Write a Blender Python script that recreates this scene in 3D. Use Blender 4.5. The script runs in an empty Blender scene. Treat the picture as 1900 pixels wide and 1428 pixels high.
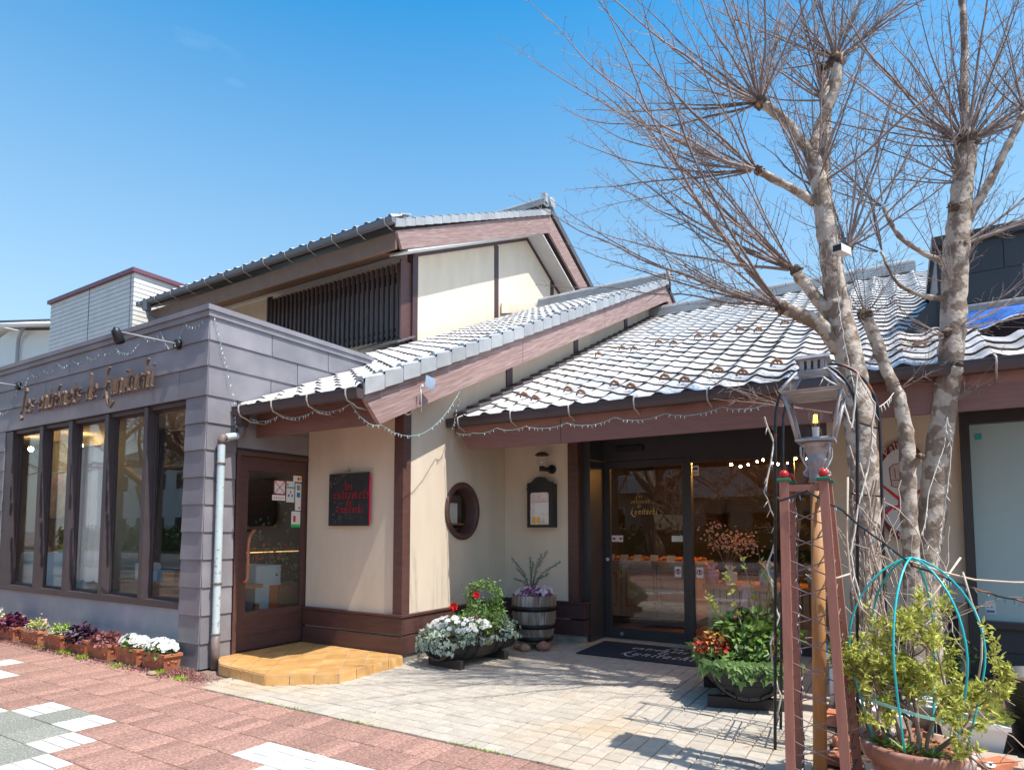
import bpy, math, random
from math import sin, cos, pi, radians, sqrt, atan2
from mathutils import Vector, Matrix

S = bpy.context.scene
COL = S.collection

# ---------------------------------------------------------------- camera
cd = bpy.data.cameras.new('camera'); cam = bpy.data.objects.new('camera', cd); COL.objects.link(cam)
cam.location = (0, 0, 1.35); cam.rotation_euler = (radians(93.9), 0, radians(31.4))
cd.sensor_width = 36; cd.lens = 1175/1900*36; cd.shift_y = (901-714)/1900; cd.clip_end = 3000; cd.clip_start = 0.05
S.camera = cam

# ---------------------------------------------------------------- world and sun
SUN = Vector((1.0, -0.12, 1.95)).normalized()          # towards the sun
EL = math.asin(SUN.z); AZ = atan2(SUN.x, SUN.y)
world = bpy.data.worlds.new('World'); S.world = world; world.use_nodes = True
wn = world.node_tree.nodes; wl = world.node_tree.links
for n in list(wn): wn.remove(n)
sky = wn.new('ShaderNodeTexSky'); sky.sky_type = 'NISHITA'; sky.sun_disc = False
sky.sun_elevation = EL; sky.sun_rotation = AZ; sky.altitude = 0; sky.air_density = 1.0; sky.dust_density = 0.9; sky.ozone_density = 1.6
bg = wn.new('ShaderNodeBackground'); bg.inputs['Strength'].default_value = 0.15
wo = wn.new('ShaderNodeOutputWorld')
# soft thin cirrus, wisps all round the horizon
tc = wn.new('ShaderNodeTexCoord'); mp = wn.new('ShaderNodeMapping'); mp.inputs['Scale'].default_value = (1.2, 1.2, 5.0)
nz = wn.new('ShaderNodeTexNoise'); nz.inputs['Scale'].default_value = 2.2; nz.inputs['Detail'].default_value = 7; nz.inputs['Roughness'].default_value = .55
rp = wn.new('ShaderNodeValToRGB'); rp.color_ramp.elements[0].position = .66; rp.color_ramp.elements[1].position = .86
sx = wn.new('ShaderNodeSeparateXYZ'); hz = wn.new('ShaderNodeMapRange'); hz.inputs['From Min'].default_value = .75; hz.inputs['From Max'].default_value = .1
hz.inputs['To Min'].default_value = 0.0; hz.inputs['To Max'].default_value = .3
mu = wn.new('ShaderNodeMath'); mu.operation = 'MULTIPLY'; mx = wn.new('ShaderNodeMixRGB'); mx.inputs['Color2'].default_value = (6.0, 6.4, 6.8, 1)
wl.new(tc.outputs['Generated'], mp.inputs['Vector']); wl.new(mp.outputs[0], nz.inputs['Vector']); wl.new(nz.outputs['Fac'], rp.inputs[0])
wl.new(tc.outputs['Generated'], sx.inputs[0]); wl.new(sx.outputs['Z'], hz.inputs['Value']); wl.new(rp.outputs['Color'], mu.inputs[0]); wl.new(hz.outputs[0], mu.inputs[1])
hsv = wn.new('ShaderNodeHueSaturation'); hsv.inputs['Saturation'].default_value = 1.66; hsv.inputs['Value'].default_value = .88; hsv.inputs['Hue'].default_value = .488
tint = wn.new('ShaderNodeMixRGB'); tint.blend_type = 'MULTIPLY'; tint.inputs['Fac'].default_value = 1; tint.inputs['Color2'].default_value = (1.0, .93, .85, 1); wl.new(sky.outputs[0], tint.inputs['Color1'])
wl.new(tint.outputs[0], hsv.inputs['Color']); hm = wn.new('ShaderNodeMapRange'); hm.inputs['From Min'].default_value = .70; hm.inputs['From Max'].default_value = .0; hm.inputs['To Min'].default_value = .0; hm.inputs['To Max'].default_value = .92
wl.new(sx.outputs['Z'], hm.inputs['Value']); hx = wn.new('ShaderNodeMixRGB'); hx.inputs['Color2'].default_value = (1.85, 2.12, 2.28, 1); wl.new(hm.outputs[0], hx.inputs['Fac']); wl.new(hsv.outputs[0], hx.inputs['Color1']); wl.new(hx.outputs[0], mx.inputs['Color1']); wl.new(mu.outputs[0], mx.inputs['Fac']); wl.new(mx.outputs[0], bg.inputs['Color']); wl.new(bg.outputs[0], wo.inputs['Surface'])
sl = bpy.data.lights.new('sun', 'SUN'); sl.energy = 2.6; sl.angle = radians(0.53); sl.color = (1.0, 0.95, 0.87)
so = bpy.data.objects.new('sun', sl); COL.objects.link(so); so.location = (20, -5, 30)
so.rotation_euler = SUN.to_track_quat('Z', 'Y').to_euler()
S.view_settings.view_transform = 'Standard'; S.view_settings.look = 'None'; S.view_settings.gamma = 1
S.view_settings.use_curve_mapping = False; S.view_settings.exposure = 1.33
try: S.cycles.max_bounces = 8; S.cycles.transparent_max_bounces = 16
except Exception: pass

# ---------------------------------------------------------------- helpers
R = random.Random(7)
WL = {}                                                   # world location of things (no rotation)
def link(o, parent=None):
    COL.objects.link(o)
    if parent is not None: o.parent = parent
    return o
def thing(name, label, cat, loc=(0, 0, 0), group=None):
    o = bpy.data.objects.new(name, None); link(o); o.location = loc; o.empty_display_size = .1
    o['label'] = label; o['category'] = cat
    if group: o['group'] = group
    WL[o.name] = Vector(loc); return o
def tag(o, label, cat, group=None):
    o['label'] = label; o['category'] = cat
    if group: o['group'] = group
    return o
def kind(o, k): o['kind'] = k; return o

class G:
    def __init__(s): s.v = []; s.f = []; s.sm = []
    def face(s, pts, smooth=False):
        b = len(s.v); s.v += [tuple(p) for p in pts]; s.f.append(tuple(range(b, b+len(pts)))); s.sm.append(smooth)
    def hexa(s, p):                                      # p: 4 bottom ccw, 4 top ccw
        b = len(s.v); s.v += [tuple(q) for q in p]
        for f in ((3,2,1,0),(4,5,6,7),(0,1,5,4),(1,2,6,5),(2,3,7,6),(3,0,4,7)): s.f.append(tuple(b+i for i in f)); s.sm.append(False)
    def box(s, x0, x1, y0, y1, z0, z1):
        if x0 > x1: x0, x1 = x1, x0
        if y0 > y1: y0, y1 = y1, y0
        if z0 > z1: z0, z1 = z1, z0
        s.hexa([(x0,y0,z0),(x1,y0,z0),(x1,y1,z0),(x0,y1,z0),(x0,y0,z1),(x1,y0,z1),(x1,y1,z1),(x0,y1,z1)])
    def cbox(s, x0, x1, y0, y1, z0, z1, c=.004):          # box whose top edges are chamfered
        b = len(s.v)
        s.v += [(x0,y0,z0),(x1,y0,z0),(x1,y1,z0),(x0,y1,z0),(x0,y0,z1-c),(x1,y0,z1-c),(x1,y1,z1-c),(x0,y1,z1-c),(x0+c,y0+c,z1),(x1-c,y0+c,z1),(x1-c,y1-c,z1),(x0+c,y1-c,z1)]
        for f in ((0,1,5,4),(1,2,6,5),(2,3,7,6),(3,0,4,7),(4,5,9,8),(5,6,10,9),(6,7,11,10),(7,4,8,11),(8,9,10,11)): s.f.append(tuple(b+i for i in f)); s.sm.append(False)
    def slab(s, poly, d):                                # planar polygon (list of 3D) extruded by vector d
        n = len(poly); b = len(s.v); d = Vector(d)
        s.v += [tuple(p) for p in poly] + [tuple(Vector(p)+d) for p in poly]
        s.f.append(tuple(range(b+n-1, b-1, -1))); s.sm.append(False); s.f.append(tuple(range(b+n, b+2*n))); s.sm.append(False)
        for i in range(n):
            j = (i+1) % n; s.f.append((b+i, b+j, b+n+j, b+n+i)); s.sm.append(False)
    def tube(s, pts, rad, n=6, cap=True, smooth=True):
        pts = [Vector(p) for p in pts]
        if len(pts) < 2: return
        if not hasattr(rad, '__len__'): rad = [rad]*len(pts)
        b0 = len(s.v); up = None
        for i, p in enumerate(pts):
            t = (pts[min(i+1, len(pts)-1)] - pts[max(i-1, 0)])
            if t.length < 1e-9: t = Vector((0, 0, 1))
            t.normalize()
            if up is None:
                up = Vector((0, 0, 1)) if abs(t.z) < .9 else Vector((1, 0, 0))
            a = t.cross(up)
            if a.length < 1e-6: a = t.cross(Vector((1, 0.3, 0)))
            a.normalize(); bb = t.cross(a).normalized(); up = -bb if False else up
            up = a.cross(t)
            for k in range(n):
                an = 2*pi*k/n; s.v.append(tuple(p + a*(cos(an)*rad[i]) + bb*(sin(an)*rad[i])))
        for i in range(len(pts)-1):
            for k in range(n):
                k2 = (k+1) % n; s.f.append((b0+i*n+k, b0+i*n+k2, b0+(i+1)*n+k2, b0+(i+1)*n+k)); s.sm.append(smooth)
        if cap:
            s.f.append(tuple(b0+k for k in range(n-1, -1, -1))); s.sm.append(False)
            e = b0+(len(pts)-1)*n; s.f.append(tuple(e+k for k in range(n))); s.sm.append(False)
    def lathe(s, prof, n=24, c=(0, 0, 0), smooth=True, sy=1.0):
        b = len(s.v)
        for r, z in prof:
            for k in range(n):
                a = 2*pi*k/n; s.v.append((c[0]+r*cos(a), c[1]+r*sin(a)*sy, c[2]+z))
        for i in range(len(prof)-1):
            for k in range(n):
                k2 = (k+1) % n; s.f.append((b+i*n+k, b+i*n+k2, b+(i+1)*n+k2, b+(i+1)*n+k)); s.sm.append(smooth)
    def ball(s, c, r, n=10, m=6, sc=(1, 1, 1)):
        prof = [(max(1e-4, r*sin(pi*i/m)), -r*cos(pi*i/m)) for i in range(m+1)]
        b = len(s.v); s.lathe(prof, n, (0, 0, 0))
        for i in range(b, len(s.v)):
            x, y, z = s.v[i]; s.v[i] = (c[0]+x*sc[0], c[1]+y*sc[1], c[2]+z*sc[2])
    def mesh(s, name, mats, off=(0, 0, 0)):
        me = bpy.data.meshes.new(name)
        ox, oy, oz = off
        me.from_pydata([(x-ox, y-oy, z-oz) for x, y, z in s.v] if any(off) else s.v, [], s.f)
        if not isinstance(mats, (list, tuple)): mats = [mats]
        for m in mats: me.materials.append(m)
        if any(s.sm): me.polygons.foreach_set('use_smooth', s.sm)
        me.update(); return me
    def build(s, name, mats, parent=None, smooth=None):
        off = Vector((0, 0, 0))
        if parent is not None: off = WL.get(parent.name, Vector((0, 0, 0)))
        o = bpy.data.objects.new(name, s.mesh(name, mats, tuple(off))); link(o, parent); WL[o.name] = off
        return o
def solo(g, name, mats, label, cat, loc, group=None):      # a top-level one-mesh thing with its origin at loc
    o = bpy.data.objects.new(name, g.mesh(name, mats, tuple(loc))); link(o); o.location = loc; WL[o.name] = Vector(loc)
    return tag(o, label, cat, group)
def inst(name, me, parent, loc, rot=(0, 0, 0), scale=None):   # piece sharing a mesh; loc in world
    o = bpy.data.objects.new(name, me); link(o, parent)
    off = WL.get(parent.name, Vector((0, 0, 0))) if parent is not None else Vector((0, 0, 0))
    o.location = Vector(loc)-off; o.rotation_euler = rot
    if scale: o.scale = scale
    return o
def bx(name, mat, parent, *d):
    g = G(); g.box(*d); return g.build(name, mat, parent)
def copytree(root, loc, rz=0, label=None):
    def cp(o, par):
        c = o.copy(); link(c, par)
        for ch in o.children: cp(ch, c)
        return c
    r = cp(root, None); r.location = loc; r.rotation_euler = (0, 0, rz)
    if label: r['label'] = label
    return r

# ---------------------------------------------------------------- materials
MATS = {}
def M(name, col, rough=.65, metal=0.0, vary=.15, scale=6.0, bump=.0, bscale=80.0, objvar=.08, grain=None, grot=0, col2=None, c2lo=.5, c2hi=.7, c2scale=4.0, island=0.0, spec=.5, trans=0, emit=0, coat=0, dist=.003):
    m = bpy.data.materials.new(name); m.use_nodes = True; nt = m.node_tree; N = nt.nodes; L = nt.links
    p = N['Principled BSDF']; p.inputs['Roughness'].default_value = rough; p.inputs['Metallic'].default_value = metal
    p.inputs['Specular IOR Level'].default_value = spec
    if coat: p.inputs['Coat Weight'].default_value = coat; p.inputs['Coat Roughness'].default_value = .15
    ge = N.new('ShaderNodeNewGeometry'); mp = N.new('ShaderNodeMapping'); L.new(ge.outputs['Position'], mp.inputs['Vector'])
    if grot:
        m0 = N.new('ShaderNodeMapping'); m0.inputs['Rotation'].default_value = (-grot, 0, 0); L.new(ge.outputs['Position'], m0.inputs['Vector']); L.new(m0.outputs[0], mp.inputs['Vector'])
    if grain: mp.inputs['Scale'].default_value = grain
    nz = N.new('ShaderNodeTexNoise'); nz.inputs['Scale'].default_value = scale; nz.inputs['Detail'].default_value = 6; nz.inputs['Roughness'].default_value = .6
    L.new(mp.outputs[0], nz.inputs['Vector'])
    base = None
    if col2 is not None:
        n2 = N.new('ShaderNodeTexNoise'); n2.inputs['Scale'].default_value = c2scale; n2.inputs['Detail'].default_value = 5; L.new(mp.outputs[0], n2.inputs['Vector'])
        r2 = N.new('ShaderNodeMapRange'); r2.inputs['From Min'].default_value = c2lo; r2.inputs['From Max'].default_value = c2hi; L.new(n2.outputs['Fac'], r2.inputs['Value'])
        mc = N.new('ShaderNodeMixRGB'); mc.inputs['Color1'].default_value = (*col, 1); mc.inputs['Color2'].default_value = (*col2, 1); L.new(r2.outputs[0], mc.inputs['Fac']); base = mc.outputs[0]
    mr = N.new('ShaderNodeMapRange'); mr.inputs['From Min'].default_value = .25; mr.inputs['From Max'].default_value = .75
    mr.inputs['To Min'].default_value = 1-vary; mr.inputs['To Max'].default_value = 1+vary; L.new(nz.outputs['Fac'], mr.inputs['Value'])
    oi = N.new('ShaderNodeObjectInfo'); mo = N.new('ShaderNodeMapRange'); mo.inputs['To Min'].default_value = 1-objvar; mo.inputs['To Max'].default_value = 1+objvar
    L.new(oi.outputs['Random'], mo.inputs['Value'])
    ml = N.new('ShaderNodeMath'); ml.operation = 'MULTIPLY'; L.new(mr.outputs[0], ml.inputs[0]); L.new(mo.outputs[0], ml.inputs[1]); fac = ml.outputs[0]
    if island:
        mi = N.new('ShaderNodeMapRange'); mi.inputs['To Min'].default_value = 1-island; mi.inputs['To Max'].default_value = 1+island; L.new(ge.outputs['Random Per Island'], mi.inputs['Value'])
        m3 = N.new('ShaderNodeMath'); m3.operation = 'MULTIPLY'; L.new(fac, m3.inputs[0]); L.new(mi.outputs[0], m3.inputs[1]); fac = m3.outputs[0]
    vm = N.new('ShaderNodeVectorMath'); vm.operation = 'SCALE'
    if base is None: vm.inputs[0].default_value = col
    else: L.new(base, vm.inputs[0])
    L.new(fac, vm.inputs['Scale']); L.new(vm.outputs[0], p.inputs['Base Color'])
    if bump:
        nb = N.new('ShaderNodeTexNoise'); nb.inputs['Scale'].default_value = bscale; nb.inputs['Detail'].default_value = 5; L.new(mp.outputs[0], nb.inputs['Vector'])
        b = N.new('ShaderNodeBump'); b.inputs['Strength'].default_value = bump; b.inputs['Distance'].default_value = dist; L.new(nb.outputs['Fac'], b.inputs['Height']); L.new(b.outputs[0], p.inputs['Normal'])
    if trans:                                            # thin leaves let some light through
        tr = N.new('ShaderNodeBsdfTranslucent'); L.new(vm.outputs[0], tr.inputs['Color']); mxs = N.new('ShaderNodeMixShader'); mxs.inputs[0].default_value = trans
        L.new(p.outputs[0], mxs.inputs[1]); L.new(tr.outputs[0], mxs.inputs[2]); L.new(mxs.outputs[0], N['Material Output'].inputs['Surface'])
    if emit: p.inputs['Emission Color'].default_value = (*col, 1); p.inputs['Emission Strength'].default_value = emit
    m.diffuse_color = (*col, 1); MATS[name] = m; return m
def glass(name, ior=1.6, tint=(1, 1, 1), dirt=.0):
    m = bpy.data.materials.new(name); m.use_nodes = True; N = m.node_tree.nodes; L = m.node_tree.links
    for n in list(N): N.remove(n)
    out = N.new('ShaderNodeOutputMaterial'); fr = N.new('ShaderNodeFresnel'); gb = N.new('ShaderNodeNewGeometry'); mi = N.new('ShaderNodeMapRange'); mi.inputs['To Min'].default_value = ior; mi.inputs['To Max'].default_value = 1/ior; L.new(gb.outputs['Backfacing'], mi.inputs['Value']); L.new(mi.outputs[0], fr.inputs['IOR'])
    gl = N.new('ShaderNodeBsdfGlossy'); gl.inputs['Roughness'].default_value = .0; tr = N.new('ShaderNodeBsdfTransparent'); tr.inputs['Color'].default_value = (*tint, 1)
    ge = N.new('ShaderNodeNewGeometry'); nb = N.new('ShaderNodeTexNoise'); nb.inputs['Scale'].default_value = .9; nb.inputs['Detail'].default_value = 0; L.new(ge.outputs['Position'], nb.inputs['Vector'])
    b = N.new('ShaderNodeBump'); b.inputs['Strength'].default_value = .0; b.inputs['Distance'].default_value = .03; L.new(nb.outputs['Fac'], b.inputs['Height']); L.new(b.outputs[0], gl.inputs['Normal'])
    mx = N.new('ShaderNodeMixShader'); L.new(fr.outputs[0], mx.inputs[0]); L.new(tr.outputs[0], mx.inputs[1]); L.new(gl.outputs[0], mx.inputs[2]); L.new(mx.outputs[0], out.inputs['Surface'])
    return m
m_wall = M('cream_stucco', (.74, .64, .51), .9, grain=(1.5, 1.5, .4), vary=.07, scale=2.4, bump=.5, bscale=180, col2=(.66, .56, .44), c2lo=.5, c2hi=.8, c2scale=.9, dist=.004)
m_board = M('brown_painted_wood', (.098, .046, .040), .5, vary=.25, scale=7, bump=.35, bscale=40, grain=(1, 1, 6), objvar=.1)
m_fascia = M('brown_fascia', (.225, .105, .085), .5, vary=.14, scale=5, bump=.15, bscale=40, grain=(1, 1, 8))
m_barge = M('faded_barge_board', (.29, .185, .17), .75, vary=.2, scale=8, bump=.5, bscale=30, grain=(1, .5, 9), grot=.43, col2=(.40, .29, .265), c2lo=.45, c2hi=.66, c2scale=6)
m_post = M('dark_brown_post', (.075, .038, .040), .5, vary=.2, scale=6, bump=.2, bscale=60, grain=(6, 6, 1))
m_slat = M('dark_lattice_wood', (.075, .052, .055), .6, vary=.2, scale=5)
m_tile = M('silver_kawara', (.58, .585, .59), .38, vary=.22, scale=9, bump=.25, bscale=60, objvar=.24, col2=(.62, .58, .52), c2lo=.45, c2hi=.7, c2scale=3.2, spec=.8, island=.10, dist=.003)
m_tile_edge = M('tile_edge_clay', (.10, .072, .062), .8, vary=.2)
m_tiled = M('dark_verge_tile', (.115, .105, .110), .35, vary=.2, scale=8, objvar=.12)
m_vtile = M('verge_tile_silver', (.36, .375, .385), .4, vary=.15, scale=6, objvar=.12)
m_guard = M('rusty_snow_guard', (.27, .15, .09), .8, vary=.4, scale=40)
m_gutter = M('brown_gutter', (.070, .050, .052), .35, vary=.1, scale=5)
m_gutterg = M('grey_gutter', (.15, .16, .18), .3, vary=.1, scale=5)
m_bracket = M('weathered_bracket', (.42, .39, .36), .6, vary=.25, scale=30)
m_soffit = M('white_soffit', (.66, .67, .66), .8, vary=.04, scale=3)
m_metal = M('gunmetal_cladding', (.222, .212, .236), .5, metal=.15, vary=.16, scale=1.8, objvar=.13, bump=.12, bscale=3, dist=.02, col2=(.285, .272, .295), c2lo=.45, c2hi=.75, c2scale=2.5)
m_metald = M('mullion_metal', (.085, .068, .075), .45, metal=.3, vary=.12, scale=5)
m_seam = M('cladding_seam', (.055, .05, .058), .6, vary=.1)
m_base = M('grey_painted_base', (.33, .365, .41), .75, vary=.1, scale=3, bump=.25, bscale=90, col2=(.41, .43, .46), c2lo=.5, c2hi=.8, c2scale=3)
m_conc = M('rough_concrete', (.32, .29, .25), .95, vary=.25, scale=12, bump=.6, bscale=60, col2=(.17, .15, .13), c2lo=.5, c2hi=.7, c2scale=6, dist=.006)
m_glass = glass('window_glass', 1.6, (.97, .99, .98))
m_glass2 = glass('door_glass', 1.75, (.97, .98, .97))
m_glass3 = glass('lantern_glass', 1.35, (.97, .98, .98))
m_frame = M('bronze_aluminium', (.052, .052, .056), .38, metal=.2, vary=.1, scale=5)
m_frost = M('frosted_pane', (.42, .56, .58), .35, vary=.04, scale=1.5)
m_red = M('red_paver', (.27, .140, .108), .92, vary=.22, scale=24, bump=.7, bscale=260, objvar=.2, col2=(.40, .25, .20), c2lo=.42, c2hi=.62, c2scale=60, dist=.004, island=.10)
m_white = M('pale_paver', (.52, .51, .48), .9, vary=.14, scale=30, bump=.5, bscale=250, objvar=.06)
m_green = M('speckled_green_paver', (.20, .21, .175), .95, vary=.25, scale=80, bump=.8, bscale=220, col2=(.36, .36, .32), c2lo=.5, c2hi=.6, c2scale=90, dist=.004)
m_beige = M('beige_sett', (.415, .375, .315), .85, vary=.15, scale=18, bump=.5, bscale=200, objvar=.09, col2=(.44, .335, .215), c2lo=.5, c2hi=.75, c2scale=.9, dist=.003, island=.08)
m_joint = M('sandy_joint', (.24, .165, .125), .97, vary=.3, scale=25, bump=.5, bscale=150)
m_kerb = M('stone_kerb', (.33, .32, .30), .9, vary=.2, scale=14, bump=.4)
m_soil = M('dry_soil', (.13, .08, .05), .98, vary=.4, scale=30, bump=1.0, bscale=90, dist=.012)
m_asph = M('asphalt', (.13, .13, .13), .95, vary=.25, scale=20, bump=.5, bscale=200)
m_ground = M('street_ground', (.22, .18, .15), .95, vary=.3, scale=3, bump=.3)
m_orange = M('glazed_ochre_tile', (.60, .33, .115), .35, vary=.14, scale=9, objvar=.10, col2=(.68, .42, .17), c2lo=.45, c2hi=.7, c2scale=7, bump=.1, bscale=30, coat=.2)
m_grout = M('pale_grout', (.40, .33, .28), .95, vary=.15)
m_terra = M('terracotta', (.46, .155, .075), .85, vary=.2, scale=14, objvar=.1, bump=.2, bscale=60, col2=(.52, .25, .15), c2lo=.5, c2hi=.72, c2scale=10)
m_terra2 = M('limed_terracotta', (.30, .145, .10), .9, vary=.2, scale=10, col2=(.52, .42, .38), c2lo=.52, c2hi=.62, c2scale=7, bump=.3)
m_barrel = M('weathered_barrel_stave', (.20, .155, .125), .85, vary=.35, scale=14, grain=(3, 3, .5), col2=(.42, .38, .36), c2lo=.5, c2hi=.66, c2scale=5, bump=.5, bscale=40)
m_bstave = M('black_painted_stave', (.038, .033, .034), .55, vary=.3, scale=14, bump=.4, bscale=50, col2=(.10, .075, .06), c2lo=.62, c2hi=.75, c2scale=9)
m_hoop = M('black_iron_hoop', (.020, .021, .024), .45, metal=.5, vary=.3, scale=20)
m_iron = M('black_iron', (.022, .028, .036), .4, metal=.3, vary=.3, scale=20, col2=(.25, .09, .045), c2lo=.60, c2hi=.66, c2scale=5)
m_rock = M('reddish_rock', (.36, .17, .12), .9, vary=.25, scale=14, bump=.5, bscale=40)
m_rock2 = M('tan_rock', (.38, .27, .18), .9, vary=.25, scale=14, bump=.5, bscale=40)
m_pipe = M('pale_blue_downpipe', (.46, .56, .585), .45, vary=.08, scale=14, col2=(.30, .26, .24), c2lo=.60, c2hi=.68, c2scale=22)
m_piped = M('rusty_pipe_joint', (.16, .12, .11), .6, vary=.25, scale=20)
m_bark = M('mottled_plane_bark', (.25, .19, .145), .92, vary=.3, scale=14, bump=.8, bscale=35, col2=(.50, .43, .36), c2lo=.47, c2hi=.53, c2scale=10, dist=.01)
m_bark2 = M('dark_patched_bark', (.10, .072, .055), .95, vary=.4, scale=18, bump=.9, bscale=40, col2=(.38, .25, .15), c2lo=.54, c2hi=.62, c2scale=9, dist=.015)
m_twig = M('reddish_twig', (.25, .195, .175), .8, vary=.2, scale=10, island=.3)
m_twigp = M('pale_vine_twig', (.42, .33, .27), .8, vary=.2, scale=14, island=.2)
m_obel = M('brown_stained_obelisk', (.33, .145, .105), .6, vary=.16, scale=10, grain=(5, 5, .6), bump=.3, bscale=60)
m_pole = M('orange_timber_pole', (.40, .20, .075), .55, vary=.25, scale=9, grain=(6, 6, .5), bump=.3, bscale=60)
m_green_cap = M('green_cap', (.02, .17, .10), .4, vary=.1)
m_redball = M('red_ball', (.50, .018, .014), .25, vary=.05)
m_lantern = M('weathered_lantern_metal', (.36, .35, .36), .5, metal=.4, vary=.2, scale=20, col2=(.33, .24, .21), c2lo=.58, c2hi=.68, c2scale=16)
m_bulb = M('filament', (1.0, .50, .06), .4, emit=4)
m_brass = M('brass', (.62, .42, .15), .3, metal=.9, vary=.1)
m_teal = M('turquoise_plastic', (.012, .46, .50), .35, vary=.08)
m_twine = M('mint_plastic_twine', (.30, .62, .50), .5, vary=.1)
m_leaf = M('garden_leaf', (.13, .215, .045), .5, vary=.25, scale=20, island=.55, trans=.25)
m_ivy = M('ivy_leaf', (.17, .29, .075), .45, vary=.25, scale=20, island=.45, trans=.22)
m_ivyp = M('variegated_ivy_leaf', (.34, .42, .33), .55, vary=.25, scale=20, island=.4, trans=.2)
m_yel = M('young_yellow_green_leaf', (.52, .54, .12), .55, vary=.2, scale=15, island=.4, trans=.35)
m_redl = M('red_autumn_leaf', (.40, .045, .03), .45, vary=.3, scale=20, island=.5, trans=.2)
m_orl = M('orange_green_leaf', (.42, .24, .06), .5, vary=.3, scale=20, island=.4, trans=.2)
m_purp = M('purple_leaf', (.13, .025, .065), .45, vary=.3, scale=20, island=.6, trans=.15)
m_dpurp = M('dark_purple_leaf', (.045, .018, .045), .45, vary=.3, scale=20, island=.6)
m_rose = M('rosy_heuchera_leaf', (.30, .12, .12), .55, vary=.3, scale=20, island=.5, trans=.15)
m_sage = M('silvery_leaf', (.42, .43, .32), .7, vary=.25, scale=20, island=.4, trans=.15)
m_lime = M('lime_moss', (.24, .36, .03), .8, vary=.3, scale=20, island=.4)
m_fir = M('blue_green_needle', (.045, .105, .062), .6, vary=.2, scale=20, island=.5)
m_petal = M('white_petal', (.74, .74, .71), .6, vary=.04, scale=10, island=.06, trans=.2)
m_petalp = M('purple_petal', (.30, .05, .30), .6, vary=.2, scale=20, island=.5, trans=.1)
m_petall = M('lilac_petal', (.66, .50, .62), .6, vary=.1, scale=10, island=.15, trans=.2)
m_petalr = M('scarlet_petal', (.72, .012, .015), .5, vary=.1, scale=20, island=.25)
m_yelc = M('yellow_eye', (.80, .50, .03), .6)
m_stem = M('green_stem', (.14, .20, .06), .6, vary=.2, scale=10)
m_mat = M('navy_mat', (.012, .028, .045), .9, vary=.2, scale=60, bump=.6, bscale=400)
m_letter = M('aged_bronze_letter', (.24, .16, .115), .45, metal=.4, vary=.2, scale=20)
m_whitep = M('white_paint', (.78, .78, .77), .6, vary=.04)
m_grey = M('grey_paint', (.35, .36, .38), .6, vary=.05)
m_black = M('black_satin', (.014, .015, .018), .45, vary=.1)
m_slate = M('slate_board', (.022, .024, .027), .75, vary=.3, scale=14, bump=.8, bscale=45, dist=.006)
m_redp = M('red_paint', (.40, .010, .018), .5, vary=.2, scale=20)
m_pink = M('magenta_edge', (.85, .01, .10), .4)
m_gold = M('gold_script', (.75, .48, .12), .4)
m_blue = M('blue_awning_cloth', (.010, .16, .62), .4, vary=.1, scale=5, bump=.3, bscale=4, dist=.02)
m_clad = M('dark_neighbour_cladding', (.050, .058, .070), .45, metal=.2, vary=.08, scale=3)
m_wire = M('mint_wire', (.22, .36, .34), .5)
m_wirew = M('pale_wire', (.60, .56, .50), .5)
m_lightbulb = M('clear_led', (.72, .76, .78), .2)
m_white_wall = M('white_house_wall', (.78, .78, .74), .9, vary=.03)
m_siding = M('pale_tile_siding', (.68, .68, .66), .8, vary=.10, scale=3, objvar=.04, island=.05)
m_sidej = M('siding_joint', (.16, .15, .17), .9)
m_coping = M('plum_coping', (.16, .065, .095), .5)
m_floor = M('wood_floor', (.22, .115, .055), .4, vary=.2, scale=8, grain=(.6, 5, 1))
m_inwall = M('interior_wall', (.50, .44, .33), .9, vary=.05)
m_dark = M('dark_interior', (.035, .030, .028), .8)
m_cloth = M('pale_blue_cloth', (.52, .66, .72), .9, vary=.06, scale=6)
m_curtain = M('white_linen', (.84, .83, .80), .9, vary=.05, scale=8)
m_wood = M('light_oak_cabinet', (.40, .29, .20), .5, vary=.14, scale=7, grain=(8, 8, .8))
m_oak = M('warm_wood', (.34, .15, .06), .5, vary=.2, scale=8, grain=(8, 8, .8))
m_cake = M('baked_goods', (.50, .20, .06), .7, vary=.4, scale=30, island=.5)
m_paper = M('paper_card', (.72, .70, .66), .8)
m_gift = M('blue_wrap', (.20, .42, .58), .4, island=.3)
m_giftp = M('pink_wrap', (.70, .35, .42), .5, island=.2)
m_hedge = M('hedge_leaf', (.05, .085, .022), .7, vary=.3, scale=12, island=.5)
m_blos = M('cherry_blossom', (.72, .58, .56), .8, island=.15)
m_roofd = M('dark_house_roof', (.085, .08, .085), .6, vary=.1)
m_houset = M('tan_house_wall', (.34, .29, .22), .9)
# ================================================================ SETTING
def struct(g, name, mat): return kind(g.build(name, mat), 'structure')
g = G(); g.box(-400, 400, -400, 400, -.30, -.08); struct(g, 'ground', m_ground)
g = G(); g.box(-60, 40, -13, -4.6, -.08, -.05); struct(g, 'road', m_asph)
g = G(); g.box(-60, 40, -4.6, -4.45, -.08, .06); struct(g, 'kerb', m_kerb)
g = G(); g.box(-60, 40, -22, -13.2, -.08, .0); struct(g, 'far_verge', m_soil)

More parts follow.
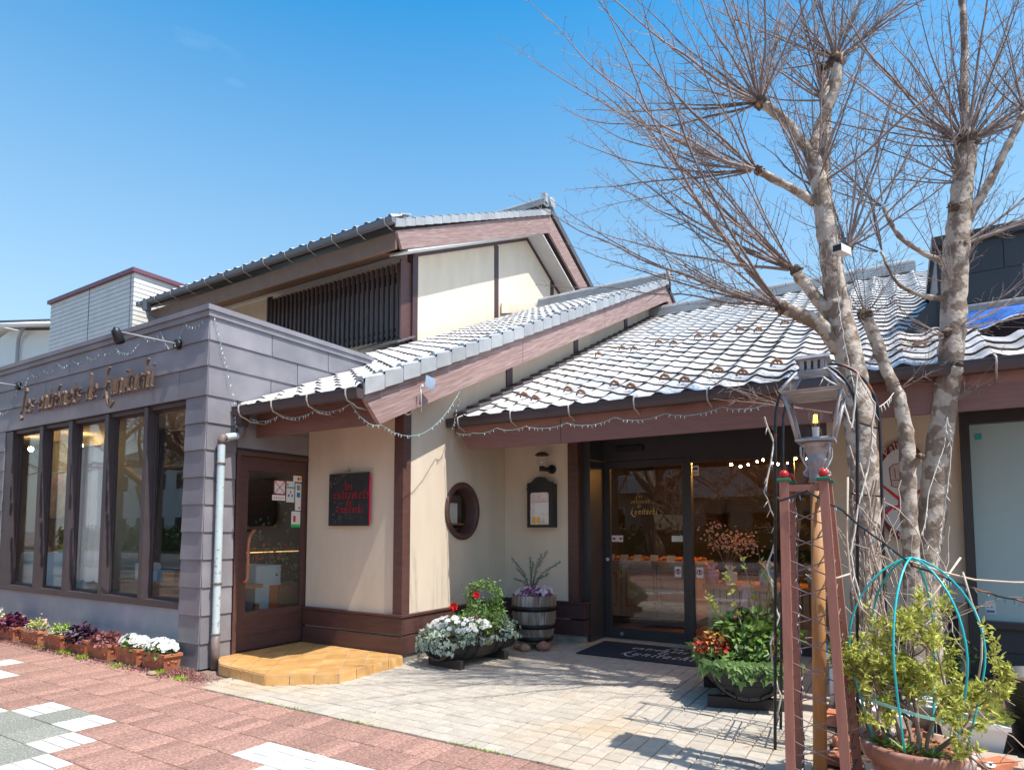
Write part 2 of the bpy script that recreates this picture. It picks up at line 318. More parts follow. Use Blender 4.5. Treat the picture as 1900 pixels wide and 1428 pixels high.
# red pavement: joint bed, a plain sheet where single pavers can no longer be seen, and the pavers
X0, Y0, DX, DY = -4.765, 2.175, .32, .28
g = G(); g.box(-14, 3.0, -4.45, 3.315, -.08, -.012); g.box(-14, -5.28, 3.315, 3.44, -.08, -.0125); pave = struct(g, 'pavement', m_joint)
WHITE = {(-1, 0), (0, -1), (1, -2), (2, -3), (-3, 0), (-4, -1), (-8, 1), (-9, 1), (-10, 2), (-5, -2)}
BIGW = {(4, 1), (5, 1), (6, 1), (5, 0), (6, 0)}
def is_green(i, j):
    return (j <= 0) and (i < -1-j) and (i > -5-(j)) and (i, j) not in WHITE and i+j < -1 and i-(-j) > -99 and not (j == 0 and i < -2)
pmesh = {}
def pm(w, l, mat, key):
    if key not in pmesh:
        g = G(); g.cbox(.003, w-.003, .003, l-.003, -.03, 0, .004); pmesh[key] = g.mesh('paver', mat)
    return pmesh[key]
plist = []
for i in range(-18, 13):
    for j in range(-4, 5):
        bx0, by0 = X0+i*DX, Y0+j*DY; ymax = 3.313 if bx0 > -5.3 else 3.43
        if by0 > ymax-.02: continue
        # inside the photographed wedge (plus a margin)?
        cx, cy = bx0+.16, by0+.14
        if cy < 1.624+(cx+4.361)*.6105-.75 or cy < 1.62-.363*(cx+4.36)-.6 or cx > -.6: continue
        if (i, j) in WHITE:
            for k in range(3): plist.append((bx0, by0+k*DY/3, DX, DY/3, m_white, 'w', 'pale_paver'))
        elif (i, j) in BIGW:
            for k in range(3):
                for q in range(3): plist.append((bx0+q*DX/3, by0+k*DY/3, DX/3, DY/3, m_white, 'q', 'pale_paver'))
        elif is_green(i, j): plist.append((bx0, by0, DX, DY, m_green, 'g', 'speckled_paver'))
        else:
            h = min(DY, ymax-by0)
            for k in range(3): plist.append((bx0+k*DX/3, by0, DX/3, h, m_red, 'r%.3f' % h, 'red_paver'))
plist.sort(key=lambda p: (p[0]+.05)**2+(p[1]+.1)**2)
rest = {}
nred = 0
for (x, y, w, l, mat, key, nm) in plist:
    if nm == 'red_paver': nred += 1
    dz = R.uniform(-.0018, .0012)
    if nm != 'red_paver' or nred <= 300: inst(nm, pm(w, l, mat, key), pave, (x, y, dz), (R.uniform(-.004, .004), R.uniform(-.004, .004), 0))
    else: rest.setdefault(mat.name, (G(), mat))[0].cbox(x+.003, x+w-.003, y+.003, y+l-.003, -.03, dz, .004)
for k, (gg, mat) in rest.items(): kind(gg.build('paver_field', mat, pave), 'stuff')
g = G(); g.box(-14, 3, -4.45, .6, -.012, -.004); g.box(-14, -10.2, .6, 3.43, -.012, -.0045); g.box(-.95, 3, .6, 3.315, -.012, -.0045); g.build('plain_paving', m_red, pave)

# forecourt of beige setts
g = G(); g.box(-5.28, -.42, 3.318, 7.52, -.08, -.011); g.box(-5.9, -5.28, 3.44, 5.0, -.08, -.018); fore = struct(g, 'forecourt', m_joint)
sg = G(); sg.cbox(.0035, .1165, .0035, .1165, -.03, 0, .004); sm_ = sg.mesh('sett', m_beige)
sl_ = [(x, y) for x in [-5.27+.12*i for i in range(41)] for y in [3.32+.12*j for j in range(35)] if not (x > -.55)]
sl_.sort(key=lambda p: (p[0])**2+(p[1])**2)
gs = G()
for n, (x, y) in enumerate(sl_):
    dz = R.uniform(-.0022, .0010)
    if y > 7.40: continue
    if n < 300: inst('sett', sm_, fore, (x, y, dz), (R.uniform(-.008, .008), R.uniform(-.008, .008), 0))
    else: gs.cbox(x+.0035, x+.1165, y+.0035, y+.1165, -.03, dz, .004)
kind(gs.build('sett_field', m_beige, fore), 'stuff')
# drain lid
g = G(); g.lathe([(0.0, .003), (.085, .004), (.088, .002), (.1, .002), (.105, -.01)], 28, (-.83, 3.90, 0)); dl = solo(g, 'drain_cover', m_conc, 'small round grey drain lid set flush in the beige setts', 'drain cover', (-.83, 3.9, 0))

# planting bed on the right with flags and loose bricks
g = G()
for i in range(14):
    for j in range(17):
        x, y = -.42+i*.2, 3.0+j*.27
        def hh(x, y): return -.012+.022*sin(x*5.1+y*3.3)*cos(y*4.7-x)
        g.face([(x, y, hh(x, y)), (x+.2, y, hh(x+.2, y)), (x+.2, y+.27, hh(x+.2, y+.27)), (x, y+.27, hh(x, y+.27))], True)
bed = struct(g, 'planting_bed', m_soil)
m_flag = M('sandstone_flag', (.46, .37, .29), .9, vary=.15, scale=8, bump=.4, bscale=80, objvar=.15)
rr = random.Random(5)
for i in range(6):
    for j in range(9):
        if rr.random() < .18 or (j in (6, 7) and i in (0, 1, 2)): continue
        x, y = -.40+i*.40+rr.uniform(-.03, .03)+(.15 if j % 2 else 0), 3.05+j*.30
        w, l = .36+rr.uniform(-.05, .03), .26+rr.uniform(-.05, .03)
        g = G(); pts = [(x+rr.uniform(0, .04), y+rr.uniform(0, .04)), (x+w-rr.uniform(0, .04), y+rr.uniform(0, .04)), (x+w-rr.uniform(0, .04), y+l), (x+rr.uniform(0, .05), y+l-rr.uniform(0, .03))]
        g.slab([(p[0], p[1], -.03) for p in pts], (0, 0, .045+rr.uniform(0, .01))); g.build('flagstone', m_flag, bed)
bkm = G(); bkm.cbox(-.1, .1, -.05, .05, 0, .055, .004); bkme = bkm.mesh('brick', m_terra)
for (x, y, a) in [(-.42, 5.0, .1), (-.22, 4.98, -.1), (.0, 4.95, .2), (.22, 4.93, 0), (.42, 4.55, .9), (.34, 4.28, .7), (.46, 4.12, .3), (-.44, 5.2, 1.5), (-.45, 5.45, 1.6), (.70, 4.75, .4), (-.30, 4.55, .3), (-.34, 4.25, 1.4)]:
    inst('brick', bkme, bed, (x, y, -.004), (0, 0, a))
# strip of soil along the annex
g = G(); g.box(-14, -5.82, 3.44, 3.80, -.08, .004); struct(g, 'soil_strip', m_soil)

# ================================================================ ANNEX (dark metal-clad shop)
YA = 3.714; XS = -5.80
annex = thing('shop_annex', 'low flat-roofed shop annex clad in gunmetal panels with five tall windows', 'building', (-8, 3.7, 0))
g = G()
g.box(-14, XS-.014, YA+.014, YA+.20, 2.672, 3.50)                    # lintel band
g.box(-6.155, XS-.014, YA+.014, YA+.20, 0, 2.671); g.box(XS-.20, XS-.014, YA+.201, 4.055, 0, 2.671)
g.box(-14, -10.345, YA+.014, YA+.20, 0, 2.671)
g.box(XS-.20, XS-.0145, YA+.201, 5.95, 2.671, 3.50); g.box(XS-.20, XS-.0145, 4.0555, 5.95, 2.16, 2.670); g.box(XS-.20, XS-.0145, 5.045, 5.95, 0, 2.159)
g.box(-14, XS-.2, 5.85, 5.95, 2.672, 3.50)
g.build('wall_core', m_seam, annex)
bx('roof', m_seam, annex, -14, XS-.201, YA+.201, 5.849, 3.30, 3.36)
bx('base_wall', m_base, annex, -10.344, -6.156, YA+.02, YA+.17, 0, .548)
def panel(axis, a0, a1, z0, z1, face):
    """one lapped sheet: its lower edge stands proud of the one below"""
    g = G(); e = .004
    if axis == 'x':
        g.hexa([(a0+e, face-.010, z0+.004), (a1-e, face-.010, z0+.004), (a1-e, face+.012, z0+.004), (a0+e, face+.012, z0+.004),
                (a0+e, face, z1), (a1-e, face, z1), (a1-e, face+.012, z1), (a0+e, face+.012, z1)])
        g.box(a0+e, a1-e, face-.013, face-.008, z0+.001, z0+.010)
    else:
        g.hexa([(face-.012, a0+e, z0+.004), (face+.010, a0+e, z0+.004), (face+.010, a1-e, z0+.004), (face-.012, a1-e, z0+.004),
                (face-.012, a0+e, z1), (face, a0+e, z1), (face, a1-e, z1), (face-.012, a1-e, z1)])
        g.box(face+.008, face+.013, a0+e, a1-e, z0+.001, z0+.010)
    return g.build('panel', m_metal, annex)
courses = [(2.672, 2.972), (2.972, 3.232), (3.232, 3.468)]
for ci, (z0, z1) in enumerate(courses):
    xs = [-5.80, -6.28-.62*(ci % 2)]
    while xs[-1] > -13.5: xs.append(xs[-1]-2.35)
    for a, b in zip(xs[1:], xs[:-1]): panel('x', a, b, z0, z1, YA)
    ys = [3.714, 4.45+.35*(ci % 2), 5.25+.35*(ci % 2), 5.95]
    for a, b in zip(ys[:-1], ys[1:]): panel('y', a, b, z0, z1, XS)
zc = [2.672-.2702*k for k in range(11)]; zc[-1] = 0.0; zc = zc[:11]
for k in range(10):
    z1, z0 = zc[k], max(zc[k+1], 0.0)
    if z1-z0 < .03: continue
    panel('x', -6.155, XS, z0, z1, YA); panel('y', YA, 4.050, z0, z1, XS)
    panel('x', -10.95, -10.345, z0, z1, YA); panel('x', -12.3, -10.95, z0, z1, YA)
    if z1 > 2.3: panel('y', 4.055, 5.045, max(z0, 2.19), z1, XS)
    if z0 > .3: panel('y', 5.05, 5.60, z0, z1, XS)
g = G(); g.box(-14, XS+.022, YA-.022, YA+.21, 3.470, 3.528); g.box(XS-.21, XS+.022, YA+.211, 5.97, 3.470, 3.528); g.build('coping_band', m_metal, annex)
g = G(); g.box(-14, XS+.040, YA-.040, YA+.23, 3.530, 3.582); g.box(XS-.23, XS+.040, YA+.231, 5.99, 3.530, 3.582); g.build('coping', m_metal, annex)
# windows
bays = [(-10.345, -10.12, -9.36), (0, -9.27, -8.60), (0, -8.51, -7.75), (0, -7.67, -6.93), (0, -6.86, -6.155)]
mull = [(-10.344, -10.13), (-9.36, -9.27), (-8.60, -8.51), (-7.75, -7.67), (-6.93, -6.86)]
for a, b in mull:
    bx('mullion', m_metald, annex, a, b, YA+.004, YA+.118, .62, 2.66)
g = G(); g.box(-10.34, -6.157, YA+.002, YA+.18, .550, .618); g.build('window_sill', m_metald, annex)
g = G(); g.box(-10.34, -6.157, YA+.03, YA+.18, 2.625, 2.670); g.build('window_head', m_metald, annex)
for (_, a, b) in bays:
    g = G(); y0, y1 = YA+.085, YA+.117
    for (p, q, r_, s_) in ((a, a+.016, .62, 2.625), (b-.016, b, .62, 2.625), (a+.016, b-.016, .62, .645), (a+.016, b-.016, 2.605, 2.625)): g.box(p, q, y0, y1, r_, s_)
    w = g.build('window', m_metald, annex)
    g = G(); g.box(a+.016, b-.016, YA+.100, YA+.106, .645, 2.605); g.build('pane', m_glass, w)
# side door
dw = G()
for d in ((4.056, 4.100, .09, 2.16), (5.010, 5.045, .09, 2.16)): dw.box(XS-.10, XS+.018, *d[:2], *d[2:])
dw.box(XS-.10, XS+.018, 4.1005, 5.0095, 2.115, 2.16); dw.build('door_frame', m_board, annex)
g = G(); xf = XS-.012
g.box(xf-.045, xf, 4.104, 4.215, .10, 2.11); g.box(xf-.045, xf, 4.925, 5.006, .10, 2.11); g.box(xf-.045, xf, 4.2151, 4.9249, 1.97, 2.11)
g.box(xf-.045, xf, 4.2151, 4.9249, .42, .495); g.box(xf-.045, xf, 4.2151, 4.9249, .10, .25); g.box(xf-.040, xf-.012, 4.2151, 4.9249, .2501, .4199)
door = g.build('door', m_board, annex)
g = G(); g.box(xf-.026, xf-.020, 4.2151, 4.9249, .4955, 1.9695); g.build('glass', m_glass2, door)
g = G(); pts = [(xf, 4.28, 1.335), (xf+.05, 4.275, 1.335), (xf+.065, 4.24, 1.325), (xf+.07, 4.20, 1.27), (xf+.07, 4.185, 1.20), (xf+.07, 4.185, .87), (xf+.06, 4.183, .83), (xf+.03, 4.18, .81), (xf, 4.18, .81)]
g.tube(pts, .014, 8); g.build('handle', m_terra, door)
for z in (.42, 1.05, 1.82): bx('hinge', m_brass, door, xf, xf+.008, 5.0, 5.012, z-.05, z+.05)
# stickers on the door glass (flat prints)
def sticker(par, y0, y1, z0, z1, mat, dx=0.0, nm='sticker'): return bx(nm, mat, par, xf-.0195, xf-.0185+dx, y0, y1, z0, z1)
m_skp = M('pinkish_print', (.70, .42, .42), .6); m_skb = M('blue_print', (.05, .22, .52), .6); m_skr = M('red_print', (.62, .04, .04), .6); m_skg = M('green_print', (.02, .50, .12), .6); m_skt = M('teal_print', (.05, .42, .42), .6); m_sko = M('amber_print', (.85, .40, .03), .6); m_skk = M('dark_print', (.08, .08, .16), .6)
a = sticker(door, 4.55, 4.70, 1.735, 1.885, m_whitep)
g = G()
for (p, q) in (((4.555, 1.74), (4.695, 1.88)), ((4.555, 1.88), (4.695, 1.74))): g.tube([(xf-.0180, p[0], p[1]), (xf-.0180, q[0], q[1])], .004, 4)
for (y0, y1, z0, z1) in ((4.55, 4.70, 1.879, 1.886), (4.55, 4.70, 1.735, 1.742), (4.55, 4.557, 1.735, 1.885), (4.693, 4.70, 1.735, 1.885)): g.box(xf-.0183, xf-.0176, y0, y1, z0, z1)
g.build('sticker_print', m_skr, door)
sticker(door, 4.53, 4.70, 1.665, 1.725, m_whitep)
g = G(); [g.box(xf-.0183, xf-.0176, 4.545+.03*k, 4.563+.03*k, 1.68, 1.705) for k in range(5)]; g.build('sticker_print', m_skp, door)
sticker(door, 4.715, 4.825, 1.65, 1.885, m_whitep)
g = G(); g.box(xf-.0183, xf-.0176, 4.716, 4.824, 1.805, 1.825); g.build('sticker_print', m_skt, door)
g = G(); g.box(xf-.0183, xf-.0176, 4.735, 4.760, 1.71, 1.74); g.box(xf-.0183, xf-.0176, 4.785, 4.805, 1.71, 1.74); g.build('sticker_print', m_skb, door)
g = G(); g.box(xf-.0183, xf-.0176, 4.722, 4.742, 1.84, 1.86); g.box(xf-.0183, xf-.0176, 4.765, 4.780, 1.75, 1.78); g.build('sticker_print', m_skr, door)
sticker(door, 4.838, 4.92, 1.56, 1.868, m_whitep)
g = G(); g.box(xf-.0183, xf-.0176, 4.858, 4.872, 1.79, 1.85); g.box(xf-.0183, xf-.0176, 4.858, 4.905, 1.71, 1.765); g.build('sticker_print', m_skb, door)
g = G(); g.box(xf-.0183, xf-.0176, 4.875, 4.889, 1.79, 1.85); g.box(xf-.0183, xf-.0176, 4.885, 4.91, 1.58, 1.60); g.build('sticker_print', m_skr, door)
g = G(); g.box(xf-.0183, xf-.0176, 4.892, 4.906, 1.79, 1.85); g.build('sticker_print', m_skg, door)
sticker(door, 4.805, 4.923, 1.885, 1.955, m_whitep)
g = G()
g.lathe([(0, 0), (.018, 0)], 14, (0, 0, 0)); g.v = [(xf-.0178, 4.878+p[0], 1.92+p[1]) for p in g.v]; g.build('card_circle', m_skr, door)
g = G()
g.lathe([(0, 0), (.018, 0)], 14, (0, 0, 0)); g.v = [(xf-.0174, 4.900+p[0], 1.92+p[1]) for p in g.v]; g.build('card_circle', m_sko, door)
sticker(door, 4.79, 4.915, 1.37, 1.55, m_whitep); g = G(); g.box(xf-.0183, xf-.0176, 4.79, 4.915, 1.37, 1.405); g.build('sticker_print', m_skg, door)
g = G(); g.box(xf-.0183, xf-.0176, 4.815, 4.85, 1.43, 1.50); g.build('sticker_print', m_skr, door)
# downpipe with hopper
dp = thing('downpipe', 'pale blue-grey downpipe running down the annex corner beside the side door', 'downpipe', (-5.72, 3.83, 0))
g = G(); g.tube([(-5.725, 3.835, .30), (-5.725, 3.835, 2.20)], .036, 12, cap=False); g.tube([(-5.725, 3.86, 2.262), (-5.735, 4.02, 2.30)], .036, 12, cap=False); g.build('pipe', m_pipe, dp)
g = G(); g.tube([(-5.725, 3.835, 2.19), (-5.725, 3.836, 2.235), (-5.725, 3.85, 2.258), (-5.725, 3.875, 2.265)], .039, 12); g.build('pipe_joint', m_piped, dp); g = G(); g.tube([(-5.735, 4.01, 2.298), (-5.738, 4.05, 2.31), (-5.74, 4.065, 2.34), (-5.74, 4.07, 2.42)], .039, 12); g.build('pipe_joint', m_piped, dp); g = G(); g.tube([(-5.725, 3.835, .0), (-5.725, 3.835, .30)], .040, 12)
g.build('pipe_joint', m_piped, dp)
for z in (.33, .82, 2.0): 
    g = G(); g.tube([(-5.725, 3.835, z-.01), (-5.725, 3.835, z+.01)], .044, 12); g.box(-5.79, -5.74, 3.825, 3.845, z-.01, z+.01); g.build('pipe_clip', m_piped, dp)
g = G(); g.hexa([(-5.78, 4.03, 2.40), (-5.70, 4.03, 2.40), (-5.70, 4.11, 2.40), (-5.78, 4.11, 2.40), (-5.79, 3.99, 2.56), (-5.67, 3.99, 2.56), (-5.67, 4.12, 2.56), (-5.79, 4.12, 2.56)]); g.box(-5.795, -5.66, 3.98, 4.13, 2.5605, 2.59); g.build('hopper', m_gutter, dp)

# ---------------------------------------------------------------- stroke lettering
def shear(pts, k=.24): return [(u+v*k, v) for u, v in pts]
GL = {
 'L': (.95, [[(.98,1.72),(.82,1.95),(.58,1.75),(.50,1.2),(.34,.25),(.12,.0),(.42,-.42),(.66,-.38)]]),
 'e': (.75, [[(.12,.50),(.6,.72),(.48,1.0),(.2,.85),(.1,.4),(.28,.03),(.6,.18)]]),
 's': (.65, [[(.6,.92),(.32,1.0),(.14,.76),(.48,.42),(.42,.08),(.08,.02)]]),
 'n': (.85, [[(.0,.88),(.14,1.0),(.14,.02)],[(.14,.78),(.45,1.0),(.56,.85),(.56,.12),(.7,.02)]]),
 't': (.6, [[(.28,1.4),(.2,.2),(.32,.0),(.5,.1)],[(.0,1.0),(.48,1.0)]]),
 'r': (.62, [[(.0,.88),(.14,1.0),(.14,.02)],[(.14,.75),(.38,1.0),(.55,.92)]]),
 'E': (.75, [[(.12,.50),(.6,.72),(.48,1.0),(.2,.85),(.1,.4),(.28,.03),(.6,.18)],[(.25,1.25),(.55,1.6)]]),
 'm': (1.2, [[(.0,.88),(.14,1.0),(.14,.02)],[(.14,.78),(.42,1.0),(.52,.85),(.52,.04)],[(.52,.78),(.8,1.0),(.92,.85),(.92,.12),(1.05,.02)]]),
 'd': (.85, [[(.55,.9),(.25,.98),(.08,.5),(.22,.02),(.55,.2)],[(.30,1.85),(.52,1.7),(.58,.1),(.72,.02)]]),
 'k': (.95, [[(.30,1.95),(.14,1.75),(.14,.02)],[(.6,1.0),(.16,.5),(.62,.0)]]),
 'K': (1.0, [[(.50,2.0),(.28,1.7),(.16,.02)],[(.65,1.0),(.22,.55),(.55,.0),(1.1,-.62),(1.6,-.78),(1.95,-.45)]]),
 'u': (.85, [[(.0,.9),(.12,1.0),(.12,.15),(.3,.0),(.56,.25)],[(.56,1.0),(.56,.1),(.72,.02)]]),
 'i': (.42, [[(.0,.88),(.15,1.0),(.15,.1),(.3,.02)],[(.2,1.38),(.26,1.48)]]),
 'a': (.8, [[(.52,.95),(.22,.98),(.08,.45),(.22,.02),(.52,.3)],[(.55,1.0),(.52,.1),(.7,.02)]]),
 'c': (.68, [[(.58,.88),(.32,1.0),(.1,.6),(.2,.06),(.56,.12)]]),
 'h': (.85, [[(.32,1.9),(.14,1.75),(.14,.02)],[(.14,.78),(.45,1.0),(.56,.85),(.56,.12),(.7,.02)]]),
 'l': (.42, [[(.14,1.9),(.14,.1),(.3,.02)]]),
 'P': (.95, [[(.2,1.7),(.2,.0)],[(.0,1.6),(.6,1.75),(.8,1.35),(.6,.95),(.25,.9)]]),
 'T': (1.0, [[(.5,1.65),(.45,.0)],[(.05,1.65),(.95,1.65)]]),
 'A': (.9, [[(.05,0),(.45,1),(.85,0)],[(.2,.4),(.7,.4)]]), 'I': (.4, [[(.2,1),(.2,0)]]), 'S': (.8, [[(.7,.92),(.35,1),(.15,.75),(.6,.35),(.5,.05),(.1,.05)]]),
 'R': (.85, [[(.15,0),(.15,1),(.6,.95),(.6,.6),(.2,.5),(.7,0)]]), 'Q': (.85, [[(.15,0),(.15,1),(.65,.9),(.6,.5),(.2,.45)]]),'M': (.85, [[(.7,1),(.15,1),(.15,0),(.7,0)],[(.15,.5),(.6,.5)]]), 'Z': (.8, [[(.05,1),(.75,1)],[(.4,1),(.4,0)]]),
 ' ': (.85, []),
}
def glyph(g, ch, u0, size, fmap, th=.012, nib=.13, ang=.75, slant=.24):
    w, st = GL[ch]; nx, ny = cos(ang)*nib*.5, sin(ang)*nib*.5; n2x, n2y = -sin(ang)*nib*.12, cos(ang)*nib*.12
    for s in st:
        s = shear(s, slant)
        for (a, b) in zip(s[:-1], s[1:]):
            for e in (0,):
                d = Vector((b[0]-a[0], b[1]-a[1])); 
                if d.length < 1e-6: continue
                d.normalize(); a2 = (a[0]-d.x*.03, a[1]-d.y*.03); b2 = (b[0]+d.x*.03, b[1]+d.y*.03)
                cr = nx*d.y-ny*d.x                       # keep a minimum width
                px, py = nx, ny
                if abs(cr) < nib*.22: px, py = -d.y*nib*.22, d.x*nib*.22
                q = [(a2[0]-px, a2[1]-py), (b2[0]-px, b2[1]-py), (b2[0]+px, b2[1]+py), (a2[0]+px, a2[1]+py)]
                q3 = [fmap(u0+u*size, v*size) for u, v in q]; n3 = fmap(0, 0, True)
                g.slab(q3, Vector(n3)*th)
    return w*size
LS = 1.28
def textwidth(txt, size): return sum(GL[c][0]*size*LS for c in txt)
def lettering(parent, name, txt, size, fmap, mat, th=.012, nib=.15, each=True, stretch=1.0, slant=.24):
    u = 0; gg = G()
    for ch in txt:
        if ch == ' ': u += GL[' '][0]*size*LS; continue
        g1 = G() if each else gg; w = glyph(g1, ch, u, size, fmap, th, nib, slant=slant); u += w*LS
        if each: g1.build(name, mat, parent)
    if not each: gg.build(name, mat, parent)
# sign: "Les entremets de kunitachi" along the lintel
x_start, x_end = -9.78, -6.66
txt = 'Les entrEmets de Kunitachi'; sz = (x_end-x_start)/textwidth(txt, 1.0)
sign = thing('shop_sign', 'raised bronze script reading Les entremets de kunitachi above the tall windows', 'sign', (x_start, YA-.05, 2.85))
def fm_sign(u, v, n=False):
    if n: return (0, -1, 0)
    return (x_start+u, YA-.045, 2.845+v*1.34)
lettering(sign, 'letter', txt, sz, fm_sign, m_letter, th=.026, nib=.19)
# gooseneck lamps
def wall_spot(x, lab):
    t = thing('wall_spotlight', lab, 'wall lamp', (x, YA-.01, 3.255), 'dark spotlights on long arms above the shop sign')
    g = G(); g.tube([(x, YA-.012, 3.255), (x, YA-.05, 3.255)], [.055, .045], 16); g.build('wall_plate', m_black, t)
    g = G(); g.tube([(x, YA-.05, 3.255), (x-.20, YA-.52, 3.29)], .009, 8); g.build('arm', m_grey, t)
    g = G(); g.tube([(x-.20, YA-.53, 3.33), (x-.21, YA-.525, 3.29), (x-.225, YA-.49, 3.22), (x-.235, YA-.47, 3.195)], [.02, .045, .05, .048], 14); g.build('lamp_head', m_black, t)
wall_spot(-6.30, 'dark spotlight on a long arm at the right end of the shop sign'); wall_spot(-9.98, 'dark spotlight at the left end of the shop sign, by the photo edge')

# annex interior
inn = thing('annex_interior', 'dim shop interior seen through the tall annex windows', 'interior', (-9, 6, 0))
bx('floor', m_floor, inn, -14, -6.01, 3.92, 9.0, .02, .09)
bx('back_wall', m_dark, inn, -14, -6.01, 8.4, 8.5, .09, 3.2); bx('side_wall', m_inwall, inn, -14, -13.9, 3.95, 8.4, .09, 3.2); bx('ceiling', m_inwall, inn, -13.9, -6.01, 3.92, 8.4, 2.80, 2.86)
bx('partition', M('sage_wall', (.36, .38, .31), .9), inn, -12.6, -9.1, 5.0, 5.1, .09, 2.8)
pic = thing('picture', 'poster of pink flowers over a soft blue face-like blur in second window', 'picture', (-11.8, 4.98, 1.9))
m_pic = M('poster_print', (.40, .46, .62), .5, col2=(.80, .82, .86), c2scale=3.5, c2lo=.42, c2hi=.6, vary=.2)
bx('print', m_pic, pic, -12.08, -11.45, 4.975, 4.995, 1.53, 2.30)
g = G()
for k in range(240):
    a, r_ = R.uniform(0, 6.28), sqrt(R.random())*.21; x, z = -11.72+r_*cos(a), 2.06+r_*sin(a)*.9; s = R.uniform(.012, .026)
    g.face([(x-s, 4.972-R.random()*.003, z), (x, 4.972, z-s), (x+s, 4.971, z), (x, 4.972, z+s)])
g.build('flower_print', m_petall, pic)
tb = thing('display_table', 'round-cornered table under a pale blue cloth in the leftmost windows', 'table', (-10.4, 4.45, .09))
g = G(); n = 60; prof = []
b = len(g.v)
for zz, rad in ((1.02, .0), (1.02, .46), (1.0, .50), (.7, .54), (.4, .58), (.16, .64), (.13, .66)):
    for k in range(n):
        a = 2*pi*k/n; rr_ = rad*(1+(.06*sin(9*a)+.03*sin(17*a+1))*(1.05-zz if zz < 1 else 0)); g.v.append((-10.35+rr_*cos(a)*1.25, 4.45+rr_*sin(a)*.85, zz))
for i in range(6):
    for k in range(n): g.f.append((b+i*n+k, b+i*n+(k+1) % n, b+(i+1)*n+(k+1) % n, b+(i+1)*n+k)); g.sm.append(True)
g.build('cloth', m_cloth, tb)
for k in range(8):
    a = k*.785+.3; rr_ = (.36, .2)[k % 2]; m_ = [m_gift, m_giftp, m_paper, m_yel][k % 4]
    g = G(); s = R.uniform(.03, .055); x, y = -10.35+rr_*cos(a)*1.2, 4.45+rr_*sin(a)*.8
    g.lathe([(.001, 0), (s, 0), (s*1.1, s*1.2), (s*.3, s*2), (s*.7, s*2.7)], 9, (x, y, 1.02)); solo(g, 'gift_bag', m_, ('light blue', 'rosy pink', 'cream white', 'yellow-green')[k % 4]+' wrapped gift bag '+('at the rim' if k % 2 == 0 else 'near the middle')+' of the blue-clothed table, '+('far' if k < 4 else 'near')+' side', 'gift bag', (x, y, 1.02), 'gift bags on the blue-clothed table')
ct = thing('curtain', 'white linen curtain hanging from a rail in the middle annex window', 'curtain', (-8.4, 4.08, 2.3))
g = G(); n = 60; top, bot = 2.38, .72
for i in range(n):
    for j in range(8):
        def cp(i, j): u = i/n; z = top+(bot-top)*j/8; return (-8.86+u*.84+(.03*sin(u*9)*(j/8)), 3.93+.026*sin(u*46+.4*sin(j))*(.5+.5*j/8)+.02*sin(u*13), z+.012*sin(u*20)*(j == 8))
        g.face([cp(i, j), cp(i, j+1), cp(i+1, j+1), cp(i+1, j)], True)
g.build('cloth', m_curtain, ct); g = G(); g.tube([(-9.05, 3.93, 2.36), (-8.05, 3.93, 2.36)], .008, 8); g.build('rail', m_grey, ct)
# low wooden display bench in the right windows
bt = thing('display_bench', 'low wooden bench with arched apron carrying boxes in the right annex windows', 'bench', (-7.0, 4.35, .09))
bx('top', m_oak, bt, -8.1, -6.1, 4.1, 4.65, .70, .74); bx('apron', m_oak, bt, -8.08, -6.12, 4.12, 4.15, .52, .699)
for x in (-8.05, -6.18):
    for y in (4.13, 4.58): bx('leg', m_oak, bt, x, x+.05, y, y+.05, .09, .519)
for k, (x, w, h, m_) in enumerate([(-6.42, .16, .50, m_cloth), (-6.62, .12, .26, m_paper), (-6.95, .2, .1, m_giftp), (-7.3, .22, .12, m_cake), (-7.62, .2, .12, m_gift), (-7.9, .16, .2, m_paper)]):
    g = G(); g.cbox(x, x+w, 4.2, 4.42, .74, .74+h, .008); solo(g, 'gift_box', m_, ['tall pale blue card stand at the right end of the bench', 'white upright leaflet box on the bench', 'flat pink box on the bench', 'orange pastry tray on the bench', 'flat blue box on the bench', 'white carton at the left end of the bench'][k], 'box', (x, 4.3, .74))
g = G()
for k in range(420):
    x, y, z = R.uniform(-8.3, -6.2), R.uniform(4.9, 5.5), R.uniform(.1, 1.0)*R.random()+.7; s = .03
    a = R.uniform(0, 6); g.face([(x, y, z), (x+s*cos(a), y+s*sin(a), z+s*.4), (x, y, z+s*1.4), (x-s*cos(a)*.6, y, z+s*.6)])
solo(g, 'indoor_plant', m_leaf, 'leafy green plant display behind the right annex windows', 'plant', (-7.2, 5.2, .1))
bx('shelf', m_oak, inn, -8.6, -6.2, 4.95, 5.5, .09, .68)
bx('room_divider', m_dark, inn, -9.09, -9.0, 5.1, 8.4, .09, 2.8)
g = G()
for k in range(140):
    x, y, z = R.uniform(-8.2, -6.6), R.uniform(4.9, 5.4), R.uniform(.72, 1.15); s = .035; a = R.uniform(0, 6); g.face([(x, y, z), (x+s*cos(a), y+s*sin(a), z+s*.4), (x, y, z+s*1.2), (x-s*cos(a)*.6, y, z+s*.6)])
solo(g, 'red_flowers', m_petalr, 'vivid red flowers among the greenery behind the right annex windows', 'flowers', (-7.4, 5.2, .7))['kind'] = 'stuff'
bulbs = G()
m_pend = M('pendant_glow', (1.0, .62, .30), .4, emit=70)
for (x, y, z) in ((-7.4, 7.4, 2.5), (-10.6, 4.75, 2.62), (-11.6, 4.5, 2.6)):
    bulbs = G(); bulbs.ball((x, y, z), .035, 10, 8); bulbs.build('pendant_bulb', m_pend, inn)
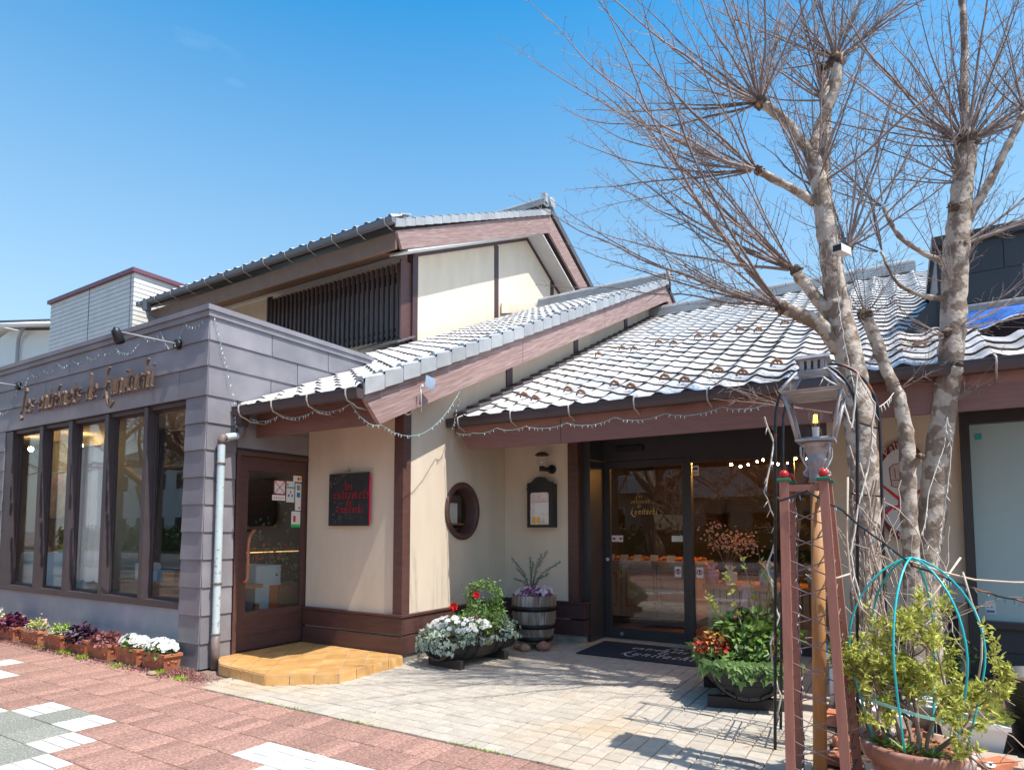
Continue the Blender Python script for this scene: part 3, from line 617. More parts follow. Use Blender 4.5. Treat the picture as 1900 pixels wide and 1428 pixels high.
# things seen through the side door
tb2 = thing('side_table', 'small table with pale blue tasselled cloth just inside the side door', 'table', (-6.5, 4.85, .09))
g = G(); g.box(-6.85, -6.25, 4.66, 5.0, .09, .93); g.slab([(-6.248, 4.66, .93), (-6.248, 5.0, .93), (-6.248, 4.86, .55)], (.004, 0, 0)); g.build('cloth', m_cloth, tb2); bx('orange_drape', M('orange_drape', (.62, .13, .02), .8), tb2, -6.24, -6.23, 4.84, 5.0, .10, .70)
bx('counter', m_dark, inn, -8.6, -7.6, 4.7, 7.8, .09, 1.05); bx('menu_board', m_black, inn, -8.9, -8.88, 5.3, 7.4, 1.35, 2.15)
bulbs = G(); bulbs.box(-7.62, -7.60, 5.0, 6.6, 1.02, 1.035); bulbs.build('counter_lamp', M('warm_strip', (1, .6, .2), .4, emit=1.0), inn)
g = G()
for k in range(50): x, y = R.uniform(-8, -7.65), R.uniform(4.9, 7); s = .04; g.box(x, x+s, y, y+s*1.4, 1.051, 1.051+s*.7)
g.build('pastries', m_cake, inn)
# ================================================================ MAIN BUILDING
YP, XR, YM = 4.98, -4.36, 6.97
mb = thing('patisserie_building', 'cream plastered patisserie with brown timber trim and three silver tiled roofs', 'building', (-4.3, 7, 0))
g = G(); g.box(-5.79, XR, YP, YP+.12, .0, 2.95); g.build('porch_wall', m_wall, mb)
# wall with the round window
def yz(poly, x0, x1): 
    g = G(); g.slab([(x0, y, z) for y, z in poly], (x1-x0, 0, 0)); return g
cy, cz, rr_ = 6.02, 1.56, .335
g = G()
def zt(y): return 2.34+.445*(y-4.28)+.12
for poly in ([(YP+.12, .0), (5.52, .0), (5.52, zt(5.52)), (YP+.12, zt(YP+.12))], [(5.52, .0), (6.52, .0), (6.52, 1.06), (5.52, 1.06)], [(5.52, 2.06), (6.52, 2.06), (6.52, zt(6.52)), (5.52, zt(5.52))], [(6.52, 0), (13.0, 0), (13.0, zt(13.0)), (6.52, zt(6.52))], [(13.0, 0), (16.0, 0), (16.0, 5.0), (13.0, zt(13.0))]):
    g.slab([(XR-.12, y, z) for y, z in poly], (.12, 0, 0))
g.box(XR-.12, XR, YP+.001, YP+.12, 2.9, 2.95)
nn = 48
def sqp(a):
    c, s = cos(a), sin(a); m = max(abs(c), abs(s)); return cy+.5*c/m, cz+.5*s/m
for k in range(nn):
    a, b = 2*pi*k/nn, 2*pi*(k+1)/nn
    p = [(XR, cy+rr_*cos(a), cz+rr_*sin(a)), (XR, *sqp(a)), (XR, *sqp(b)), (XR, cy+rr_*cos(b), cz+rr_*sin(b))]
    g.face(p); g.face([(XR-.12, *q[1:]) for q in p][::-1]); g.face([p[0], p[3], (XR-.12, *p[3][1:]), (XR-.12, *p[0][1:])])
g.build('side_wall', m_wall, mb)
# round window
g = G(); b = 0; pr = [(.335, -.13), (.335, .022), (.305, .034), (.275, .026), (.262, .0), (.262, -.13)]
for r_, xx in pr:
    for k in range(nn): a = 2*pi*k/nn; g.v.append((XR+xx, cy+r_*cos(a), cz+r_*sin(a)))
for i in range(len(pr)-1):
    for k in range(nn): g.f.append((i*nn+k, i*nn+(k+1) % nn, (i+1)*nn+(k+1) % nn, (i+1)*nn+k)); g.sm.append(True)
rw = g.build('round_window', m_board, mb)
g = G(); g.face([(XR-.075, cy+.264*cos(2*pi*k/nn), cz+.264*sin(2*pi*k/nn)) for k in range(nn)]); g.build('pane', m_glass2, rw)
bx('niche', m_dark, rw, XR-.62, XR-.60, 5.5, 6.6, 1.0, 2.1)
bx('niche_shelf', m_oak, rw, XR-.60, XR-.13, 5.5, 6.6, 1.40, 1.42); bx('niche_shelf', m_oak, rw, XR-.60, XR-.13, 5.5, 6.6, 1.0, 1.19)
for k, (y, z, w, h, m_, lab) in enumerate([(5.78, 1.191, .20, .14, m_giftp, 'larger pink gift box at the bottom of the round window'), (5.66, 1.191, .10, .2, m_giftp, 'narrow pink gift box at the left of the round window'), (6.0, 1.421, .20, .24, m_paper, 'white leaning box on the shelf in the round window'), (5.82, 1.60, .12, .16, m_grey, 'grey frame high in the round window')]):
    g = G(); g.cbox(XR-.36, XR-.20, y, y+w, z, z+h, .004); solo(g, 'gift_box', m_, lab, 'box', (XR-.28, y, z))
# entry wall
g = G(); g.box(XR, -3.44, YM, YM+.12, 0, 3.0); g.build('entry_wall', m_wall, mb)
g = G(); g.box(-.62, .525, 7.40, 7.52, 0, 3.0); g.build('sign_wall', m_wall, mb)
# timber posts
def post(*d): return bx('post', m_post, mb, *d)
g = G(); g.box(XR-.105, XR+.016, YP-.016, YP+.105, .482, 2.62); g.build('corner_post', m_board, mb)
for y in (7.06, 9.11, 11.33): bx('post', m_post, mb, XR+.0005, XR+.016, y-.075, y+.075, 2.62+.46*(y-5.85)-.1, zt(y)-.10)
bx('corner_post', m_board, mb, -3.445, -3.31, YM-.018, YM+.10, .482, 2.6)
# skirting boards in two courses, cap, concrete footing
for (z0, z1) in ((.085, .262), (.282, .452)):
    g = G(); g.cbox(-5.785, XR+.040, YP-.040, YP, z0, z1, .004); g.build('skirting_board', m_board, mb)
    g = G(); g.cbox(XR, XR+.0395, YP+.0005, YM-.041, z0, z1, .004); g.build('skirting_board', m_board, mb)
    g = G(); g.cbox(XR+.0005, -3.22, YM-.040, YM+.25, z0, z1, .004); g.build('skirting_board', m_post, mb)
g = G(); g.box(-5.785, XR+.052, YP-.052, YP, .456, .480); g.box(XR, XR+.0515, YP+.0005, YM-.053, .456, .4795); g.build('skirting_cap', m_board, mb)
g = G(); g.box(XR+.0005, -3.205, YM-.052, YM+.26, .456, .480); g.build('skirting_cap', m_post, mb)
g = G(); g.box(-5.785, XR+.02, YP-.02, YP+.1, -.05, .083); g.box(XR-.1, XR+.0195, YP+.101, YM-.021, -.05, .0825); g.box(XR-.1, -3.25, YM-.020, YM+.2, -.05, .0835); g.build('footing', m_conc, mb)
# ---------------------------------------------------------------- tiled roofs
SL = math.atan(.455)
def wave(u): t = u-.0; return .021*cos(2*pi*(u*1.0))+.006*cos(4*pi*u+.9)
def tile_mesh(w, ex, mat, lip=.018, drop=0.0, nm='tile', n=10, le=None):
    g = G(); L_ = (le or ex)+.035; th = lip
    top0, top1, fr = [], [], []
    for i in range(n+1):
        u = i/n; z = wave(u); x = u*(w+.004)
        top0.append((x, 0, z+.024)); top1.append((x, L_, z+.003)); fr.append((x, .002, z+.024-th-(drop if drop else 0)*(1 if drop else 0)))
    for i in range(n):
        g.face([top0[i], top0[i+1], top1[i+1], top1[i]], True)
        g.face([fr[i], fr[i+1], top0[i+1], top0[i]], True)
    g.face([fr[0], top0[0], top1[0], (0, L_, top1[0][2]-.02)]); g.face([top0[n], fr[n], (top0[n][0], L_, top1[n][2]-.02), top1[n]])
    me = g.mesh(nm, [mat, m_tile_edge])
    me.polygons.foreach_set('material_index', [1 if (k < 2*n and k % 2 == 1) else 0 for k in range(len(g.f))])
    # split normals where front meets top: weld is not made, faces own their vertices; smooth along the wave
    import bmesh
    bm = bmesh.new(); bm.from_mesh(me); bmesh.ops.remove_doubles(bm, verts=bm.verts, dist=1e-5)
    for e in bm.edges:
        if len(e.link_faces) == 2 and e.calc_face_angle(0) > radians(40): e.smooth = False
    bm.to_mesh(me); bm.free(); return me
def add_mesh(g, me, mtx):
    b = len(g.v); g.v += [tuple(mtx @ v.co) for v in me.vertices]
    for p in me.polygons: g.f.append(tuple(b+i for i in p.vertices)); g.sm.append(True)
TW, EX = .285, .255                                       # tile width, exposure measured along Y
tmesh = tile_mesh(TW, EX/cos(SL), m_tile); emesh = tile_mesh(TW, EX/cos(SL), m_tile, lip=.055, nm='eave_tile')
def roof(name, parent, x0, ncol, y0, z0, sl, nrow, keep, limit=300, under=.10, col_mat=m_tile, slabx=None, ridge_y=None):
    xl = x0; xr = x0+ncol*TW; yr = ridge_y or y0+nrow*EX; a = math.atan(sl)
    sx0, sx1 = slabx or (xl, xr)
    g = G(); zr = z0+sl*(yr-y0)
    g.slab([(sx0, y0+.03, z0-under+.02), (sx0, yr, zr-under), (sx0, yr, zr-.035), (sx0, y0+.03, z0-.02)], (sx1-sx0, 0, 0))
    rf = g.build(name, m_slat, parent)
    L_ = [(j, i) for j in range(nrow) for i in range(ncol) if keep(x0+i*TW, y0+j*EX)]
    L_.sort(key=lambda t: (x0+t[1]*TW)**2+(y0+t[0]*EX)**2)
    gg = G(); k = 0
    for (j, i) in L_:
        p = Vector((x0+i*TW, y0+j*EX, z0+sl*EX*j+R.uniform(-.003, .003))); me = emesh if j == 0 else tmesh
        rot = (a+R.uniform(-.012, .012), R.uniform(-.010, .010), R.uniform(-.006, .006))
        if k < limit: inst('tile' if j else 'eave_tile', me, rf, p, rot); k += 1
        else:
            from mathutils import Euler
            add_mesh(gg, me, Matrix.Translation(p) @ Euler(rot).to_matrix().to_4x4())
    if gg.v: kind(gg.build('tile_field', col_mat, rf), 'stuff')
    return rf
def ridge(parent, x0, x1, y, z, nm='ridge', w=.13):
    """stacked flat ridge tiles under a rounded cap, with an end tile"""
    g = G()
    for k in range(4): g.box(x0, x1, y-w*(1-.12*k), y+w*(1-.12*k), z+.045*k, z+.045*k+.034)
    o = g.build(nm, m_vtile, parent)
    n = int(abs(x1-x0)/.28)
    for k in range(n):
        g = G(); a = x0+(x1-x0)*k/n; b = x0+(x1-x0)*(k+1)/n-.012
        pts = [(cos(t)*.085, sin(t)*.085) for t in [pi*q/8 for q in range(9)]]
        g.slab([(a, y+p[0], z+.17+p[1]) for p in pts], (b-a, 0, 0)); g.build('ridge_cap', m_vtile, o)
    return o
def gutter(parent, x0, x1, y, z, mat, n_br, fy, r=.055, br=True):
    pr = [(-r, .045), (-r*1.0, -.005), (-r*.72, -.045), (r*.72, -.045), (r, -.005), (r, .045), (r-.006, .045), (r-.006, .0), (r*.6, -.036), (-r*.6, -.036), (-r+.006, 0), (-r+.006, .045)]
    g = G()
    for i in range(len(pr)):
        j = (i+1) % len(pr); g.face([(x0, y+pr[i][0], z+pr[i][1]), (x0, y+pr[j][0], z+pr[j][1]), (x1, y+pr[j][0], z+pr[j][1]), (x1, y+pr[i][0], z+pr[i][1])])
    for xx in (x0, x1): g.face([(xx, y-r, z+.045), (xx, y-r, z-.005), (xx, y-r*.72, z-.045), (xx, y+r*.72, z-.045), (xx, y+r, z-.005), (xx, y+r, z+.045)])
    g.box(x0, x1, y-r-.006, y-r+.002, z+.035, z+.050)
    gu = g.build('gutter', mat, parent)
    for k in range(n_br):
        x = x0+(x1-x0)*(k+.25)/(n_br-.5); g = G()
        g.tube([(x, y+r*.5, z+.085), (x, y-r*.6, z+.06), (x, y-r-.012, z+.045), (x, y-r-.014, z-.005), (x, y-r*.75, z-.055), (x+.008, y+r*.3, z-.075), (x+.01, y+r+.01, z-.10), (x+.01, fy, z-.10)], .0085, 5); g.build('gutter_bracket', m_bracket, gu)
    return gu
# --- right-hand roof over the main entrance
zr_ = lambda y: 2.62+.46*(y-5.85)
rR = roof('right_roof', mb, XR+.16, 20, 5.83, 2.61, .46, 27, lambda x, y: not (x > .40 and y > 6.5), limit=300, slabx=(XR+.0, .42), ridge_y=12.75)
for j in range(28):                                       # flat dark verge tiles against the wall
    y = 5.83+j*EX; z = 2.61+.46*EX*j; g = G(); a = .46
    g.slab([(XR+.018, y, z+.055), (XR+.20, y, z+.055), (XR+.20, y+EX+.02, z+.025+a*(EX+.02)), (XR+.018, y+EX+.02, z+.025+a*(EX+.02))], (0, 0, .026)); g.build('verge_tile', m_tiled, rR)
g = G(); g.slab([(.4205, 5.86, 2.53), (.4205, 6.62, 2.88), (.4205, 6.62, 2.94), (.4205, 5.86, 2.59)], (1.1, 0, 0)); g.build('roof_bed', m_slat, mb)
ridge(mb, XR-.0+.02, .40, 12.8, 5.79)
g = G(); g.box(XR+.02, .40, 12.68, 12.92, 5.62, 5.80); g.slab([(XR, 12.76, 5.72), (XR, 16, 4.3), (XR, 16, 4.2), (XR, 12.76, 5.6)], (6, 0, 0)); g.build('ridge_bed', m_slat, mb)
for (x, y) in [(-3.76, 6.47), (-3.47, 6.22), (-3.18, 6.47), (-2.90, 6.22), (-2.61, 6.47), (-2.33, 6.22), (-2.05, 6.47), (-1.77, 6.22), (-1.50, 6.47), (-1.22, 6.22), (-.95, 6.47), (-.66, 6.22), (-.38, 6.47), (-.1, 6.22), (.2, 6.47),
               (-3.76, 8.68), (-3.48, 8.93), (-3.2, 8.68), (-2.91, 8.93), (-2.62, 8.68), (-2.34, 8.93), (-2.06, 8.68), (-1.77, 8.93), (-1.49, 8.68), (-1.2, 8.93), (-.9, 8.68), (-.6, 8.93)]:
    g = G(); z = zr_(y)+.022; pts = [(x-.056, y-.03, z-.01), (x-.036, y-.045, z+.022), (x, y-.05, z+.044), (x+.036, y-.045, z+.022), (x+.056, y-.03, z-.01)]
    g.tube(pts, [.010, .015, .016, .015, .010], 6); g.tube([(x, y-.05, z+.035), (x, y+.02, z+.03)], [.016, .01], 6); g.build('snow_guard', m_guard, rR)
g = G(); g.slab([(-4.10, 5.80, 2.235), (1.5, 5.80, 2.235), (1.5, 5.80, 2.505), (-4.30, 5.80, 2.505)], (0, .035, 0)); g.build('fascia_board', m_fascia, mb)
bx('fascia_joint', m_post, mb, -2.955, -2.947, 5.7985, 5.80, 2.236, 2.505)
g = G(); g.slab([(-4.32, 5.84, 2.44), (-4.32, YM+.2, 2.44), (-4.32, YM+.2, 2.99), (-4.32, 5.84, 2.50)], (5.9, 0, 0)); g.build('eave_underside', m_fascia, mb)
gutter(mb, -4.345, 1.5, 5.735, 2.545, m_gutter, 9, 5.80)
# --- middle roof over the porch
zm_ = lambda y: 2.62+.45*(y-4.10)
def keep_mid(x, y):
    if x < -5.80 and y < 5.9: return False
    if x < -7.72 and y > 8.9: return False
    return True
rM = roof('middle_roof', mb, -4.06-TW*15, 15, 4.08, 2.605, .45, 35, keep_mid, limit=300, slabx=(-5.785, -4.075), ridge_y=13.0)
g = G(); g.slab([(-8.4, 5.95, 3.30), (-8.4, 9.2, 4.76), (-8.4, 9.2, 4.86), (-8.4, 5.95, 3.40)], (8.4-5.786, 0, 0)); g.slab([(-7.69, 9.2, 4.76), (-7.69, 13, 6.47), (-7.69, 13, 6.57), (-7.69, 9.2, 4.86)], (7.69-5.786, 0, 0)); g.build('roof_bed', m_slat, mb)
def verge(parent, x, y0, z0, sl, n, wd=.13, ht=.165, ex=EX):
    for j in range(n):
        y = y0+j*ex; z = z0+sl*ex*j; g = G(); e = ex-.006
        g.slab([(x, y, z-ht+.09), (x, y+e, z-ht+.09+sl*e-.012), (x, y+e, z+.062+sl*e-.012), (x, y, z+.075)], (-.022, 0, 0))
        pts = [(-.022, .06), (-.04, .085), (-.07, .092), (-.10, .075), (-wd, .04)]
        prev = None
        for (dx, dz) in [(0, .068)]+pts:
            cur = (x+dx, dz)
            if prev: g.face([(prev[0], y, z+prev[1]+.01), (prev[0], y+e+.02, z+sl*e+prev[1]-.012), (cur[0], y+e+.02, z+sl*e+cur[1]-.012), (cur[0], y, z+cur[1]+.01)], True); g.face([(prev[0], y, z+prev[1]+.01), (cur[0], y, z+cur[1]+.01), (cur[0], y, z+cur[1]-.03), (prev[0], y, z+prev[1]-.03)])
            prev = cur
        g.build('verge_tile', m_vtile, parent)
verge(rM, -4.005, 4.06, 2.615, .45, 35)
g = G(); g.slab([(-4.05, 4.30, 2.315), (-4.05, 13.0, 6.20), (-4.05, 13.0, 6.60), (-4.05, 4.06, 2.565)], (-.045, 0, 0)); g.build('barge_board', m_barge, mb)
g = G(); g.slab([(-4.05, 13.005, 6.20), (-4.05, 15.2, 5.23), (-4.05, 15.2, 5.56), (-4.05, 13.005, 6.60)], (-.045, 0, 0)); g.build('barge_board', m_barge, mb)
for y in (6.9, 9.6): g = G(); z = 2.315+.4465*(y-4.3); g.box(-4.049, -4.0485, y-.004, y+.004, z, z+.30); g.build('board_joint', m_post, mb)
g = G(); g.slab([(-5.786, 4.28, 2.315), (-4.10, 4.28, 2.315), (-4.10, 4.28, 2.56), (-5.786, 4.28, 2.56)], (0, .035, 0)); g.build('fascia_board', m_fascia, mb)
g = G(); g.slab([(-5.785, 4.32, 2.40), (-5.785, YP, 2.66), (-5.785, YP, 2.80), (-5.785, 4.32, 2.50)], (1.685, 0, 0)); g.slab([(-4.356, 5.0, 2.66), (-4.356, 13.0, 6.24), (-4.356, 13.0, 6.30), (-4.356, 5.0, 2.72)], (.26, 0, 0)); g.build('eave_underside', m_fascia, mb)
gutter(mb, -5.775, -4.02, 4.025, 2.545, m_gutter, 4, 4.28)
ridge(mb, -7.2, -4.10, 13.05, 6.62)
g = G(); g.box(-7.2, -4.02, 12.93, 13.17, 6.45, 6.63); g.slab([(-7.6, 13.0, 6.56), (-7.6, 16, 5.2), (-7.6, 16, 5.1), (-7.6, 13.0, 6.46)], (3.58, 0, 0)); g.build('ridge_bed', m_slat, mb)
g = G(); g.tube([(-4.02, 13.05, 6.72), (-3.98, 13.05, 6.72)], .11, 14); g.slab([(-4.06, 12.93, 6.62), (-4.06, 13.17, 6.62), (-4.06, 13.12, 6.93), (-4.06, 12.98, 6.93)], (.05, 0, 0)); g.build('ridge_end_tile', m_vtile, mb)
g = G(); g.slab([(-7.66, 12.05, zm_(12.05)+.10), (-7.66, 13.6, zm_(13.2)+.06), (-7.66, 13.6, zm_(13.2)+.30), (-7.66, 12.05, zm_(12.05)+.34)], (.03, 0, 0)); g.build('wall_flashing', m_wall, mb); bx('white_flashing', m_whitep, mb, -7.64, -7.60, 13.65, 16.0, 6.75, 7.05)
# --- upper storey
XG, YU = -7.69, 9.0
def zg(y): return 6.60+.475*(y-9.05) if y < 13.3 else 6.60+.475*(13.3-9.05)-.475*(y-13.3)
g = G(); g.slab([(XG, YU, 4.2), (XG, 18.5, 4.2), (XG, 18.5, zg(18.5)), (XG, 13.3, zg(13.3)), (XG, YU, zg(YU))], (-.12, 0, 0)); g.build('gable_wall', m_wall, mb)
g = G(); g.box(-15.2, XG-.121, YU, YU+.12, 3.4, 6.62); g.build('upper_front_wall', m_wall, mb)
def gpost(y0, y1, ztop): bx('post', m_post, mb, XG+.0005, XG+.018, y0, y1, zm_(y0)+.02, ztop)
gpost(YU-.018, YU+.13, 6.60); gpost(11.82, 11.98, zg(11.82)-.05); gpost(14.55, 14.72, zg(14.7)-.05)
bx('post', m_post, mb, XG-.13, XG+.0, YU-.018, YU-.0005, 4.7, 6.60); bx('post', m_post, mb, -11.86, -11.74, YU-.018, YU-.0005, 4.4, 6.6)
# thin dark trim under the soffit, soffit boards, barge boards
g = G(); g.slab([(XG+.001, YU, zg(YU)-.09), (XG+.001, 13.3, zg(13.3)-.09), (XG+.001, 13.3, zg(13.3)-.02), (XG+.001, YU, zg(YU)-.02)], (.03, 0, 0)); g.slab([(XG+.001, 13.3, zg(13.3)-.09), (XG+.001, 18.5, zg(18.5)-.09), (XG+.001, 18.5, zg(18.5)-.02), (XG+.001, 13.3, zg(13.3)-.02)], (.03, 0, 0)); g.build('soffit_trim', m_post, mb)
g = G(); g.slab([(XG, 8.35, zg(8.35)-.015), (XG, 13.3, zg(13.3)-.015), (XG, 13.3, zg(13.3)+.02), (XG, 8.35, zg(8.35)+.02)], (.44, 0, 0)); g.build('soffit_board', m_soffit, mb)
g = G(); g.slab([(XG, 13.301, zg(13.3)-.015), (XG, 15.3, zg(15.3)-.015), (XG, 15.3, zg(15.3)+.02), (XG, 13.301, zg(13.3)+.02)], (.44, 0, 0)); g.build('soffit_board', m_soffit, mb)
g = G(); g.slab([(XG, 15.31, zg(15.31)-.015), (XG, 18.5, zg(18.5)-.015), (XG, 18.5, zg(18.5)+.02), (XG, 15.31, zg(15.31)+.02)], (.44, 0, 0)); g.build('soffit_board', m_soffit, mb)
g = G(); g.slab([(-7.24, 8.18, 6.22), (-7.24, 13.65, 8.76), (-7.24, 13.65, 9.24), (-7.24, 8.04, 6.50)], (-.05, 0, 0)); g.build('barge_board', m_barge, mb)
g = G(); g.slab([(-7.24, 13.655, 8.76), (-7.24, 18.6, 6.41), (-7.24, 18.6, 6.85), (-7.24, 13.655, 9.24)], (-.05, 0, 0)); g.build('barge_board', m_barge, mb)
g = G(); g.slab([(-15.0, 8.06, 6.20), (-7.29, 8.06, 6.20), (-7.29, 8.06, 6.50), (-15.1, 8.06, 6.50)], (0, .04, 0)); g.build('fascia_board', M('tan_brown_fascia', (.20, .115, .075), .6, vary=.12), mb)
g = G(); g.slab([(-15.1, 8.101, 6.22), (-15.1, 9.0, 6.60), (-15.1, 9.0, 6.66), (-15.1, 8.101, 6.30)], (7.4, 0, 0)); g.build('eave_underside', M('eave_brown', (.16, .085, .05), .6), mb)
g = G(); g.box(-15.0, XG-.13, YU-.03, YU-.0, 6.52, 6.60); g.build('soffit_trim', m_soffit, mb)
g = G(); g.slab([(-15.2, 8.0, 6.56), (-15.2, 13.7, 9.27), (-15.2, 13.7, 9.42), (-15.2, 8.0, 6.66)], (7.95, 0, 0)); g.slab([(-15.2, 13.705, 9.27), (-15.2, 18.8, 6.85), (-15.2, 18.8, 7.0), (-15.2, 13.705, 9.42)], (7.95, 0, 0)); uroof = g.build('upper_roof', m_slat, mb)
for i in range(28):
    x = -7.30-TW*(i+1)
    for j in range(2): inst('eave_tile' if j == 0 else 'tile', emesh if j == 0 else tmesh, uroof, (x, 7.95+j*EX, 6.725+.475*EX*j), (math.atan(.475), 0, 0))
verge(uroof, -7.195, 7.96, 6.60, .475, 22, ex=.26)
for j in range(18):
    y = 13.7+j*.28; g = G(); z = 9.42-.475*(y-13.7); g.slab([(-7.195, y, z-.12), (-7.195, y+.275, z-.25), (-7.195, y+.275, z-.07), (-7.195, y, z+.06)], (-.12, 0, 0)); g.build('verge_tile', m_tiled, uroof)
gutter(mb, -15.2, -7.20, 7.92, 6.63, m_gutterg, 13, 8.06, r=.065)
g = G(); g.box(-15.0, -7.4, 13.58, 13.82, 9.40, 9.50); g.build('ridge_bed', m_slat, mb); ridge(mb, -15.0, -7.35, 13.7, 9.50)
g = G(); g.tube([(-7.22, 13.7, 9.55), (-7.15, 13.7, 9.55)], .13, 14); g.slab([(-7.45, 13.62, 9.6), (-7.45, 13.78, 9.6), (-7.45, 13.76, 9.84), (-7.45, 13.64, 9.84)], (.12, 0, 0)); g.build('ridge_end_tile', m_vtile, mb)
g = G(); g.box(-14.86, -14.74, 7.84, 7.97, 6.42, 6.66); g.tube([(-14.8, 7.92, 6.45), (-14.78, 7.93, 6.30), (-14.6, 8.3, 6.12), (-14.4, 8.9, 6.0)], .05, 10); g.build('roof_outlet', m_gutterg, mb)
# lattice screen in front of the upper window
lt = thing('lattice_screen', 'dark vertical timber lattice screen across the upper front window', 'lattice', (-9.6, 8.8, 4.9))
n = 29
for k in range(n):
    x = -11.46+(3.62)*k/(n-1); g = G(); g.box(x-.026, x+.026, 8.74, 8.80, 4.90, 6.32); g.build('slat', m_slat, lt)
g = G(); g.box(-11.5, -7.78, 8.80, 8.83, 5.05, 5.10); g.build('rail', m_slat, lt); g = G(); g.box(-11.5, -7.78, 8.8, 8.83, 6.12, 6.17); g.build('rail', m_slat, lt)
bx('side_board', m_board, lt, -7.76, -7.72, 8.70, 8.98, 4.85, 6.36); bx('side_board', m_slat, lt, -11.54, -11.50, 8.70, 8.98, 4.85, 6.36)
g = G(); g.box(-11.4, -7.9, 8.985, 8.9995, 5.0, 6.2); uw = g.build('upper_window', m_black, mb)
bx('pane', M('curtained_pane', (.34, .40, .40), .25, vary=.25, scale=3, col2=(.20, .28, .16), c2scale=2.5), uw, -10.6, -8.0, 8.975, 8.984, 5.05, 6.05)
g = G(); g.slab([(-8.6, 8.5, 4.70), (-7.6, 8.5, 4.70), (-7.6, 8.98, 4.92), (-8.6, 8.98, 4.92)], (0, 0, .04)); g.build('sill_flashing', m_tiled, mb)

# ---------------------------------------------------------------- main entrance
YD = 7.50
ent = thing('entrance_glazing', 'wide dark bronze sliding door and fixed shop window of the main entrance', 'door', (-2, YD, 0))
bx('jamb', m_frame, ent, -3.31, -3.20, YM+.10, YD+.06, .0, 2.6); bx('lintel_panel', m_frame, ent, -3.20, -.62, YD-.02, YD+.06, 2.205, 2.62); bx('ceiling', m_dark, ent, -3.31, -.62, YM, YD+.06, 2.625, 2.66)
g = G(); g.box(-3.199, -3.12, YD, YD+.045, 0, 2.20); g.box(-2.20, -2.135, YD, YD+.045, 0, 2.20); g.box(-3.1195, -2.2005, YD, YD+.045, 2.115, 2.20); g.box(-3.1195, -2.2005, YD, YD+.045, 0, .128)
sd = g.build('sliding_door', m_frame, ent)
g = G(); g.box(-3.1195, -2.2005, YD+.020, YD+.026, .1285, 2.1145); g.build('pane', m_glass2, sd)
g = G(); g.tube([(-2.98, YD-.012, .06), (-2.98, YD, .06)], .022, 14); g.build('lock', m_lantern, sd)
g = G(); g.tube([(-3.16, YD-.006, .97), (-3.16, YD, .97)], .022, 14); g.build('touch_button', m_whitep, sd)
g = G(); g.box(-2.134, -2.08, YD-.04, YD+.05, 0, 2.204); g.box(-2.0795, -.62, YD-.02, YD+.05, 0, .10); g.box(-2.0795, -.62, YD-.02, YD+.05, 2.14, 2.204); g.box(-1.02, -.96, YD-.02, YD+.049, .1005, 2.1395)
fw = g.build('fixed_window', m_frame, ent)
g = G(); g.box(-2.0795, -1.0205, YD+.01, YD+.016, .1005, 2.1395); g.build('pane', m_glass2, fw); g = G(); g.box(-.9595, -.6205, YD+.01, YD+.016, .1005, 2.1395); g.build('pane', m_glass2, fw)
g = G(); g.cbox(-3.01, -2.66, YD-.06, YD-.021, 2.315, 2.385, .004); g.box(-2.98, -2.69, YD-.064, YD-.0605, 2.325, 2.372); g.build('door_sensor', m_black, ent); 
def decal(par, x0, x1, z0, z1, mat, dy=.0, nm='sticker'): return bx(nm, mat, par, x0, x1, YD+.0185-dy, YD+.0195-dy, z0, z1)
decal(sd, -3.11, -2.96, 1.19, 1.27, m_whitep); decal(sd, -3.10, -3.06, 1.215, 1.245, m_skr, .002, 'sticker_print'); decal(sd, -3.01, -2.97, 1.215, 1.245, m_skr, .002, 'sticker_print')
decal(sd, -2.34, -2.205, 1.20, 1.27, m_paper)
for (par, x, dy) in ((sd, -2.27, 0), (fw, -2.01, .01)):
    decal(par, x-.04, x+.04, .78, .905, m_whitep, dy)
    g = G(); n = 20
    for k in range(n):
        a, b = 2*pi*k/n, 2*pi*(k+1)/n; y = YD+.0160-dy; g.face([(x+.022*cos(a), y, .845+.022*sin(a)), (x+.033*cos(a), y, .845+.033*sin(a)), (x+.033*cos(b), y, .845+.033*sin(b)), (x+.022*cos(b), y, .845+.022*sin(b))])
    g.face([(x-.020, YD+.0158-dy, .868), (x-.014, YD+.0158-dy, .872), (x+.020, YD+.0158-dy, .824), (x+.014, YD+.0158-dy, .820)]); g.build('no_entry_print', m_skr, par)
    g = G(); g.box(x-.008, x+.010, YD+.0164-dy, YD+.0166-dy, .828, .866); g.build('sticker_print', m_skk, par)
decal(fw, -2.075, -2.0, 1.98, 2.10, m_whitep, .01); decal(fw, -2.065, -2.01, 2.045, 2.08, m_skk, .012, 'sticker_print'); decal(fw, -2.065, -2.01, 1.995, 2.025, m_sko, .012, 'sticker_print')
def fm_d(x0, z0):
    return lambda u, v, n=False: (0, -1, 0) if n else (x0+u, YD+.0185, z0+v)
for (t_, x0, z0, s_) in (('Les', -2.79, 1.735, .030), ('entremets', -2.85, 1.67, .030), ('de', -2.77, 1.615, .025), ('Kunitachi', -2.86, 1.535, .042)):
    lettering(sd, 'gold_word', t_, s_, fm_d(x0, z0), m_gold, th=.001, nib=.22, each=False)
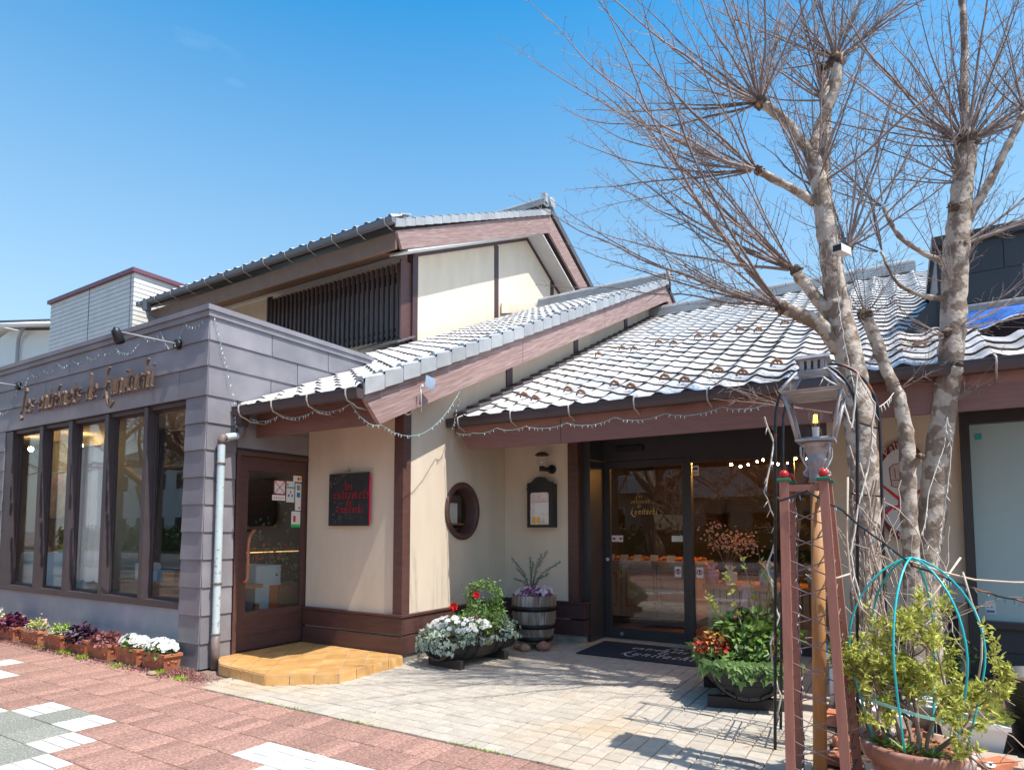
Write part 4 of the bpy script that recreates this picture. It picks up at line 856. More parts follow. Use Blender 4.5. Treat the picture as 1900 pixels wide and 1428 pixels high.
# entrance interior
it = thing('shop_interior', 'warm cafe interior seen through the entrance glazing', 'interior', (-2, 9, 0))
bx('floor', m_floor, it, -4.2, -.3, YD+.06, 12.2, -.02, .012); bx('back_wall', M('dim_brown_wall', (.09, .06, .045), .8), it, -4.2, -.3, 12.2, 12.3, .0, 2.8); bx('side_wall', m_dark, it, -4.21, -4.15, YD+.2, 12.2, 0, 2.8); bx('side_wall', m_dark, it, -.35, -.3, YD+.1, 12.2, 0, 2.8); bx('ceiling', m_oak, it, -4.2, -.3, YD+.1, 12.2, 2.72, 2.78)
cab = thing('display_counter', 'pale oak display counter lined with price cards behind the sliding door', 'counter', (-2.6, 9, 0))
bx('carcass', m_wood, cab, -4.0, -2.35, 8.60, 9.4, .12, .86); bx('plinth', m_dark, cab, -3.96, -2.36, 8.66, 9.38, .012, .119); bx('worktop', m_wood, cab, -4.05, -2.32, 8.55, 9.45, .861, .90)
for x in (-3.9, -3.35, -2.85):
    g = G()
    for (a, b, c, d) in ((x, x+.03, .26, .74), (x+.40, x+.43, .26, .74), (x+.03, x+.40, .26, .29), (x+.03, x+.40, .71, .74)): g.box(a, b, 8.585, 8.5995, c, d)
    g.build('panel_moulding', m_oak, cab)
for x in (-3.42, -2.90): bx('door_gap', m_dark, cab, x, x+.008, 8.5985, 8.5999, .14, .85)
for k, x in enumerate((-3.85, -3.62, -3.42, -3.22, -2.98, -2.74, -2.50)):
    g = G(); g.slab([(x, 8.56, .91), (x+.11, 8.56, .91), (x+.11, 8.60, .99), (x, 8.60, .99)], (0, -.003, .0)); solo(g, 'price_card', m_paper, ['leftmost', 'second from left', 'third from left', 'middle', 'third from right', 'second from right', 'rightmost'][k]+' white price card in the row along the oak counter', 'price card', (x, 8.58, .91), 'price cards along the oak counter')
g = G()
for k in range(160): x, y = R.uniform(-4.0, -2.4), R.uniform(8.7, 9.3); s = R.uniform(.02, .045); g.ball((x, y, .92), s, 6, 4, (1.3, 1, .7))
solo(kind_g := g, 'pastries', m_cake, 'golden baked pastries spread along the oak counter top', 'pastry', (-3.2, 9, .9))['kind'] = 'stuff'
tbw = thing('gift_table', 'slatted brown wooden gift table with reddish top inside the fixed window', 'table', (-1.5, 8.1, 0))
bx('top', m_oak, tbw, -2.05, -.66, 7.75, 8.5, .64, .69)
for k in range(18): bx('slat', m_wood, tbw, -2.0+.075*k, -2.0+.075*k+.062, 7.80, 7.82, .03, .639)
bag = [(-1.98, m_giftp, .09, 'pink round gift bag at the left end of the gift table'), (-1.76, m_paper, .08, 'clear wrapped cake tub second on the gift table'), (-1.56, m_glass3, .08, 'empty clear tub third on the gift table'), (-1.34, m_gift, .10, 'large blue wrapped basket on the gift table'), (-1.10, m_gift, .09, 'second blue wrapped basket on the gift table'), (-.84, m_gift, .08, 'rightmost blue wrapped basket on the gift table')]
for x, m_, s, lab in bag:
    t = thing('gift_basket', lab, 'gift basket', (x, 7.95, .69)); g = G(); g.lathe([(.001, 0), (s*.85, 0), (s, s*1.5), (s*.9, s*1.8), (.001, s*1.85)], 14, (x, 7.95, .69)); g.build('tub', m_, t)
    g = G()
    for k in range(10):
        a = 2*pi*k/10; g.face([(x, 7.95, .69+s*1.7), (x+s*.9*cos(a), 7.95+s*.9*sin(a), .69+s*2.7+R.uniform(0, .04)), (x+s*.9*cos(a+.5), 7.95+s*.9*sin(a+.5), .69+s*2.6)])
    g.build('wrap', m_whitep if m_ is m_gift else m_, t)
g = G(); g.tube([(-1.62, 7.73, .66), (-1.55, 7.72, .69), (-1.46, 7.73, .66)], .03, 8); g.slab([(-1.57, 7.735, .67), (-1.51, 7.735, .67), (-1.55, 7.735, .30), (-1.62, 7.735, .36)], (0, -.004, 0)); g.slab([(-1.55, 7.730, .67), (-1.49, 7.730, .67), (-1.38, 7.730, .40), (-1.45, 7.730, .36)], (0, -.004, 0)); solo(g, 'bow', m_petall, 'pale satin bow tied on the front of the gift table', 'bow', (-1.54, 7.73, .6))
g = G(); g.lathe([(.001, 0), (.04, 0), (.04, .15), (.02, .19), (.012, .25), (.001, .25)], 14, (-1.36, 8.1, .69)); g.tube([(-1.36, 8.1, .93), (-1.36, 8.1, .97), (-1.42, 8.1, .96)], .008, 6); solo(g, 'pump_bottle', m_grey, 'grey pump bottle standing behind the blue baskets', 'bottle', (-1.36, 8.1, .69))
t = thing('blossom_vase', 'vase of pale pink cherry blossom inside the fixed window', 'flowers', (-1.85, 8.15, .69)); g = G(); g.lathe([(.001, 0), (.05, 0), (.06, .1), (.035, .2), (.04, .22)], 14, (-1.85, 8.15, .69)); g.build('vase', m_dark, t)
g = G(); g2 = G()
for k in range(16):
    a = R.uniform(0, 6.28); e = (-1.85+.33*cos(a)*R.random()+.05, 8.15+.15*sin(a), .69+R.uniform(.35, .72)); g2.tube([(-1.85, 8.15, .85), ((e[0]-1.85)/2, 8.15, (e[2]+.9)/2), e], [.006, .004, .002], 4)
    for q in range(16):
        c = Vector(e)+Vector((R.gauss(0, .045), R.gauss(0, .04), R.gauss(0, .05))); s = .016; n = Vector((R.gauss(0, 1), R.gauss(0, 1)-1, R.gauss(0, 1))).normalized(); u_ = n.orthogonal().normalized(); v_ = n.cross(u_)
        g.face([c+u_*s, c+(u_*.3+v_)*s, c+(-u_*.8+v_*.6)*s, c+(-u_*.8-v_*.6)*s, c+(u_*.3-v_)*s])
g.build('blossom', m_petall, t); g2.build('twigs', m_twig, t)
ch = thing('chandelier', 'row of small warm bulbs glowing under the shop ceiling', 'ceiling lamp', (-1.3, 9.0, 2.3)); g = G()
for k in range(16): g.ball((-1.95+.105*k+.02*sin(k*7), 9.0+.1*sin(k*3), 2.24+.035*sin(k*5)), .016, 8, 5)
kind(g.build('bulbs', M('warm_bulb', (1, .45, .10), .4, emit=260), ch), 'stuff'); g = G(); g.tube([(-2.0, 9, 2.36), (-.4, 9, 2.36)], .01, 6); g.build('rail', m_brass, ch)
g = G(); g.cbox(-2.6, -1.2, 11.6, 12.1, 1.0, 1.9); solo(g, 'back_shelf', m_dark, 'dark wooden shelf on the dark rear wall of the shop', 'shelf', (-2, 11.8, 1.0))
# ---------------------------------------------------------------- neighbour on the right
nb = thing('neighbour_shop', 'dark slate-clad neighbouring shop with a frosted window at the right edge', 'building', (1.5, 7.4, 0))
bx('side_frame', m_frame, nb, .526, .598, 7.33, 7.50, 0, 2.62); bx('head', m_frame, nb, .5985, 3.0, 7.35, 7.50, 2.345, 2.62); bx('sill', m_frame, nb, .5985, 3.0, 7.33, 7.50, .44, .50)
g = G(); g.box(.5985, 3.0, 7.44, 7.45, .5005, 2.3445); fp = g.build('frosted_window', m_frost, nb); bx('notice', m_whitep, fp, .66, .74, 7.436, 7.4395, .56, .68); bx('notice', m_skt, fp, .645, .70, 7.436, 7.4395, 2.20, 2.26)
bx('notice_print', m_skb, fp, .67, .73, 7.434, 7.4359, .572, .595); bx('notice_print', m_skk, fp, .675, .685, 7.434, 7.4359, .62, .63); bx('notice_print', m_skk, fp, .705, .715, 7.434, 7.4359, .62, .63)
bx('backing', m_seam, nb, .5985, 3.0, 7.405, 7.49, 0, .4395)
for j in range(2):
    for k in range(6): bx('slate_panel', m_clad, nb, .60+.42*k+(.1 if j else 0), .60+.42*(k+1)-.006+(.1 if j else 0), 7.39, 7.404, .225-.222*j, .437-.222*j)
bx('upper_core', m_seam, nb, .41, 3.2, 7.21, 9.5, 2.62, 4.05); bx('recess_floor', m_dark, nb, .42, 3.2, 6.63, 7.20, 2.80, 2.84)
for (z0, z1, o) in ((3.46, 3.74, 0), (3.745, 4.05, .3)):
    for k in range(4): bx('cladding_panel', m_clad, nb, .41+.8*k-(o if k else 0), .41+.8*(k+1)-.006-o, 7.195, 7.209, z0, z1)
bx('cladding_panel', m_clad, nb, .395, .409, 7.2, 9.5, 3.0, 4.05)
bx('coping', m_frame, nb, .36, 3.2, 7.14, 9.5, 4.051, 4.14); bx('beam', m_grey, nb, .41, 3.2, 7.15, 7.209, 3.37, 3.43)
g = G(); g.slab([(.10, 7.22, 3.27), (.395, 7.22, 3.27), (.395, 7.22, 3.62)], (0, .05, 0)); g.build('flashing', m_clad, nb)
aw = thing('awning', 'rolled blue awning with a wavy hem under the dark upper wall', 'awning', (1.2, 7.0, 3.3))
g = G(); g.tube([(.50, 7.02, 3.34), (3.0, 7.02, 3.34)], .055, 14); g.build('roller_case', m_grey, aw)
g = G(); n = 60
def awp(i, j):
    x = .52+2.4*i/n; hem = .15+.045*cos(x*9.5) if True else 0
    return (x, 6.97-.07*j/6-.02*sin(x*17+j)*(j/6), 3.32-(hem)*j/6)
for i in range(n):
    for j in range(6): g.face([awp(i, j), awp(i, j+1), awp(i+1, j+1), awp(i+1, j)], True)
g.build('cloth', m_blue, aw); g = G(); g.tube([awp(i, 6) for i in range(n+1)], .006, 5); g.build('hem', m_whitep, aw)
# ---------------------------------------------------------------- things behind: two pale buildings
sb = thing('siding_building', 'boxy building clad in pale tile siding with plum coping behind the annex', 'building', (-17, 9, 0))
g = G(); g.box(-19.85, -15.6, 8.0, 13, 0, 7.55); g.build('body', m_siding, sb)
g = G()
for k in range(1, 40):
    z = 7.55-.115*k; g.box(-19.85, -15.6, 7.994, 7.9995, z-.006, z); g.box(-15.5995, -15.594, 8.0, 13, z-.006, z)
for x in (-17.75, -15.75): g.box(x, x+.02, 7.993, 7.9998, 2, 7.55)
kind(g.build('siding_joints', m_sidej, sb), 'stuff')
g = G(); g.box(-19.92, -15.53, 7.93, 13.1, 7.5505, 7.65); g.build('coping', m_coping, sb)
wh = thing('white_house', 'white house with grey gutter at the far left behind the annex', 'house', (-23, 9, 0))
g = G(); g.slab([(-28, 8.7, 0), (-20.9, 8.7, 0), (-20.9, 8.7, 7.2), (-24.3, 8.7, 7.75), (-28, 8.7, 7.2)], (0, 6, 0)); g.build('walls', m_white_wall, wh)
g = G(); g.slab([(-24.6, 8.45, 7.90), (-20.6, 8.45, 7.27), (-20.6, 8.45, 7.33), (-24.6, 8.45, 7.98)], (0, 6.8, 0)); g.slab([(-24.7, 8.45, 7.90), (-28.6, 8.45, 7.27), (-28.6, 8.45, 7.33), (-24.7, 8.45, 7.98)], (0, 6.8, 0)); g.build('eaves', m_white_wall, wh)
g = G(); g.slab([(-24.6, 8.43, 7.985), (-20.55, 8.43, 7.338), (-20.55, 8.43, 7.40), (-24.6, 8.43, 8.05)], (0, 6.9, 0)); g.slab([(-24.7, 8.43, 7.985), (-28.6, 8.43, 7.338), (-28.6, 8.43, 7.40), (-24.7, 8.43, 8.05)], (0, 6.9, 0)); g.build('roof', m_roofd, wh)
g = G(); g.tube([(-24.5, 8.36, 7.86), (-20.6, 8.36, 7.24)], .07, 10); g.build('gutter', m_whitep, wh)
g = G(); g.tube([(-22.6, 8.45, 7.6), (-23.4, 8.6, 7.35), (-23.5, 8.62, 7.2), (-23.5, 8.62, 0)], .05, 8); g.build('downpipe', m_grey, wh)
# ================================================================ STEP, MAT, WALL FIXTURES
def clip(poly, conv):
    out = poly
    for i in range(len(conv)):
        a, b = conv[i], conv[(i+1) % len(conv)]; inp = out; out = []
        if not inp: break
        def side(p): return (b[0]-a[0])*(p[1]-a[1])-(b[1]-a[1])*(p[0]-a[0])
        for k in range(len(inp)):
            p, q = inp[k], inp[(k+1) % len(inp)]; sp, sq = side(p), side(q)
            if sp >= 0: out.append(p)
            if (sp >= 0) != (sq >= 0):
                t = sp/(sp-sq); out.append((p[0]+(q[0]-p[0])*t, p[1]+(q[1]-p[1])*t))
    return out
def area(p): return .5*abs(sum(p[i][0]*p[(i+1) % len(p)][1]-p[(i+1) % len(p)][0]*p[i][1] for i in range(len(p))))
def shrink(p, d):
    cx = sum(q[0] for q in p)/len(p); cy_ = sum(q[1] for q in p)/len(p); r = max(1e-4, sqrt(area(p))); k = 1-2*d/r
    return [(cx+(q[0]-cx)*k, cy_+(q[1]-cy_)*k) for q in p] if k > .3 else []
SP = [(-5.782, 3.90), (-5.47, 3.715), (-4.73, 3.65), (-4.255, 4.04), (-4.27, 4.90), (-4.31, YP-.06), (-5.782, YP-.06)]
step = thing('entrance_step', 'low faceted step of glazed ochre tiles at the side door', 'step', (-5, 4.3, 0))
g = G(); g.slab([(x, y, -.02) for x, y in SP], (0, 0, .106)); g.build('bed', m_grout, step)
ca, sa = cos(radians(40.5)), sin(radians(40.5)); ox_, oy_ = -4.73, 3.65; TS = .205
inner = SP
for i in range(-12, 12):
    for j in range(-4, 12):
        q = [(ox_+ca*u*TS-sa*v*TS, oy_+sa*u*TS+ca*v*TS) for u, v in ((i, j), (i+1, j), (i+1, j+1), (i, j+1))]
        c_ = clip(q, inner)
        if len(c_) < 3 or area(c_) < .0012: continue
        c_ = shrink(c_, .0035)
        if c_:
            g = G(); z = .093+R.uniform(-.001, .001); g.slab([(x, y, .084) for x, y in c_], (0, 0, z-.084)); g.build('step_tile', m_orange, step)
for (a, b) in ((SP[1], SP[2]), (SP[2], SP[3]), (SP[3], SP[4])):
    d = Vector((b[0]-a[0], b[1]-a[1], 0)); n = max(2, round(d.length/.2)); nrm = Vector((d.y, -d.x, 0)).normalized(); 
    for k in range(n):
        p, q = Vector((*a, 0))+d*(k/n)+d.normalized()*.004, Vector((*a, 0))+d*((k+1)/n)-d.normalized()*.004
        g = G(); g.slab([(p.x, p.y, .0), (q.x, q.y, .0), (q.x, q.y, .084), (p.x, p.y, .084)], nrm*.008); g.build('riser_tile', m_orange, step)
# mat
mt = thing('door_mat', 'dark navy entrance mat with white script of the shop name', 'mat', (-2.5, 6.8, 0))
mq = [(-3.05, 6.33), (-1.75, 6.33), (-1.75, 7.19), (-3.08, 7.19)]
g = G(); g.slab([(x, y, .001) for x, y in mq], (0, 0, .010)); g.build('mat', m_mat, mt)
def fm_mat(x0, y0): return lambda u, v, n=False: (0, 0, 1) if n else (x0+u, y0+v*1.15, .0115)
for t_, x0, y0, s_ in (('Les', -2.27, 7.02, .062), ('entremets', -2.62, 6.865, .072), ('de', -2.28, 6.73, .060), ('Kunitachi', -2.62, 6.535, .095)): lettering(mt, 'word', t_, s_, fm_mat(x0, y0), m_whitep, th=.0012, nib=.19, each=False)
# plaque
pq = thing('slate_plaque', 'square black slate plaque with red lettering on the porch wall', 'plaque', (-5.08, YP, 1.4))
g = G(); g.box(-5.375, -4.785, YP-.062, YP-.035, 1.385, 1.955); g.build('slab', m_slate, pq)
g = G(); g.box(-4.7845, -4.780, YP-.048, YP-.030, 1.40, 1.935); g.build('magenta_edge', m_pink, pq); bx('backing', m_black, pq, -5.33, -4.82, YP-.034, YP, 1.42, 1.92)
def fm_p(x0, z0, rot=0): 
    return lambda u, v, n=False: (0, -1, 0) if n else (x0+u*cos(rot)-v*sin(rot), YP-.0625, z0+u*sin(rot)+v*cos(rot))
for t_, x0, z0, s_ in (('les', -5.13, 1.775, .050), ('entremets', -5.30, 1.68, .062), ('de', -5.11, 1.60, .048), ('kunitachi', -5.24, 1.53, .047)): lettering(pq, 'word', t_, s_, fm_p(x0, z0), m_redp, th=.003, nib=.24, each=False, slant=.1)
lettering(pq, 'word', 'PATISSERIE', .036, fm_p(-5.335, 1.80, .55), m_letter, th=.003, nib=.22, each=False, slant=0)
g = G()
for k in range(46): x, z = -5.33+abs(R.gauss(0, .2)) % .5, 1.42+R.random()*.23; s = R.uniform(.001, .0045); g.box(x, x+s, YP-.0645, YP-.062, z, z+s)
kind(g.build('plaster_specks', m_paper, pq), 'stuff')
g = G()
for k in range(22): x, z = -5.05+R.random()*.2, 1.44+R.random()*.045+R.random()*.01; s = R.uniform(.003, .008); g.box(x, x+s, YP-.0645, YP-.062, z, z+s*.6)
kind(g.build('copper_marks', m_letter, pq), 'stuff')
# notice box and wall lantern
nbx = thing('notice_box', 'black wooden menu case with a curved top on the cream entrance wall', 'menu case', (-3.73, YM, 1.35))
x0, x1, yf = -3.955, -3.60, YM-.13
g = G(); g.box(x0, x1, yf, YM, 1.37, 1.905); top = [(x0, 1.9055), (x1, 1.9055), (x1, 1.925), (x1-.06, 1.935), (x1-.11, 1.98), (x1-.16, 1.995), (x0+.16, 1.995), (x0+.11, 1.98), (x0+.06, 1.93), (x0, 1.92)]
g.slab([(x, yf, z) for x, z in top], (0, .03, 0)); g.build('case', m_black, nbx)
bx('cap_rail', m_black, nbx, x0-.004, x1+.002, yf-.010, yf-.0005, 1.84, 1.855)
def rrect(a, b, c, d, r): 
    o = []
    for cx_, cz_, s in ((b-r, d-r, 0), (a+r, d-r, 1)):
        for k in range(7): t = pi/2*(s+k/6); o.append((cx_+r*cos(t), cz_+r*sin(t)))
    return o+[(a, c), (b, c)]
g = G(); g.slab([(x, yf-.004, z) for x, z in rrect(x0+.05, x1-.05, 1.405, 1.80, .03)], (0, .0035, 0)); g.build('menu_sheet', M('pink_menu_paper', (.74, .62, .62), .7, col2=(.86, .80, .74), c2scale=9, c2lo=.45, c2hi=.55, vary=.06), nbx)
g = G(); g.slab([(x0+.11, yf-.0045, 1.55), (x1-.055, yf-.0045, 1.55), (x1-.055, yf-.0045, 1.68), (x0+.11, yf-.0045, 1.68)], (0, .0003, 0)); g.build('menu_card', m_whitep, nbx); bx('menu_line', m_skk, nbx, x0+.11, x1-.055, yf-.006, yf-.005, 1.681, 1.685)
for (a, c, m_) in ((x0+.07, 1.42, m_yelc), (x0+.14, 1.42, m_yelc)): 
    g = G(); g.slab([(a, yf-.0055, c), (a+.055, yf-.0055, c), (a+.04, yf-.0055, c+.085), (a+.012, yf-.0055, c+.075)], (0, .0005, 0)); g.build('yellow_sticker', m_, nbx)
bx('mint_sticker', m_twine, nbx, x0+.21, x0+.245, yf-.0060, yf-.0055, 1.43, 1.445)
lettering(nbx, 'caption', 'Les entremets', .017, lambda u, v, n=False: (0, -1, 0) if n else (x0+.06+u, yf-.0005, 1.875+v), m_seam, th=.001, nib=.2, each=False)
wlm = thing('wall_lantern', 'small clear glass lantern with dark cap on black wall arm above menu case', 'wall lamp', (-3.70, YM, 2.15))
g = G(); g.tube([(-3.665, YM, 2.09), (-3.665, YM-.03, 2.09)], .055, 20); g.build('wall_plate', m_black, wlm)
g = G(); g.tube([(-3.665, YM-.03, 2.09), (-3.69, YM-.10, 2.085), (-3.72, YM-.155, 2.09)], .028, 10); g.tube([(-3.725, YM-.16, 2.06), (-3.725, YM-.16, 2.12)], .035, 14); g.build('arm', m_black, wlm)
g = G(); g.lathe([(.035, 2.121), (.062, 2.14), (.068, 2.25)], 24, (-3.725, YM-.16, 0)); g.build('shade', m_glass3, wlm)
g = G(); g.lathe([(.085, 2.251), (.088, 2.262), (.05, 2.292), (.001, 2.296)], 24, (-3.725, YM-.16, 0)); g.build('cap', m_post, wlm); g = G(); g.ball((-3.725, YM-.16, 2.175), .024, 10, 8); g.build('bulb', m_paper, wlm)
# oval sign on the sign wall
os_ = thing('oval_sign', 'white oval pastry-shop sign with maroon rim, chef hat and crossed red whisks', 'sign', (.05, 7.38, 1.7))
ocx, ocz, oa, ob = .045, 1.735, .235, .50
m_maroon = M('maroon_paint', (.17, .018, .022), .5, vary=.1); m_hat = M('hat_fill', (.56, .47, .45), .7); m_signw = M('sign_white', (.62, .64, .67), .6, vary=.05, scale=12)
def ell(a, b, n=48): return [(ocx+a*cos(2*pi*k/n), ocz+b*sin(2*pi*k/n)) for k in range(n)]
g = G(); g.slab([(x, 7.36, z) for x, z in ell(oa, ob)], (0, .038, 0)); g.build('board', m_maroon, os_)
# white field bounded by flatter arcs at top and bottom so the rim widens there
fld = [(ocx+(oa-.004)*cos(t)*1.0, ocz+(ob-.085)*sin(t)) for t in [2*pi*k/48 for k in range(48)]]
g = G(); g.slab([(x, 7.357, z) for x, z in fld], (0, .0028, 0)); g.build('field', m_signw, os_)
def flat(par, nm, pts, mat, y=7.3555): g = G(); g.slab([(ocx+x, y, ocz+z) for x, z in pts], (0, .0012, 0)); return g.build(nm, mat, par)
flat(os_, 'chef_hat', [(-.095, .04), (.0, .015), (.095, .04), (.11, .22), (.08, .255), (0, .275), (-.08, .255), (-.11, .22)], m_hat)
g = G()
for (a, b) in (((-.095, .04), (-.11, .22)), ((-.11, .22), (-.08, .255)), ((-.08, .255), (0, .275)), ((0, .275), (.08, .255)), ((.08, .255), (.11, .22)), ((.11, .22), (.095, .04)), ((-.095, .04), (0, .015)), ((0, .015), (.095, .04)), ((-.1, .10), (.1, .10)), ((-.06, .12), (-.065, .22)), ((-.02, .12), (-.02, .235)), ((.02, .12), (.02, .235)), ((.06, .12), (.065, .22))):
    g.tube([(ocx+a[0], 7.3545, ocz+a[1]), (ocx+b[0], 7.3545, ocz+b[1])], .0032, 4)
g.build('hat_outline', m_maroon, os_)
flat(os_, 'whisk', [(-.21, .045), (-.17, .03), (-.02, -.13), (.10, -.215), (.12, -.195), (0, -.10), (-.175, .065), (-.215, .085)], m_skr, 7.3549)
flat(os_, 'whisk', [(.21, .06), (.20, .02), (.03, -.13), (-.08, -.20), (-.09, -.18), (0, -.10)], m_skr, 7.3543)
n = 20; flat(os_, 'blue_disc', [(.05*cos(2*pi*k/n), -.12+.065*sin(2*pi*k/n)) for k in range(n)], m_skb, 7.3553)
flat(os_, 'ribbon', [(.02, -.135), (.19, -.11), (.19, -.125), (.05, -.15)], m_skr, 7.3537); flat(os_, 'ribbon', [(.04, -.152), (.19, -.128), (.19, -.165), (.07, -.165)], m_skb, 7.3537)
flat(os_, 'ribbon', [(-.04, -.15), (-.12, -.16), (-.17, -.21), (-.15, -.27), (-.135, -.22), (-.09, -.18), (-.03, -.17)], m_skr, 7.3537); flat(os_, 'ribbon', [(-.09, -.142), (-.15, -.16), (-.20, -.21), (-.175, -.215), (-.12, -.165)], m_skb, 7.3533)
def fm_arc(a, b, t0, dirn):
    def f(u, v, n=False):
        if n: return (0, -1, 0)
        t = t0+dirn*(-u/.30); rr2 = (b+v*(1 if dirn > 0 else -1)); aa = a+v*(1 if dirn > 0 else -1)
        return (ocx+aa*cos(t), 7.3595, ocz+rr2*sin(t))
    return f
lettering(os_, 'word', 'Patissier', .052, fm_arc(.175, .425, pi/2+.72, 1), m_paper, th=.002, nib=.22, each=False, slant=.05)
lettering(os_, 'word', 'Traiteur', .045, fm_arc(.205, .468, -pi/2-.62, -1), m_paper, th=.002, nib=.22, each=False, slant=.05)
# cameras and bird deterrent
sc_ = thing('wall_camera', 'small round white security camera under the barge board by the corner post', 'security camera', (-4.25, 4.93, 2.54))
g = G(); g.tube([(-4.30, 4.97, 2.555), (-4.19, 4.86, 2.535)], .034, 14); g.build('housing', m_whitep, sc_); g = G(); g.tube([(-4.1895, 4.8595, 2.535), (-4.184, 4.854, 2.534)], .024, 14); g.build('lens', m_black, sc_)
tc_ = thing('tree_camera', 'white box security camera strapped in the fork of the large bare tree', 'security camera', (-.31, 5.15, 3.39))
g = G(); g.hexa([(-.345, 5.05, 3.355), (-.285, 5.03, 3.355), (-.23, 5.17, 3.36), (-.29, 5.19, 3.36), (-.345, 5.05, 3.41), (-.285, 5.03, 3.41), (-.23, 5.17, 3.415), (-.29, 5.19, 3.415)]); g.build('housing', m_whitep, tc_)
g = G(); g.hexa([(-.342, 5.045, 3.36), (-.288, 5.027, 3.36), (-.286, 5.030, 3.36), (-.340, 5.048, 3.36), (-.342, 5.045, 3.405), (-.288, 5.027, 3.405), (-.286, 5.030, 3.405), (-.340, 5.048, 3.405)]); g.build('lens', m_black, tc_)
bd = thing('hanging_card', 'square glittering card on a string hanging from the barge board', 'reflector', (-3.98, 4.85, 2.8))
g = G(); g.slab([(-3.97, 4.84, 2.76), (-3.95, 4.96, 2.74), (-3.95, 4.98, 2.86), (-3.97, 4.86, 2.88)], (.004, 0, 0)); g.build('card', M('glitter', (.55, .6, .68), .15, metal=.7, vary=.5, scale=160, col2=(.8, .7, .8), c2scale=120), bd)
g = G(); g.tube([(-3.98, 4.82, 2.76), (-3.985, 4.80, 2.76)], .018, 8); g.tube([(-3.985, 4.80, 2.76), (-3.985, 4.815, 2.5)], .004, 4); g.build('string', m_whitep, bd)

# ---------------------------------------------------------------- strings of fairy lights
def fairy(name, lab, anchors, sag, mat, wr=.0035, lead=.03, step=.055, bulb=m_lightbulb, group='strings of small fairy lights'):
    t = thing(name, lab, 'fairy lights', anchors[0], group); g = G(); gb = G(); rr2 = random.Random(len(anchors)+int(abs(anchors[0][0])*10))
    for a, b in zip(anchors[:-1], anchors[1:]):
        a, b = Vector(a), Vector(b); n = max(3, int((b-a).length/.045)); pts = []
        for k in range(n+1):
            s = k/n; p = a.lerp(b, s); p.z -= sag*4*s*(1-s)*(b-a).length; pts.append(p+Vector((rr2.uniform(-.004, .004),)*3))
        g.tube(pts, wr, 4, cap=False)
        for k in range(1, n):
            if rr2.random() < .75:
                p = pts[k]; d = Vector((rr2.uniform(-.6, .6), rr2.uniform(-.5, .5), -1)).normalized()*lead; gb.tube([p, p+d*.6, p+d], [.003, .0035, .002], 4)
    g.build('wire', mat, t); kind(gb.build('bulbs', bulb, t), 'stuff'); return t
yw = YA-.03
A_ = [(-5.84, yw, 3.46), (-6.19, yw, 3.47), (-6.33, yw-.02, 3.24), (-6.62, yw, 3.44), (-6.95, yw, 3.44), (-7.55, yw, 3.42), (-7.85, yw, 3.42), (-8.2, yw, 3.42), (-8.55, yw, 3.42), (-8.9, yw, 3.42), (-9.3, yw, 3.40), (-9.62, yw, 3.38), (-9.95, yw, 3.26), (-10.5, yw, 2.95)]
fairy('fairy_lights', 'mint fairy light string looped along the top of the dark annex front', A_, .22, m_wire)
fairy('fairy_lights', 'thin wire with a few lights dropping down the annex corner to the hopper', [(-5.78, 3.74, 3.50), (-5.755, 3.9, 2.95), (-5.75, 4.0, 2.6), (-5.72, 3.98, 2.35)], .01, m_wire, wr=.002)
fairy('fairy_lights', 'fairy light string looped below the porch gutter and across to the barge board', [(-5.56, 4.03, 2.46), (-5.1, 4.03, 2.46), (-4.60, 4.03, 2.46), (-4.15, 4.03, 2.47)], .10, m_wire)
fairy('fairy_lights', 'long sagging fairy light string from the porch gutter to the main roof end', [(-4.15, 4.03, 2.47), (-4.0, 4.28, 2.30), (-4.0, 5.47, 2.83), (-4.30, 5.70, 2.48)], .20, m_wire)
fairy('fairy_lights', 'fairy light string looped along the brown fascia of the main entrance', [(-4.18, 5.66, 2.42), (-3.95, 5.66, 2.40), (-3.65, 5.66, 2.43), (-3.28, 5.66, 2.42), (-2.82, 5.66, 2.41), (-2.30, 5.66, 2.42), (-1.80, 5.66, 2.41), (-1.3, 5.66, 2.42), (-.9, 5.66, 2.41)], .09, m_wire)

# ================================================================ PLANTS
def leafq(g, p, d, n, L_, W_):
    """one folded leaf: base p, direction d, normal n"""
    d = d.normalized(); s = d.cross(n)
    if s.length < 1e-5: s = d.orthogonal()
    s.normalize(); n = s.cross(d).normalized(); a = p+d*(L_*.45)-n*(W_*.12); t = p+d*L_-n*(L_*.12)
    b = len(g.v); g.v += [tuple(p), tuple(a+s*W_*.5+n*W_*.25), tuple(t), tuple(a-s*W_*.5+n*W_*.25), tuple(a)]
    g.f += [(b, b+1, b+2, b+4), (b, b+4, b+2, b+3)]; g.sm += [False, False]
IVY = [(0, 0), (.42, -.05), (.50, .38), (.26, .42), (.0, 1.0), (-.26, .42), (-.50, .38), (-.42, -.05)]
def leafivy(g, p, d, n, L_, W_=None):
    d = d.normalized(); s = d.cross(n)
    if s.length < 1e-5: s = d.orthogonal()
    s.normalize(); n = s.cross(d).normalized(); b = len(g.v)
    g.v.append(tuple(p+d*L_*.3-n*L_*.06)); 
    for x, y in IVY: g.v.append(tuple(p+s*(x*L_)+d*(y*L_)+n*(abs(x)*L_*.15)))
    m = len(IVY)
    for k in range(m): g.f.append((b, b+1+k, b+1+(k+1) % m)); g.sm.append(False)
def rv(rr2): return Vector((rr2.gauss(0, 1), rr2.gauss(0, 1), rr2.gauss(0, 1))).normalized()
